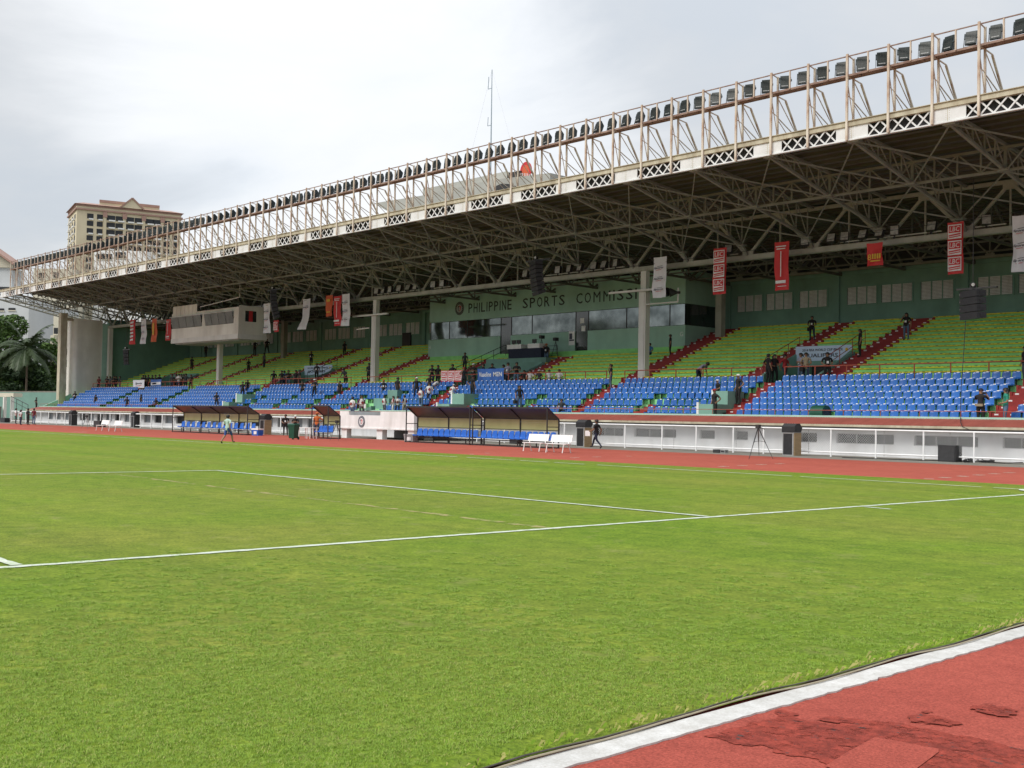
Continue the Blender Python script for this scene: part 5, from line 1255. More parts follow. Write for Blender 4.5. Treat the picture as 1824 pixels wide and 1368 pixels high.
# horn loudspeakers on the tall column
for px_, py_, rz, l in ((1187,521,.7,'grey horn loudspeaker on the bracket of the tall column, the left of two'), (1200,521,-.9,'grey horn loudspeaker on the bracket of the tall column, the right of two')):
    p = at(px_, py_, Y=45.4); t = thing('horn_speaker', l, 'loudspeaker', p, None, rz)
    m = MB(); m.tube((0,-.25,0),(0,.25,0),.32,.08,n=16,caps=False); m.tube((0,-.27,0),(0,-.25,0),.34,.34,n=16,caps=False); m.tube((0,.25,0),(0,.45,0),.10,.09,n=10); link('horn', m.mesh('horn', DARKM), t)
    m = MB(); m.tube((0,-.2,0),(0,.2,0),.07,.05,n=8); link('throat', m.mesh('throat', CHAR), t)

# ================================================================== BANNERS
def banner(label, cat, x0, y0, x1, y1, Y, m_, wave=.05, group=None, bend=0.0, name='banner'):
    A, B = at(x0, y0, Y=Y), at(x1, y1, Y=Y); wd, h = B.x-A.x, A.z-B.z
    t = thing(name, label, cat, ((A.x+B.x)/2, Y, A.z), group)
    nx, nz = 8, 14; vs = []
    f = lambda u, v: wave*(1.3*math.sin(u*5+v*4+x0)+.6*math.sin(u*11-v*7+x0*2)+.5*math.sin(v*13+x0))*(.3+v)+bend*v*v
    for lay in (0, .012):
        for j in range(nz+1):
            for i in range(nx+1):
                u, v = i/nx, j/nz; vs.append(((u-.5)*wd*(1-.03*math.sin(v*PI)), f(u,v)+lay, -v*h-.02*math.sin(u*PI)*(1-v)))
    N_ = (nx+1)*(nz+1); fs = []
    for j in range(nz):
        for i in range(nx):
            a = j*(nx+1)+i; fs += [(a,a+1,a+nx+2,a+nx+1), (N_+a,N_+a+nx+1,N_+a+nx+2,N_+a+1)]
    m = MB(); m.add(vs, fs); me = m.mesh('cloth', m_); me.polygons.foreach_set('use_smooth', [True]*len(me.polygons)); link('cloth', me, t)
    t['w_'] = wd; t['h_'] = h
    return t, wd, h
def printed(t, boxes, off=-.14, name='print'):
    """flat print: (cx, cz, w, h, material, shear) in units of the banner"""
    w_, h_ = t['w_'], t['h_']
    for cx_, cz_, bw_, bh_, m_, sh in boxes:
        m = MB(); a, c = (cx_-bw_/2)*w_, (cx_+bw_/2)*w_; z0, z1 = -(cz_+bh_/2)*h_, -(cz_-bh_/2)*h_
        s = sh*h_; m.prism([(a,off,z0-s),(c,off,z0+s),(c,off,z1+s),(a,off,z1-s)], (0,.004,0)); link(name, m.mesh(name, m_), t)
def words(t, body, cx_, cz_, w_, h_, m_, off=-.085, shear=0.0, bold=0.0, rz=None):
    W_, H_ = t['w_'], t['h_']; me = text_mesh(body, m_, w_*W_, h_*H_, shear, bold)
    o = link('lettering', me, t); o.location = (cx_*W_, off, -cz_*H_)
    if rz: o.rotation_euler = (0, rz, 0)
    return o
def lbc(t, cz_, h_):
    printed(t, [(0,cz_,.84,h_,INKW,0)], -.10); printed(t, [(0,cz_-h_*.18,.74,h_*.50,INKR,0)], -.106); words(t, 'LBC', 0, cz_-h_*.19, .62, h_*.34, INKW, -.114, .12, .0)
    printed(t, [(0,cz_+h_*.22,.74,h_*.10,INKR,.012), (0,cz_+h_*.36,.74,h_*.07,INKR,.012)], -.107)
HY = 44.6; HG = 'banners hanging from the main beam'
def white_ban(label, x0, y0, x1, y1, n=3, b=0.0):
    t, w_, h_ = banner(label, 'banner', x0, y0, x1, y1, HY, WHB, .06, HG, b)
    for k in range(n):
        z = .28+.62*k/max(1, n-1)*.85
        words(t, 'Sports', .0, z, .76, .052, INKD, -.13, .3, .02)
        printed(t, [(0, z+.045, .42, .008, INKR, .006), (.1, z-.045, .40, .008, INKD, .006)], -.13)
    return t
def red_ban(label, x0, y0, x1, y1, m_=REDB):
    t, w_, h_ = banner(label, 'banner', x0, y0, x1, y1, HY, m_, .05, HG)
    printed(t, [(0,.10,.7,.022,INKW,0),(0,.15,.6,.022,INKW,0),(.0,.46,.06,.52,INKW,0),(0,.83,.7,.06,INKW,0),(.1,.92,.6,.012,INKW,0)], -.11); return t
white_ban('white hanging banner with dark script, beside the horn loudspeakers', 1164, 459, 1186, 529)
for (a, b_, c, d, l) in ((1271,443,1293,523,'red hanging banner with three white framed letter groups, left of the louvred windows'), (1688,397,1716,487,'red hanging banner with three white framed letter groups, near the right-hand line array')):
    t, w_, h_ = banner(l, 'banner', a, b_, c, d, HY, REDB, .04, HG)
    for k in range(3): lbc(t, .19+.31*k, .27)
red_ban('red hanging banner with one thin white upright line, over the louvred windows', 1380, 432, 1405, 516)
t, w_, h_ = banner('short red hanging banner with yellow print under the beam lamps', 'banner', 1544, 434, 1572, 472, HY, REDB, .05, HG)
words(t, '8', -.28, .62, .22, .26, INKY); printed(t, [(-.06,.6,.1,.22,INKY,0),(.09,.6,.1,.22,INKY,0),(.24,.6,.1,.22,INKY,0),(.38,.6,.1,.22,INKY,0),(.1,.80,.6,.05,INKY,0)], -.11)
white_ban('large white hanging banner at the right edge of the view', 1803, 385, 1832, 483)
white_ban('white hanging banner right of the two red ones, left of the lettered box', 609.5, 524, 622, 580)
red_ban('tall red hanging banner between an orange and a white one', 595, 528, 607.5, 580)
t, w_, h_ = banner('short orange red hanging banner left of a tall red one', 'banner', 581, 526.5, 592, 563, HY, ORGB, .05, HG); printed(t, [(0,.25,.5,.12,INKY,0),(0,.8,.6,.06,INKY,0)], -.11)
white_ban('white hanging banner blown crooked, alone right of the line array', 540, 533, 552, 587, 3, -.5)
t, w_, h_ = banner('small red and white hanging banner below the line array by the booth', 'banner', 488, 571, 496, 591, HY, REDB, .03, HG); lbc(t, .5, .7)
white_ban('white hanging banner close to the right side of the commentary booth', 470, 541, 480.5, 593)
red_ban('red hanging banner at the left side of the commentary booth', 296, 569, 303.5, 606)
t, w_, h_ = banner('orange hanging banner, third of the four left of the booth', 'banner', 270.5, 568, 278.5, 608.5, HY, ORGB, .05, HG); printed(t, [(0,.45,.3,.5,INKY,0)], -.11)
white_ban('white hanging banner, second of the four left of the booth', 251.5, 568, 259.5, 612)
t, w_, h_ = banner('red hanging banner with white upright lettering at the far left', 'banner', 232, 570, 240, 613, HY, REDB, .05, HG); printed(t, [(0,.12+.14*k,.62,.075,INKW,.008) for k in range(6)], -.11)
m = MB(); 
for x0, y0, x1, y1 in ((1100,478,1830,375),(228,572,305,566),(465,545,630,521)):
    A, B = at(x0,y0,Y=44.62), at(x1,y1,Y=44.62); m.path([A, A.lerp(B,.5)-Vector((0,0,.08)), B], .015, 4)
tag(m.build('banner_wire', DARKM), 'thin wires strung below the roof that carry the hanging banners', 'wire')
# on the rails
RY = 43.86
t, w_, h_ = banner('red and white banner of three framed letter groups tied to the walkway rail', 'banner', 785.5, 660, 823.5, 680, RY, REDB, .0)
for k in (-1, 0, 1):
    printed(t, [(k*.325,.47,.285,.80,INKW,0)], -.02); printed(t, [(k*.325,.30,.24,.34,INKR,0)], -.026); words(t, 'LBC', k*.325, .30, .2, .24, INKW, -.034, .2, .02); printed(t, [(k*.325,.60,.24,.10,INKR,.02),(k*.325,.76,.24,.07,INKR,.02)], -.027)
t, w_, h_ = banner('deep blue banner with white lettering tied to the walkway rail', 'banner', 850.5, 657, 897.5, 678.5, RY, BLB, .0)
words(t, 'Vaseline', -.20, .46, .46, .36, INKW, -.02, 0, .01); words(t, 'MEN', .27, .46, .32, .34, INKW, -.02, 0, .015)
t, w_, h_ = banner('white banner with a dark script emblem tied to the rail at the far left', 'banner', 237, 677, 257, 691, RY, WHB, .0); words(t, 'Sports', 0, .45, .6, .3, INKD, -.02, .3, .02)
printed(t, [(0,.72,.5,.05,INKR,.04)], -.02)
t, w_, h_ = banner('blue and white banner tied to the rail below the group at the far left', 'banner', 268.5, 676, 287, 690.5, RY, BLB, .0); printed(t, [(0,.5,.9,.34,INKW,.03),(-.15,.5,.4,.16,INKB,.03)], -.02)
# sloped qualifier banners on the vomitory heads
def qual(label, a, b_, Y, z0, z1, cut):
    t = thing('banner', label, 'banner', ((a+b_)/2, Y, z1)); w_ = b_-a; h_ = z1-z0
    m = MB(); m.prism([(-w_/2,0,-h_),(w_/2-cut,0,-h_),(w_/2,0,-h_*.25),(w_/2-.1,0,0),(-w_/2,0,0)], (0,.012,0)); link('cloth', m.mesh('cloth', PALEB), t)
    me = text_mesh('2014 FIFA WORLD CUP BRAZIL', INKD, w_*.72, h_*.17, .12, .012); o = link('lettering', me, t); o.location = (-w_*.02, -.01, -h_*.27)
    me = text_mesh('QUALIFIERS', INKD, w_*.62, h_*.30, 0, .02); o = link('lettering', me, t); o.location = (-w_*.06, -.01, -h_*.66)
    m = MB(); m.disc((w_*.40,-.012,-h_*.3), h_*.12, 'y', 8, 0, th=.004); link('print', m.mesh('print', INKY), t)
    return t
for (a, b_), l in zip(VOM[:3], ('pale blue event banner on the head wall of the right-hand vomitory', 'pale blue banner on the head wall of the middle vomitory under the platform', 'pale blue event banner on the vomitory left of the mid stand')):
    if a == -62.4: continue
    qual(l, a+.15, b_-.05, VY-.26, 5.62, upz(5)+.55, 1.0)

# ================================================================== BEYOND THE STAND
def dpt(px, py, depth): return CAM+ray(px, py)*depth
# tower block
A, B = dpt(134, 480, 450), dpt(320, 482, 469); A.z = B.z = 0
ang = math.atan2(B.y-A.y, B.x-A.x); L_ = (B-A).length
TW = thing('apartment_tower', 'cream apartment tower with terracotta roof trim and rows of balconies behind the gantry', 'building', A, None, ang)
ztop = dpt(134, 372, 450).z
m = MB(); m.box(0, L_, 0, 24, 0, ztop); m.box(-.1, L_+.1, -.1, 24.1, ztop+.61, ztop+1.49); m.box(L_*.22, L_*.80, 3.2, 3.9, ztop+2.6, ztop+4.19); link('wall', m.mesh('wall', TAN), TW)
m = MB(); m.box(-.6, L_+.6, -.6, 24.6, ztop+.02, ztop+.6); m.box(-.3, L_+.3, -.3, 24.3, ztop+1.5, ztop+2.2); m.add([(-1.0,-1.0,ztop+2.21),(L_+1.0,-1.0,ztop+2.21),(L_+1.0,25,ztop+2.21),(-1.0,25,ztop+2.21),(3,6,ztop+3.9),(L_-3,6,ztop+3.9),(L_-3,18,ztop+3.9),(3,18,ztop+3.9)], [(0,3,2,1),(0,1,5,4),(1,2,6,5),(2,3,7,6),(3,0,4,7),(4,5,6,7)])
m.box(L_*.22, L_*.80, 3, 4, ztop+4.2, ztop+5.2); link('roof', m.mesh('roof', TANR), TW)
m = MB(); m.prism([(L_*.41,-.8,ztop+2.3),(L_*.62,-.8,ztop+2.3),(L_*.515,-.8,ztop+6.2)], (0,4,0)); link('pediment', m.mesh('pediment', TAN), TW)
m = MB(); m.bar((L_*.40,-.9,ztop+2.2),(L_*.515,-.9,ztop+6.4),.5,.6); m.bar((L_*.63,-.9,ztop+2.2),(L_*.515,-.9,ztop+6.4),.5,.6); link('pediment_trim', m.mesh('pediment_trim', TANR), TW)
for u in (.262, .448, .632, .815):
    m = MB(); m.box(L_*u-.55, L_*u+.55, -.45, -.01, 0, ztop-.2); m.box(L_*u-.8,L_*u+.8,-.7,-.46,ztop-2.2,ztop-.2,1); link('pilaster', m.mesh('pilaster', [TAN, TANR]), TW)
FHT = 2.86
wn_ = MB().box(-.5,.5,-.06,-.005,-.5,.5).mesh('window', WINDK); bl_ = MB().box(-.5,.5,-.9,-.061,-.5,.5).mesh('balcony', BENCHW)
for fl in range(0, 14):
    z = ztop-2.2-FHT*fl
    for u, wd in ((.125,2.4),(.215,2.2),(.318,3.3),(.405,3.3),(.50,3.2),(.585,3.2),(.69,3.3),(.765,3.2),(.862,2.3),(.945,2.3)):
        o = link('window', wn_, TW); o.location = (L_*u, 0, z); o.scale = (wd, 1, 1.95)
        if wd > 3 or fl % 2 == 0:
            o = link('balcony', bl_, TW); o.location = (L_*u+wd*.12, 0, z-1.15); o.scale = (wd*.72, 1 if wd > 3 else .5, .55)
    for v in (5, 12, 19):
        o = link('window', wn_, TW); o.location = (0, v, z); o.rotation_euler = (0,0,-PI/2); o.scale = (3.4, 1, 1.75)
        o = link('balcony', bl_, TW); o.location = (0, v+.3, z-1.15); o.rotation_euler = (0,0,-PI/2); o.scale = (2.6,1,.6)
# buildings at the left
def block(label, px0, px1, py, depth, mt, back=20, windows=(), top=None, ang_=None):
    a, b_ = dpt(px0, py, depth), dpt(px1, py, depth); z = a.z; a.z = b_.z = 0; an = math.atan2(b_.y-a.y, b_.x-a.x); ln = (b_-a).length
    t = thing('building', label, 'building', a, None, an); m = MB(); m.box(0, ln, 0, back, 0, z); link('wall', m.mesh('wall', mt), t)
    for x0, x1, y0, y1 in windows:
        u0 = (x0-px0)/(px1-px0)*ln; u1 = (x1-px0)/(px1-px0)*ln; z1 = dpt(x0, y0, depth).z; z0 = dpt(x0, y1, depth).z
        m = MB(); m.box(u0, u1, -.12, -.01, z0, z1); m.box(u0-.15,u1+.15,-.2,-.121,z0-.2,z0,1); link('window', m.mesh('window', [WINDK, BLDC]), t)
    return t, ln, z
t, ln, z = block('large pale grey hall with a gabled brown roof at the left edge', -150, 22, 474, 270, BLDW, 6, [(-60,20,510,518)])
m = MB(); m.prism([(0,-.5,z),(ln+1.2,-.5,z+.02),(ln*.38,-.5,dpt(-60,398,270).z)], (0,4,0)); link('gable', m.mesh('gable', BLDC), t)
pk = (ln*.38,-1.7,dpt(-60,396,270).z); m = MB(); m.prism([(ln+1.8,-2.2,z),(ln+1.8,-2.2,z+.5),(pk[0],-2.2,pk[2]+.6),(pk[0],-2.2,pk[2]+.05)], (0,7,0)); m.prism([(-1.8,-2.2,z),(pk[0],-2.2,pk[2]+.05),(pk[0],-2.2,pk[2]+.6),(-1.8,-2.2,z+.5)], (0,7,0)); link('roof', m.mesh('roof', TANR), t)
block('lower pale grey building below the roof end at the left', -60, 52, 530, 262, BLDW, 30, [(16,28,548.5,552.5),(-20,8,549,553)])
block('narrow cream building with a brown window right of the palm', 95.5, 112, 560, 250, BLDC, 12, [(97,104,584,595)])
block('cream building stub right of the palm, lower than its neighbour', 90, 96, 597, 248, BLDC, 10)
block('white low rise block showing between the gantry posts below the tower', 168, 262, 446, 330, BENCHW, 15, [(172,200,452,462),(206,224,449,460)])
block('cream house showing through the left part of the gantry', 60, 130, 478, 320, BLDC, 15, [(70,80,486,496),(96,106,485,495)])
block('pale block between the gantry posts right of the tower', 262, 335, 462, 340, BLDC, 15, [(268,285,468,478),(292,310,466,476)])

# trees
def leaf_cloud(centres, n, size, seed, flat=.6):
    rr = random.Random(seed); v = []; f = []; mi = []
    for k in range(n):
        c, r = centres[rr.randrange(len(centres))]
        while True:
            d = Vector((rr.uniform(-1,1), rr.uniform(-1,1), rr.uniform(-1,1)))
            if .25 < d.length < 1: break
        d = d*(d.length**-.35)
        p = Vector(c)+Vector((d.x*r[0], d.y*r[1], d.z*r[2])); s = size*rr.uniform(.5,1.25)
        a = Vector((rr.gauss(0,1), rr.gauss(0,1), rr.gauss(0,flat))).normalized(); b_ = a.cross(Vector((rr.gauss(0,1), rr.gauss(0,1), rr.gauss(0,1)))).normalized()
        i = len(v); v += [p-a*s, p-b_*s*.38+a*s*.1, p+a*s, p+b_*s*.38+a*s*.1]; f.append((i,i+1,i+2,i+3)); mi.append(0 if rr.random() < .6 else 1)
    return v, f, mi
def tree(label, name, px, py_top, depth, wpx, hpx, mats, n, seed, leaf=.45):
    top = dpt(px, py_top, depth); s = depth/FPX; R_ = wpx*s/2; H_ = hpx*s
    t = thing(name, label, 'tree', (top.x, top.y, 0)); rr = random.Random(seed)
    cen = []
    for k in range(16):
        a = rr.uniform(0, 6.28); q = rr.uniform(0, .72)*R_; zz = top.z-H_*rr.uniform(.16,.92)
        cen.append(((top.x+q*math.cos(a), top.y+q*math.sin(a), zz), (R_*rr.uniform(.28,.45), R_*rr.uniform(.28,.45), H_*rr.uniform(.10,.17))))
    v, f, mi = leaf_cloud(cen, n, leaf, seed); m = MB(); m.v = v; m.f = f; m.m = mi; m.build('crown', mats, t)
    b0 = Vector((top.x, top.y, 0)); m = MB(); fork = Vector((top.x, top.y, top.z-H_*.7)); m.tube(b0, fork, R_*.09, R_*.06, n=9)
    for c, r in cen[:7]: m.tube(fork, Vector(c), R_*.035, R_*.012, n=5)
    m.build('trunk', BARK, t); return t
tree('broad leafy tree at the left edge, before the pale hall', 'broadleaf_tree', 4, 552, 200, 140, 150, [LEAFY, LEAF], 8000, 1)
tree('dark dense tree behind the palm trunk', 'broadleaf_tree', 54, 598, 206, 125, 118, [LEAFD, LEAFD], 7000, 2)
tree('brighter green tree beside the cream pillar of the stand', 'broadleaf_tree', 96, 598, 204, 60, 110, [LEAFY, LEAF], 3600, 3)
tree('low dark tree filling the gap above the teal wall', 'broadleaf_tree', 26, 640, 198, 100, 70, [LEAFD, LEAFD], 3400, 4)
tree('dark tree low behind the teal wall beside the stand', 'broadleaf_tree', 78, 640, 199, 70, 72, [LEAFD, LEAF], 3000, 6)
P0 = dpt(47, 622, 192); PT = thing('palm_tree', 'tall coconut palm with drooping fronds at the left end of the stand', 'tree', (P0.x, P0.y, 0))
m = MB(); pts = [Vector((P0.x+.5*math.sin(k*.35), P0.y, P0.z*k/8)) for k in range(9)]; pts[-1] = P0
for k in range(8): m.tube(pts[k], pts[k+1], .22-.012*k, .21-.012*k, n=8)
m.build('trunk', BARK, PT); rr = random.Random(9)
for k in range(30):
    a = 2*PI*k/30+rr.uniform(-.15,.15); el = rr.uniform(-.35, 1.3); ln = rr.uniform(5.2,7.0); m = MB(); prev = P0.copy(); d = Vector((math.cos(a)*math.cos(el), math.sin(a)*math.cos(el), math.sin(el)))
    side = d.cross(Vector((0,0,1))).normalized()
    for i in range(18):
        nx_ = prev+d*ln/18; d = (d+Vector((0,0,-.085))).normalized(); m.tube(prev, nx_, .035*(1-i/22), n=4, caps=False)
        if i > 1:
            for s in (-1, 1):
                lw = .95*math.sin(PI*(i+1)/20)+.25; tip = prev+side*s*lw*.8+d*lw*.55+Vector((0,0,-lw*rr.uniform(.25,.6))); wv = d*.05
                wv = wv*2.2; m.add([prev-wv, prev+wv, tip], [(0,1,2)]); p2 = prev+d*ln/36; m.add([p2-wv, p2+wv, tip+d*ln/36], [(0,1,2)])
        prev = nx_
    m.build('frond', PALM, PT)
def opposite_tree(k, x, y, h):
    rr = random.Random(60+k); t = thing('broadleaf_tree', 'tall tree across the pitch behind the viewer, seen only in the window glass', 'tree', (x,y,0), 'trees across the pitch'); cen = []
    for j in range(12): a = rr.uniform(0,6.28); q = rr.uniform(0,h*.3); cen.append(((x+q*math.cos(a), y+q*math.sin(a), h*rr.uniform(.45,.92)), (h*.14, h*.14, h*.09)))
    v, f, mi = leaf_cloud(cen, 1500, .75, 70+k); m = MB(); m.v = v; m.f = f; m.m = mi; m.build('crown', [LEAF, LEAFD], t); m = MB(); m.tube((x,y,0),(x,y,h*.7),.5,.25,n=7); m.build('trunk', BARK, t)
for k in range(9): opposite_tree(k, -112-19*k, -74-5*(k%3), [16,22,18,25,14,23,19,26,17][k])
# teal boundary wall and the little stair shelter at the left
a, b_ = dpt(-40, 698.5, 193), dpt(112, 699, 186)
t = thing('boundary_wall', 'teal boundary wall below the trees at the left end of the stand', 'wall', ((a.x+b_.x)/2, (a.y+b_.y)/2, 0))
m = MB(); m.prism([(a.x,a.y,0),(b_.x,b_.y,0),(b_.x,b_.y,b_.z),(a.x,a.y,a.z)], (-.3,.3,0)); m.build('wall', mat('boundary_teal', (.21,.36,.30), (.17,.30,.25), .3, .8, grime=.5), t)
m = MB(); m.prism([(a.x,a.y,a.z),(b_.x,b_.y,b_.z),(b_.x,b_.y,b_.z+.2),(a.x,a.y,a.z+.2)], (-.4,.4,0)); m.build('coping', CONC, t)
a = dpt(-25, 700, 168); b_ = dpt(24, 700, 165); t = thing('stair_shelter', 'small beige shelter with stairs at the left edge beside the stand', 'shelter', ((a.x+b_.x)/2, (a.y+b_.y)/2, 0))
m = MB(); m.prism([(a.x,a.y,a.z-.55),(b_.x,b_.y,b_.z-.55),(b_.x,b_.y,b_.z),(a.x,a.y,a.z)], (-1.5,1.8,0)); m.build('roof_slab', BLDC, t)
for q in (0, .35, .7, .97): c = a.lerp(b_, q); m = MB(); m.box(c.x-.2,c.x+.2,c.y-.2,c.y+.2,0,a.z-.56); m.build('post', PIER, t)
m = MB(); 
for k in range(7): c = a.lerp(b_, .1+.1*k); m.box(c.x-.5,c.x+.5,c.y-1.6,c.y-.6,0,.25+.28*k)
m.build('stairs', CONC, t)
m = MB(); c0, c1 = dpt(20,706,164), dpt(50,721,160); m.bar(c0,c1,.07,.07); c0.z -= .6; c1.z -= .6; m.bar(c0,c1,.05,.05)
for q in (0,.33,.66,1): c = c0.lerp(c1,q); m.bar((c.x,c.y,0),(c.x,c.y,c.z+.6),.05,.05)
m.build('stair_rail', DARKM, t)

# ================================================================== PEOPLE
BASE = dict(pelvis=((0,0,.93),(.125,.10)), waist=((0,0,1.08),(.118,.092)), chest=((0,.0,1.25),(.145,.105)), uchest=((0,.01,1.38),(.12,.085)), neck=((0,.005,1.47),(.052,.052)),
    hbase=((0,-.012,1.54),(.066,.072)), head=((0,-.012,1.62),(.078,.092)), htop=((0,-.005,1.685),(.052,.058)),
    hipR=((-.095,0,.89),(.088,.095)), kneeR=((-.10,-.015,.49),(.058,.062)), calfR=((-.10,.01,.34),(.052,.058)), ankR=((-.10,.02,.085),(.038,.042)), toeR=((-.115,-.13,.04),(.042,.032)),
    hipL=((.095,0,.89),(.088,.095)), kneeL=((.10,-.015,.49),(.058,.062)), calfL=((.10,.01,.34),(.052,.058)), ankL=((.10,.02,.085),(.038,.042)), toeL=((.115,-.13,.04),(.042,.032)),
    shR=((-.185,.01,1.37),(.062,.06)), elbR=((-.235,.03,1.11),(.044,.044)), wriR=((-.245,-.03,.88),(.029,.031)), hndR=((-.245,-.05,.80),(.036,.022)),
    shL=((.185,.01,1.37),(.062,.06)), elbL=((.235,.03,1.11),(.044,.044)), wriL=((.245,-.03,.88),(.029,.031)), hndL=((.245,-.05,.80),(.036,.022)))
ED = [('pelvis','waist'),('waist','chest'),('chest','uchest'),('uchest','neck'),('neck','hbase'),('hbase','head'),('head','htop')]
for s in 'RL': ED += [('pelvis','hip'+s),('hip'+s,'knee'+s),('knee'+s,'calf'+s),('calf'+s,'ank'+s),('ank'+s,'toe'+s),('uchest','sh'+s),('sh'+s,'elb'+s),('elb'+s,'wri'+s),('wri'+s,'hnd'+s)]
SEG = [('pelvis','chest',1),('chest','uchest',1),('uchest','shR',1),('uchest','shL',1),('neck','hbase',0),('hbase','htop',0)]
for s in 'RL': SEG += [('pelvis','hip'+s,2),('hip'+s,'knee'+s,2),('knee'+s,'calf'+s,5),('calf'+s,'ank'+s,5),('ank'+s,'toe'+s,3),('sh'+s,'elb'+s,1),('elb'+s,'wri'+s,0),('wri'+s,'hnd'+s,0)]
def pose_joints(**mv):
    J = {k: (Vector(p), r) for k, (p, r) in BASE.items()}
    for k, p in mv.items(): J[k] = (Vector(p), J[k][1])
    return J
def upper(J, lean, pivot=(0,0,.93)):
    """bend everything above the pelvis forwards"""
    R_ = Matrix.Rotation(lean, 4, 'X'); pv = Vector(pivot)
    for k in ('waist','chest','uchest','neck','hbase','head','htop','shR','elbR','wriR','hndR','shL','elbL','wriL','hndL'):
        J[k] = (pv+R_.to_3x3() @ (J[k][0]-pv), J[k][1])
    return J
def drop(J, dz):
    return {k: (p+Vector((0,0,dz)), r) for k, (p, r) in J.items()}
POSES = {}
POSES['stand'] = pose_joints()
POSES['rest'] = pose_joints(kneeL=(.125,-.05,.49), calfL=(.135,-.02,.34), ankL=(.14,.0,.085), toeL=(.17,-.145,.04), elbR=(-.26,.06,1.12), wriR=(-.16,-.17,1.02), hndR=(-.08,-.20,1.02), wriL=(.16,-.18,1.04), hndL=(.08,-.21,1.05))
POSES['cross'] = pose_joints(elbR=(-.24,-.02,1.12), wriR=(-.04,-.19,1.17), hndR=(.05,-.19,1.19), elbL=(.24,-.02,1.12), wriL=(.04,-.17,1.22), hndL=(-.05,-.18,1.24), kneeR=(-.13,-.01,.49), calfR=(-.14,.01,.34), ankR=(-.15,.02,.085), toeR=(-.18,-.12,.04))
POSES['hip'] = pose_joints(elbL=(.37,.08,1.16), wriL=(.20,.0,1.0), hndL=(.15,-.03,.97), elbR=(-.22,.04,1.10), kneeR=(-.13,-.02,.49), calfR=(-.14,.01,.34), ankR=(-.16,.02,.085), toeR=(-.19,-.13,.04))
POSES['phone'] = pose_joints(elbR=(-.27,-.12,1.13), wriR=(-.16,-.16,1.38), hndR=(-.115,-.10,1.50), elbL=(.23,.03,1.11))
POSES['photo'] = pose_joints(elbR=(-.26,-.14,1.22), wriR=(-.12,-.27,1.42), hndR=(-.06,-.29,1.50), elbL=(.26,-.14,1.22), wriL=(.12,-.27,1.42), hndL=(.06,-.29,1.50))
POSES['walk'] = pose_joints(kneeR=(-.095,-.20,.53), calfR=(-.095,-.23,.37), ankR=(-.095,-.30,.13), toeR=(-.10,-.44,.13), kneeL=(.095,.08,.50), calfL=(.095,.20,.37), ankL=(.095,.36,.15), toeL=(.10,.26,.04), elbR=(-.24,.13,1.13), wriR=(-.24,.10,.90), hndR=(-.24,.07,.83), elbL=(.25,-.03,1.12), wriL=(.22,-.24,1.03), hndL=(.20,-.31,1.02))
POSES['step'] = pose_joints(kneeR=(-.10,-.30,.66), calfR=(-.10,-.29,.53), ankR=(-.10,-.24,.32), toeR=(-.11,-.39,.29), elbL=(.26,.08,1.12), wriL=(.24,.02,.89), hndL=(.24,-.02,.81))
POSES['lean'] = upper(pose_joints(elbR=(-.20,-.22,1.14), wriR=(-.16,-.42,1.13), hndR=(-.12,-.49,1.13), elbL=(.20,-.22,1.14), wriL=(.16,-.42,1.13), hndL=(.12,-.49,1.13)), .42)
POSES['bend'] = upper(pose_joints(elbR=(-.20,-.20,1.20), wriR=(-.17,-.40,1.15), hndR=(-.16,-.48,1.14), elbL=(.20,-.17,1.20), wriL=(.17,-.36,1.20), hndL=(.16,-.44,1.20)), 1.12)
sit = drop(pose_joints(), -.43)
for s, sx in (('R',-1),('L',1)):
    for k, p in (('hip',(sx*.10,-.06,.47)),('knee',(sx*.13,-.44,.50)),('calf',(sx*.13,-.43,.34)),('ank',(sx*.13,-.40,.085)),('toe',(sx*.14,-.55,.04)),('elb',(sx*.25,-.06,.70)),('wri',(sx*.13,-.30,.62)),('hnd',(sx*.07,-.36,.63))): sit[k+s] = (Vector(p), sit[k+s][1])
POSES['sit'] = sit
TOPZ = {}
HEADM = {}
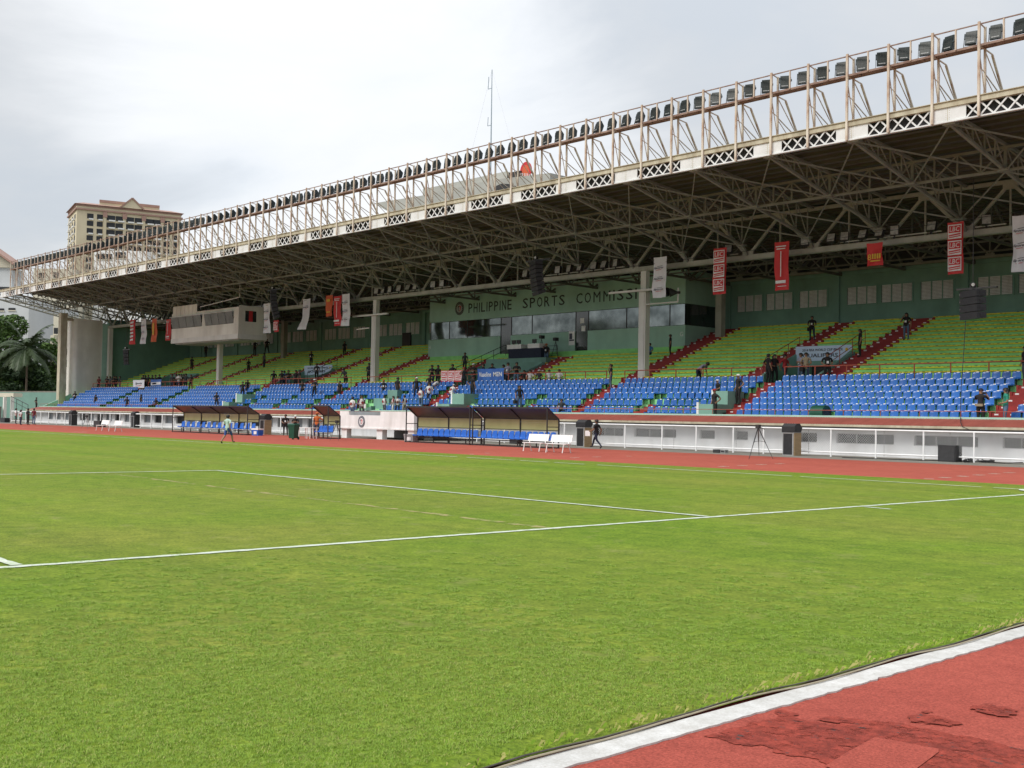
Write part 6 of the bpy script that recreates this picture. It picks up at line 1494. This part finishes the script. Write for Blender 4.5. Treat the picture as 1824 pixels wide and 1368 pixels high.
def make_body(name, J):
    keys = list(J); idx = {k: i for i, k in enumerate(keys)}
    me = bpy.data.meshes.new('sk'); me.from_pydata([tuple(J[k][0]) for k in keys], [(idx[a], idx[b]) for a, b in ED], [])
    ob = bpy.data.objects.new('sk', me); COL.objects.link(ob); ob.modifiers.new('skin', 'SKIN')
    for i, k in enumerate(keys):
        ob.data.skin_vertices[0].data[i].radius = J[k][1]; ob.data.skin_vertices[0].data[i].use_root = (k == 'pelvis')
    ss = ob.modifiers.new('sub', 'SUBSURF'); ss.levels = 1; ss.render_levels = 1
    dg = bpy.context.evaluated_depsgraph_get(); dg.update()
    nm = bpy.data.meshes.new_from_object(ob.evaluated_get(dg)); bpy.data.objects.remove(ob)
    V_ = [v.co.copy() for v in nm.vertices]; F_ = [tuple(p.vertices) for p in nm.polygons]; M_ = []
    for f in F_:
        c = sum((V_[i] for i in f), Vector())/len(f); best = (9, 1)
        for a, b, lab in SEG:
            p, q = J[a][0], J[b][0]; d = q-p; t = max(0, min(1, (c-p).dot(d)/d.length_squared)); r = (J[a][1][0]*(1-t)+J[b][1][0]*t)
            e = (c-(p+d*t)).length-r
            if lab == 1 and a.startswith('sh') and t > .72: continue
            if e < best[0]: best = (e, lab)
        M_.append(best[1])
    mb = MB(); mb.v = [tuple(v) for v in V_]; mb.f = F_; mb.m = M_
    # hands: a palm end with four unequal fingers and a thumb
    for s in 'RL':
        w_, h_ = J['wri'+s][0], J['hnd'+s][0]; d = (h_-w_).normalized(); sx = 1 if s == 'L' else -1
        side = d.cross(Vector((sx*1.0, 0, 0.001))).normalized() if abs(d.x) < .9 else d.cross(Vector((0,0,1))).normalized(); nrm = d.cross(side)
        for k, ln in enumerate((.062,.072,.068,.054)):
            b0 = h_+side*(k-1.5)*.017+d*.012; b1 = b0+d*ln*.55+nrm*.004; b2 = b1+(d*.8-nrm*.5*sx).normalized()*ln*.5
            mb.tube(b0, b1, .0085, .008, n=5, m=0); mb.tube(b1, b2, .008, .006, n=5, m=0)
        t0 = w_.lerp(h_, .5)+side*-.026; t1 = t0+(d*.6-side*.7).normalized()*.035; mb.tube(t0, t1, .010, .009, n=5, m=0); mb.tube(t1, t1+(d*.95-side*.2).normalized()*.028, .009, .006, n=5, m=0)
    # face
    hd, hb, ht = J['head'][0], J['hbase'][0], J['htop'][0]; upv = (ht-hb).normalized(); fr_ = Vector((0,-1,0)); fr_ = (fr_-upv*fr_.dot(upv)).normalized(); sd_ = upv.cross(fr_)
    c = hd-upv*.01
    n0 = c+fr_*.086+upv*.012; n1 = c+fr_*.112-upv*.026
    mb.add([n0, n1-sd_*.016, n1+sd_*.016, n1+fr_*.004-upv*.012-fr_*.02], [(0,1,2),(1,3,2),(0,3,1),(0,2,3)], 0)
    for q in (-1, 1):
        e = c+fr_*.084+sd_*q*.033+upv*.014; mb.add([e-sd_*.013-upv*.005,e+sd_*.013-upv*.005,e+sd_*.012+upv*.006,e-sd_*.012+upv*.006,e+fr_*.006], [(0,1,4),(1,2,4),(2,3,4),(3,0,4)], 4)
        e = c+sd_*q*.082+fr_*.0; mb.ball(e, (.012,.022,.03), 6, 4, 0)
    e = c+fr_*.083-upv*.055; mb.add([e-sd_*.024-upv*.004,e+sd_*.024-upv*.004,e+sd_*.022+upv*.005,e-sd_*.022+upv*.005,e+fr_*.006], [(0,1,4),(1,2,4),(2,3,4),(3,0,4)], 4)
    me2 = mb.mesh(name, [SKIN, C_BLK, C_BLK, SHOE, EYE, C_BLK]); bm = bmesh.new(); bm.from_mesh(me2); bmesh.ops.recalc_face_normals(bm, faces=bm.faces); bm.to_mesh(me2); bm.free()
    me2.polygons.foreach_set('use_smooth', [True]*len(me2.polygons))
    TOPZ[name] = max(v[2] for v in mb.v)+.015
    HEADM[name] = (c.copy(), upv.copy(), fr_.copy(), sd_.copy(), J)
    return me2
BODY = {k: make_body(k, J) for k, J in POSES.items()}
def head_frame(pose):
    c, u, f, s, J = HEADM[pose]
    return Matrix(((s.x,-f.x,u.x,c.x),(s.y,-f.y,u.y,c.y),(s.z,-f.z,u.z,c.z),(0,0,0,1)))
GEAR = {}
def gear(pose, kind):
    """hair, caps, vests and other pieces, made once for each pose"""
    if (pose, kind) in GEAR: return GEAR[(pose, kind)]
    m = MB(); M4 = head_frame(pose); J = HEADM[pose][4]
    if kind in ('hair', 'long'):
        m.ball((0,.012,.012), (.096,.104,.098), 12, 6, zmin=-.15)
        m.ball((0,.035,-.02), (.090,.085,.085), 10, 5, zmin=-.7)
        if kind == 'long': m.add([(-.08,.03,.0),(.08,.03,0),(.09,.11,0),(-.09,.11,0),(-.095,.03,-.30),(.095,.03,-.30),(.085,.12,-.33),(-.085,.12,-.33)], [(0,3,2,1),(4,5,6,7),(0,1,5,4),(1,2,6,5),(2,3,7,6),(3,0,4,7)])
    elif kind == 'cap':
        m.ball((0,.008,.022), (.098,.106,.092), 12, 5, zmin=0.0); m.prism([(-.075,-.08,.02),(.075,-.08,.02),(.06,-.17,.012),(-.06,-.17,.012)], (0,0,.012)); m.tube((0,.008,.022),(0,.008,.024),.1,n=12)
    elif kind in ('vest', 'badge', 'crossback', 'crossfront', 'pouch'):
        p, w_, ch, uc = J['pelvis'][0], J['waist'][0], J['chest'][0], J['uchest'][0]; ax = (uc-p).normalized(); fr_ = Vector((0,-1,0)); fr_ = (fr_-ax*fr_.dot(ax)).normalized(); sd_ = ax.cross(fr_)
        B4 = Matrix(((sd_.x,-fr_.x,ax.x,p.x),(sd_.y,-fr_.y,ax.y,p.y),(sd_.z,-fr_.z,ax.z,p.z),(0,0,0,1))); M4 = B4
        if kind == 'vest':
            rings = [(-.02,.150,.128),(.15,.158,.132),(.30,.172,.138),(.42,.180,.128),(.49,.145,.095),(.525,.08,.07)]; n = 14; vs = []
            for z, rx, ry in rings:
                for i in range(n): a = 2*PI*i/n; vs.append((rx*math.cos(a), ry*math.sin(a), z))
            m.add(vs, [(j*n+i, j*n+(i+1)%n, (j+1)*n+(i+1)%n, (j+1)*n+i) for j in range(len(rings)-1) for i in range(n)])
        elif kind in ('crossback', 'crossfront'):
            yy = .150 if kind == 'crossback' else -.154; a_, c_ = .038, .105
            m.prism([(-a_,yy,.12),(a_,yy,.12),(a_,yy,.20),(c_,yy,.20),(c_,yy,.275),(a_,yy,.275),(a_,yy,.355),(-a_,yy,.355),(-a_,yy,.275),(-c_,yy,.275),(-c_,yy,.20),(-a_,yy,.20)], (0,.012,0))
        elif kind == 'badge': m.box(-.05,.05,-.150,-.138,.16,.29)
        elif kind == 'pouch': m.box(-.15,.15,.10,.16,.0,.11); m.tube((-.16,.0,.05),(.16,.0,.05),.02,n=6)
    elif kind == 'bag':
        h = J['hndR'][0]; M4 = Matrix.Translation(h+Vector((-.05,-.02,-.02))); m.box(-.09,.09,-.14,.14,-.34,-.10); m.bar((0,-.1,-.1),(0,0,.02),.02,.02); m.bar((0,.1,-.1),(0,0,.02),.02,.02)
    elif kind == 'paper':
        h = J['hndL'][0]; M4 = Matrix.Translation(h); m.box(-.012,.012,-.22,.06,-.28,.03)
    elif kind == 'camera':
        h = J['hndR'][0].lerp(J['hndL'][0], .5); M4 = Matrix.Translation(h); m.box(-.07,.07,-.05,.03,-.03,.06); m.tube((0,-.05,.01),(0,-.16,.01),.035,n=8)
    m.v = [tuple(M4 @ Vector(v)) for v in m.v]
    me = m.mesh(kind, HAIRM); bm = bmesh.new(); bm.from_mesh(me); bmesh.ops.recalc_face_normals(bm, faces=bm.faces); bm.to_mesh(me); bm.free()
    if kind in ('hair','long','cap','vest'): me.polygons.foreach_set('use_smooth', [True]*len(me.polygons))
    GEAR[(pose, kind)] = me; return me
NMG = {'hair':'hair','long':'hair','cap':'cap','vest':'vest','crossback':'red_cross','crossfront':'red_cross','badge':'badge','pouch':'waist_bag','bag':'shoulder_bag','paper':'paper_sheet','camera':'hand_camera'}
def floor_at(x, y):
    if y >= 45.6:
        for a, b in VOM:
            if a < x < b and y < VY-.3: return 4.0
        return upz(min(UN-1, int((y-UY0)/URUN)))
    if y >= 43.66: return 4.0
    rows = CR if -87.5 < x < -29.75 else LR
    z = rows[0][1]
    for i, (yb, zz) in enumerate(rows):
        f = 37.86 if i == 0 else yb-.63
        if rows is CR and i == 2: f = 40.67
        if rows is CR and i == 1: f = 39.55
        if y >= f: z = zz
    return z
def person(px, yh, where, pose, rz, shirt, trous, label, hair='hair', cap=None, extra=(), yf=None, calf=None, shoes=None, scale=None):
    top = TOPZ[pose]
    if where == 'ground':
        q = at(px, yf, Z=.0); zz = .03 if q.y < 16.2 else .006; z = zz; h = at(px, yh, Y=q.y).z-z; p = Vector((q.x, q.y, z))
    elif where[0] == 'Y':                                   # a known depth and floor level
        _, Y, z = where; q = at(px, yh, Y=Y); h = q.z-z; p = Vector((q.x, Y, z))
    else:
        r0, r1 = {'low': (38.0, 43.6), 'walk': (44.25, 45.3), 'up': (45.7, 57.0)}[where]; best = None; want = top*.99
        k = r0
        while k < r1:
            q = at(px, yh, Y=k); z = floor_at(q.x, k); e = abs(q.z-z-want)
            if best is None or e < best[0]-.004: best = (e, q, z, k)
            k += .08
        _, q, z, k = best; h = q.z-z; p = Vector((q.x, k, z))
        if where == 'up': p.y = q.y
    s = scale or max(.86, min(1.10, h/top))
    t = thing('person', label, 'person', p, None, rz); t.scale = (s*1.16, s*1.16, s)
    b = link('body', BODY[pose], t)
    for i, mm in enumerate((SKIN, shirt, trous, shoes or SHOE, EYE, calf or trous)):
        b.material_slots[i].link = 'OBJECT'; b.material_slots[i].material = mm
    def add(kind, mm, par=None):
        o = link(NMG[kind], gear(pose, kind), par or t)
        if mm is not HAIRM:
            o.material_slots[0].link = 'OBJECT'; o.material_slots[0].material = mm
        return o
    if cap: add('cap', cap)
    if hair and not (cap and hair == 'hair'): add(hair, HAIRM)
    for e in extra:
        if e == 'vest':
            v = add('vest', C_WHT); add('crossback', C_RED, v); add('crossfront', C_RED, v)
        else: add(e, {'badge': INKW, 'pouch': C_KHA, 'bag': C_BLK, 'paper': INKW, 'camera': BLACK}[e])
    return t
K, J_, DJ, N_ = C_BLK, C_JEAN, C_DKJ, C_NVY
AWAY, CAMF, PIT = PI, .8, 0.0
P_ = [
 # on the ground
 (28,727.5,'ground','stand',AWAY-.3,C_WHT,N_,'taller of two medics in red cross vests at the far left',dict(yf=755.5,extra=('vest',))),
 (36.5,730,'ground','stand',AWAY,C_WHT,DJ,'person in a white red cross vest and jeans, second from the left edge',dict(yf=757,extra=('vest',),hair='long')),
 (49.5,727.5,'ground','rest',AWAY+.2,K,K,'person all in black standing beside a dark red shirt at the far left',dict(yf=757)),
 (60,727.5,'ground','stand',AWAY+.5,C_DRED,J_,'person in a dark red shirt and jeans at the far left fence',dict(yf=756.5)),
 (405,745,'ground','walk',AWAY+.35,C_TEA,C_ROY,'player in pale shirt and blue shorts walking on the pitch edge',dict(yf=792,calf=SKIN)),
 (508,738.5,'ground','rest',.9,K,K,'guard in black with a white badge standing left of the green bin',dict(yf=776,extra=('badge',))),
 (525.5,740.5,'ground','cross',.8,K,K,'guard in black with a white cap standing behind the green bin',dict(yf=777,cap=C_WHT)),
 (564,735,'ground','hip',.5,C_ORG,DJ,'person in an orange headscarf standing behind the small officials shelter',dict(yf=779,cap=C_ORG)),
 (1062,747.5,'ground','walk',-1.35,K,C_NVY,'man in black walking left past the speaker crate with papers in his hand',dict(yf=800,extra=('paper',))),
 # lower terrace
 (65,708,'low','hip',AWAY,K,K,'person in black standing at the left end of the front row passage',{}),
 (111,688.5,'low','stand',.4,K,DJ,'person in black beside the end pillar at the left end of the blue seats',{}),
 (133.5,697,'low','rest',.6,K,DJ,'person in black with a white badge left in the far left blue seats',dict(extra=('badge',))),
 (170.5,703,'low','stand',.3,K,K,'person in black in the far left front rows, alone before a green step',{}),
 (226.5,707,'low','phone',.4,K,N_,'person in black front rows left, with an arm raised to the ear',{}),
 (251.7,702.5,'low','stand',AWAY,K,K,'broad person in black in the left front rows above the speaker crate',{}),
 (278,709,'low','sit',.5,K,K,'person with a red cap seated low in the left front row',dict(cap=C_RED,where_z=1)),
 (386,699,'low','rest',.7,K,DJ,'person in black standing above the left team shelter',{}),
 (340.5,667.5,('Y',44.3,4.0),'cross',.6,K,K,'tall person in black standing at the gangway top left of the booth column',{}),
 (432.5,680,'low','walk',.9,K,K,'person in black stooping beside another at the left stair block',{}),
 (441,676.5,'low','lean',1.1,K,DJ,'person in black and jeans leaning over beside the left stair block',{}),
 (538.8,679,'low','rest',.7,K,K,'person in black among mid blue seats, left of a white capped one',dict(yf=None)),
 (560.7,675.5,'low','cross',.6,K,K,'white capped person in black among the blue seats above the small shelter',dict(cap=C_WHT,extra=('badge',))),
 (605.5,679,'low','stand',.2,K,K,'person in black with short hair among the blue seats, above the white balcony left end',{}),
 (657.5,647,('Y',46.3,4.55),'rest',.3,C_TEE,K,'person in charcoal standing in front of the mid stand column foot',{}),
 (683.5,677,'low','rest',.8,K,J_,'person in jeans with an orange cap and a white badge among the blue seats',dict(cap=C_ORG,extra=('badge',))),
 (708.8,671.8,'low','stand',AWAY,K,K,'heavy person in black seen from behind among the blue seats',dict(scale=1.05)),
 (742.4,672.5,'low','hip',.9,K,N_,'person in black with a white cap above the red cross group',dict(cap=C_WHT)),
 (616.5,655.5,('Y',44.4,4.0),'lean',.3,C_TEE,K,'person in charcoal leaning over the red walkway rail in mid stand',{}),
 # red cross volunteers by the balcony
 (628.3,707,('Y',36.9,1.32),'stand',AWAY+.2,C_WHT,J_,'red cross volunteer in jeans seen from behind on the balcony',dict(extra=('vest',))),
 (644.6,704.5,('Y',37.2,1.32),'rest',1.4,C_DRED,C_GRY,'red cross volunteer in grey trousers turned sideways on the balcony',dict(extra=('vest','paper'))),
 (685,704.8,('Y',38.4,1.67),'rest',AWAY,C_TEE,C_GRY,'red cross volunteer bending over a notebook behind the balcony wall',dict(extra=('vest',))),
 (700.8,709.5,('Y',38.3,1.67),'rest',-.8,C_RED,C_WHT,'smaller red cross volunteer in white trousers behind the balcony wall',dict(extra=('vest',),hair='long')),
 (708.5,707.3,('Y',38.6,1.67),'cross',.9,C_WHT,DJ,'red cross volunteer facing the pitch, middle of the group of three',dict(extra=('vest',))),
 (720.7,704.2,('Y',38.3,1.67),'rest',-1.2,K,C_KHA,'red cross volunteer standing sideways left of the long shelter roof',dict(extra=('vest',))),
 (750.2,690,'low','rest',AWAY+.3,C_DRED,J_,'red cross volunteer in blue jeans standing on the steps above the long shelter',dict(extra=('vest',))),
 (765,682.5,'low','walk',.9,C_WHT,K,'red cross volunteer in black trousers and white shoes carrying papers',dict(extra=('vest','paper'),shoes=SHOEW)),
 (773.6,678,'low','bend',1.6,C_WHT,C_GRY,'red cross volunteer in grey trousers stooping above the long shelter',dict(extra=('vest',))),
 (803.8,684.2,'low','lean',AWAY+.2,C_WHT,DJ,'red cross volunteer with white cap bending beside the teal stair block',dict(extra=('vest',),cap=C_WHT)),
 # centre
 (826.5,654.5,('Y',43.2,3.66),'phone',1.2,C_TEE,K,'person with a reddish cap holding a phone below the walkway rail',dict(cap=C_RED)),
 (843.7,644,('Y',44.6,4.0),'cross',.5,K,K,'person in black with a white cap beside the blue sponsor banner',dict(cap=C_WHT,extra=('badge',))),
 (841.8,671.5,'low','hip',AWAY,K,K,'large person in black standing at the gangway below the blue banner',dict(scale=1.08)),
 (828.3,628.2,'up','stand',.3,C_TEE,K,'tall person in charcoal standing on the green benches above the banners',{}),
 (806.5,640,('Y',44.5,4.0),'rest',.5,K,K,'person in black with a badge behind the red and white rail banner',dict(extra=('badge',))),
 (769.8,646.6,('Y',44.6,4.0),'cross',.5,K,DJ,'person in black with printed shirt left of the rail banners, shorter of two',{}),
 (780.6,642.4,('Y',44.9,4.0),'stand',.2,K,K,'taller person in black left of the rail banners',{}),
 (765.3,668,'low','rest',.7,K,K,'person in black bending forward below the walkway left of the rail banners',{}),
 (861,642.6,('Y',45.0,4.0),'cross',-.5,K,K,'person in black behind the left half of the blue banner',{}),
 (877,641,('Y',45.2,4.0),'rest',.9,K,K,'person in black with a white shirt print behind the right half of the blue banner',{}),
 (897.3,632.8,('Y',46.9,4.0),'rest',.2,C_TEE,K,'person in charcoal at the back of the middle vomitory',dict(extra=('badge',))),
 (905,637.2,('Y',44.9,4.0),'rest',.3,C_LAV,DJ,'person in a striped shirt with a badge right of the blue banner',dict(extra=('badge',))),
 (920.7,637.8,('Y',44.7,4.0),'cross',.6,K,J_,'person in black and light jeans at the walkway rail right of the striped shirt',{}),
 (934,647.5,('Y',45.1,4.0),'sit',.5,K,K,'seated person in black, dark hair, left of the white shirts',dict(scale=1.0)),
 (944.5,652,('Y',44.9,4.0),'sit',.7,C_WHT,C_GRY,'seated person in a white shirt behind the rail, leftmost of the seated four',dict(scale=1.0)),
 (960.7,654,('Y',45.2,4.0),'sit',.3,C_TEE,K,'seated person in dark green with a white cap',dict(cap=C_WHT,scale=1.0)),
 (978.5,652,('Y',45.2,4.0),'sit',.9,C_WHT,K,'seated person in white with a lanyard, third of the seated four',dict(scale=1.0,extra=('badge',))),
 (996.5,650.5,('Y',45.2,4.0),'sit',.5,C_WHT,K,'seated person in a white shirt at the right end of the seated four',dict(scale=1.0)),
 (973.6,612.3,'up','phone',.3,K,J_,'person with an orange cap and jeans standing on the steps by the platform',dict(cap=C_ORG,extra=('badge',))),
 (925.7,686.8,'low','stand',1.2,K,J_,'woman with long dark hair and jeans standing alone above the right shelter unit',dict(hair='long',extra=('bag',))),
 (1000.3,714.5,'low','sit',.8,C_TEE,K,'person seated in the front row, leaning on the rail right of the long shelter',dict(scale=1.0)),
 (1088.5,649,('Y',43.2,3.66),'phone',-.9,K,J_,'person in jeans with a hand at the head, at the gangway below the tall column',dict(extra=('badge',))),
 (1194.2,596,'up','stand',-.9,K,K,'person in black standing before the right end of the teal box',{}),
 (1157.5,611.5,'up','sit',.2,C_BLU,N_,'person in blue half hidden behind the tall column',dict(scale=1.0)),
 (1254.5,644.5,('Y',44.9,4.0),'bend',1.5,C_LAV,N_,'man in a pale checked shirt bending down over the lowest yellow bench',dict(shift=-.45)),
 (1278.3,676.3,'low','rest',-.5,K,K,'person in black with a black and white cap left of the teal block',dict(cap=C_WHT)),
 (1273,693.2,'low','hip',-.3,K,K,'person with a red cap in black before the teal stair block on the right',dict(cap=C_RED,extra=('bag',))),
 (1315.5,667,'low','hip',-.4,K,K,'large person in black with a white cap on the red steps of the right gangway',dict(cap=C_WHT)),
 (1369,621.3,('Y',45.0,4.0),'hip',AWAY-.4,K,K,'person in black seen from behind at the left side of the right vomitory',{}),
 (1379.8,622.6,('Y',45.5,4.0),'rest',1.2,K,K,'person in black close behind another at the right vomitory',dict(hair='long')),
 (1398.3,623.8,('Y',46.0,4.0),'walk',1.4,C_RED,DJ,'person in a red shirt hurrying into the right vomitory',{}),
 (1426.8,620.5,('Y',45.3,4.0),'cross',-.3,C_LAV,J_,'person in a printed shirt and jeans at the right vomitory',dict(extra=('badge',))),
 (1436,626,('Y',45.0,4.0),'rest',.3,C_KHA,DJ,'person in khaki beside the printed shirt at the right vomitory',dict(extra=('bag',))),
 (1474,614.5,('Y',45.4,4.0),'rest',.7,K,K,'person in black with a badge, right of the group at the right vomitory',dict(extra=('badge',))),
 (1446.6,563.3,'up','rest',.4,K,DJ,'person in black with a shoulder bag high on the red steps',dict(extra=('badge','bag'))),
 (1532,586.6,'up','stand',-.9,K,K,'woman in black with long hair standing on the steps right of the pale banner',dict(hair='long')),
 (1614.6,557.4,'up','phone',.2,K,J_,'woman in jeans with long hair high up on the right-hand red steps',dict(hair='long',extra=('badge',))),
 (1747,692.5,('Y',38.2,1.55),'photo',AWAY,K,K,'photographer in black with a beige waist bag at the front rail on the right',dict(extra=('pouch','camera'),cap=C_NVY)),
 (1791.5,688.5,('Y',38.3,1.55),'rest',-1.0,C_GRN,J_,'woman in a patterned top and jeans at the right gangway foot',dict(hair='long')),
 (1826,617,('Y',45.2,4.0),'stand',-.6,K,C_GRY,'person in black half cut by the right edge at the walkway',{}),
 # left
 (157,670,('Y',44.4,4.0),'stand',.3,K,K,'person in black alone on the walkway before the curved pier',{}),
 (168.5,673.2,('Y',44.8,4.0),'rest',.6,C_LAV,DJ,'short person in pale shirt, left of the teal strip on the walkway',{}),
 (176.5,671,('Y',44.5,4.0),'cross',.5,C_DRED,N_,'person in dark red on the walkway left of the thin left column',{}),
 (191,668.5,('Y',44.3,4.0),'cross',.5,K,K,'person in black on the walkway at the thin left column',{}),
 (196.3,670.5,('Y',44.9,4.0),'rest',.2,C_GRY,DJ,'person in grey just right of the thin left column',dict(hair='long')),
 (203.5,667.5,('Y',44.5,4.0),'cross',.9,K,K,'broader person in black right of the thin left column',{}),
 (207.3,669,('Y',45.0,4.0),'stand',.2,K,DJ,'person in black behind the broader one near the left column',{}),
 (213.4,670.3,('Y',44.7,4.0),'hip',-.3,C_TEE,C_GRY,'person in charcoal at the lowest green bench at the far left',{}),
 (255,666,('Y',44.6,4.0),'cross',.5,K,K,'person in black right of the white rail banner, first of a row of six',{}),
 (259,665,('Y',45.0,4.0),'stand',.2,K,K,'second person in black of the row behind the left rail banners',{}),
 (264.3,665,('Y',44.5,4.0),'rest',.6,K,K,'third person in black of the row behind the left rail banners',{}),
 (271.5,663,('Y',45.2,4.0),'cross',.3,K,DJ,'taller fourth person of the row behind the blue left rail banner',{}),
 (277,667,('Y',44.9,4.0),'rest',-.2,C_TEE,K,'short fifth person of the row behind the blue left rail banner',{}),
 (284,664.4,('Y',44.7,4.0),'stand',.7,K,K,'last person in black of the row behind the blue left rail banner',{}),
 (307,664,('Y',44.8,4.0),'rest',.3,C_TEE,DJ,'person in charcoal at the left vomitory, first of the crowd there',{}),
 (314,661.4,('Y',45.2,4.0),'stand',.4,C_GRY,K,'taller person in grey in the crowd at the left vomitory',{}),
 (318.8,664,('Y',44.6,4.0),'cross',.9,C_WHT,DJ,'person in white in the crowd at the left vomitory',{}),
 (323.2,662,('Y',45.3,4.0),'rest',.2,K,K,'person in black behind the white shirt at the left vomitory',{}),
 (327.5,660.2,('Y',45.7,4.0),'stand',.5,K,DJ,'tallest person in black at the left vomitory',{}),
 (331.3,663,('Y',44.8,4.0),'hip',.5,C_TEE,K,'right-hand person in charcoal at the left vomitory',{}),
 (342,636,'up','stand',.4,K,K,'person in black standing on the green benches left of the booth column',{}),
 (367,614,'up','stand',.3,K,K,'person in black on the top row below the commentary booth',{}),
 (454.5,606.6,'up','hip',.3,K,K,'person in black on the top row below the booth, left of two',{}),
 (476,604,'up','walk',.7,K,K,'person in black stepping along the top row right of the booth, right of two',{}),
 (471,629,'up','stand',AWAY,C_GRY,N_,'person in grey on the upper green benches right of the booth column',{}),
 (443,640,'up','rest',.4,K,K,'person in black on the green benches, mid height, right of the booth column',{}),
 (554.5,626,'up','rest',.4,K,K,'person in black on the green benches above the pale left banner',dict(extra=('badge',))),
 (614,608,'up','stand',.3,K,K,'person in black standing on the red steps high left of the tall mid column',{}),
 (488,656,('Y',44.8,4.0),'stand',1.2,K,K,'person in black at the left side of the vomitory left of mid stand',{}),
 (489.5,669.5,('Y',44.3,4.0),'sit',.6,C_DRED,K,'person in dark red crouching at the rail left of mid stand',dict(scale=.95)),
 (502,656,('Y',45.0,4.0),'rest',.6,K,N_,'person in black, left of a blue shirt in the vomitory left of mid stand',{}),
 (506.7,657.2,('Y',45.4,4.0),'stand',.3,C_BLU,DJ,'person in a blue shirt in the vomitory left of mid stand',dict(extra=('badge',))),
 (514,656.4,('Y',44.9,4.0),'cross',.9,K,J_,'person in black and jeans right of the blue shirt in the vomitory',{}),
 (527.4,656.3,('Y',45.2,4.0),'hip',.2,K,K,'person in black left of the pale banner in the vomitory',{}),
 (534.2,655.8,('Y',44.9,4.0),'stand',AWAY-.3,K,K,'person in black seen from behind left of the pale banner',{}),
 (564.5,647.6,('Y',47.0,4.85),'rest',.6,C_TEE,K,'person in charcoal standing on the steps before the pale left banner',dict(extra=('badge',))),
]
for px_, yh_, wh_, po_, rz_, sh_, tr_, lb_, kw in P_:
    kw = dict(kw); kw.pop('where_z', None); sft = kw.pop('shift', 0)
    if 'yf' in kw and kw['yf'] is None: kw.pop('yf')
    t = person(px_, yh_, wh_, po_, rz_, sh_, tr_, lb_, **kw)
    if sft: t.location.x += sft
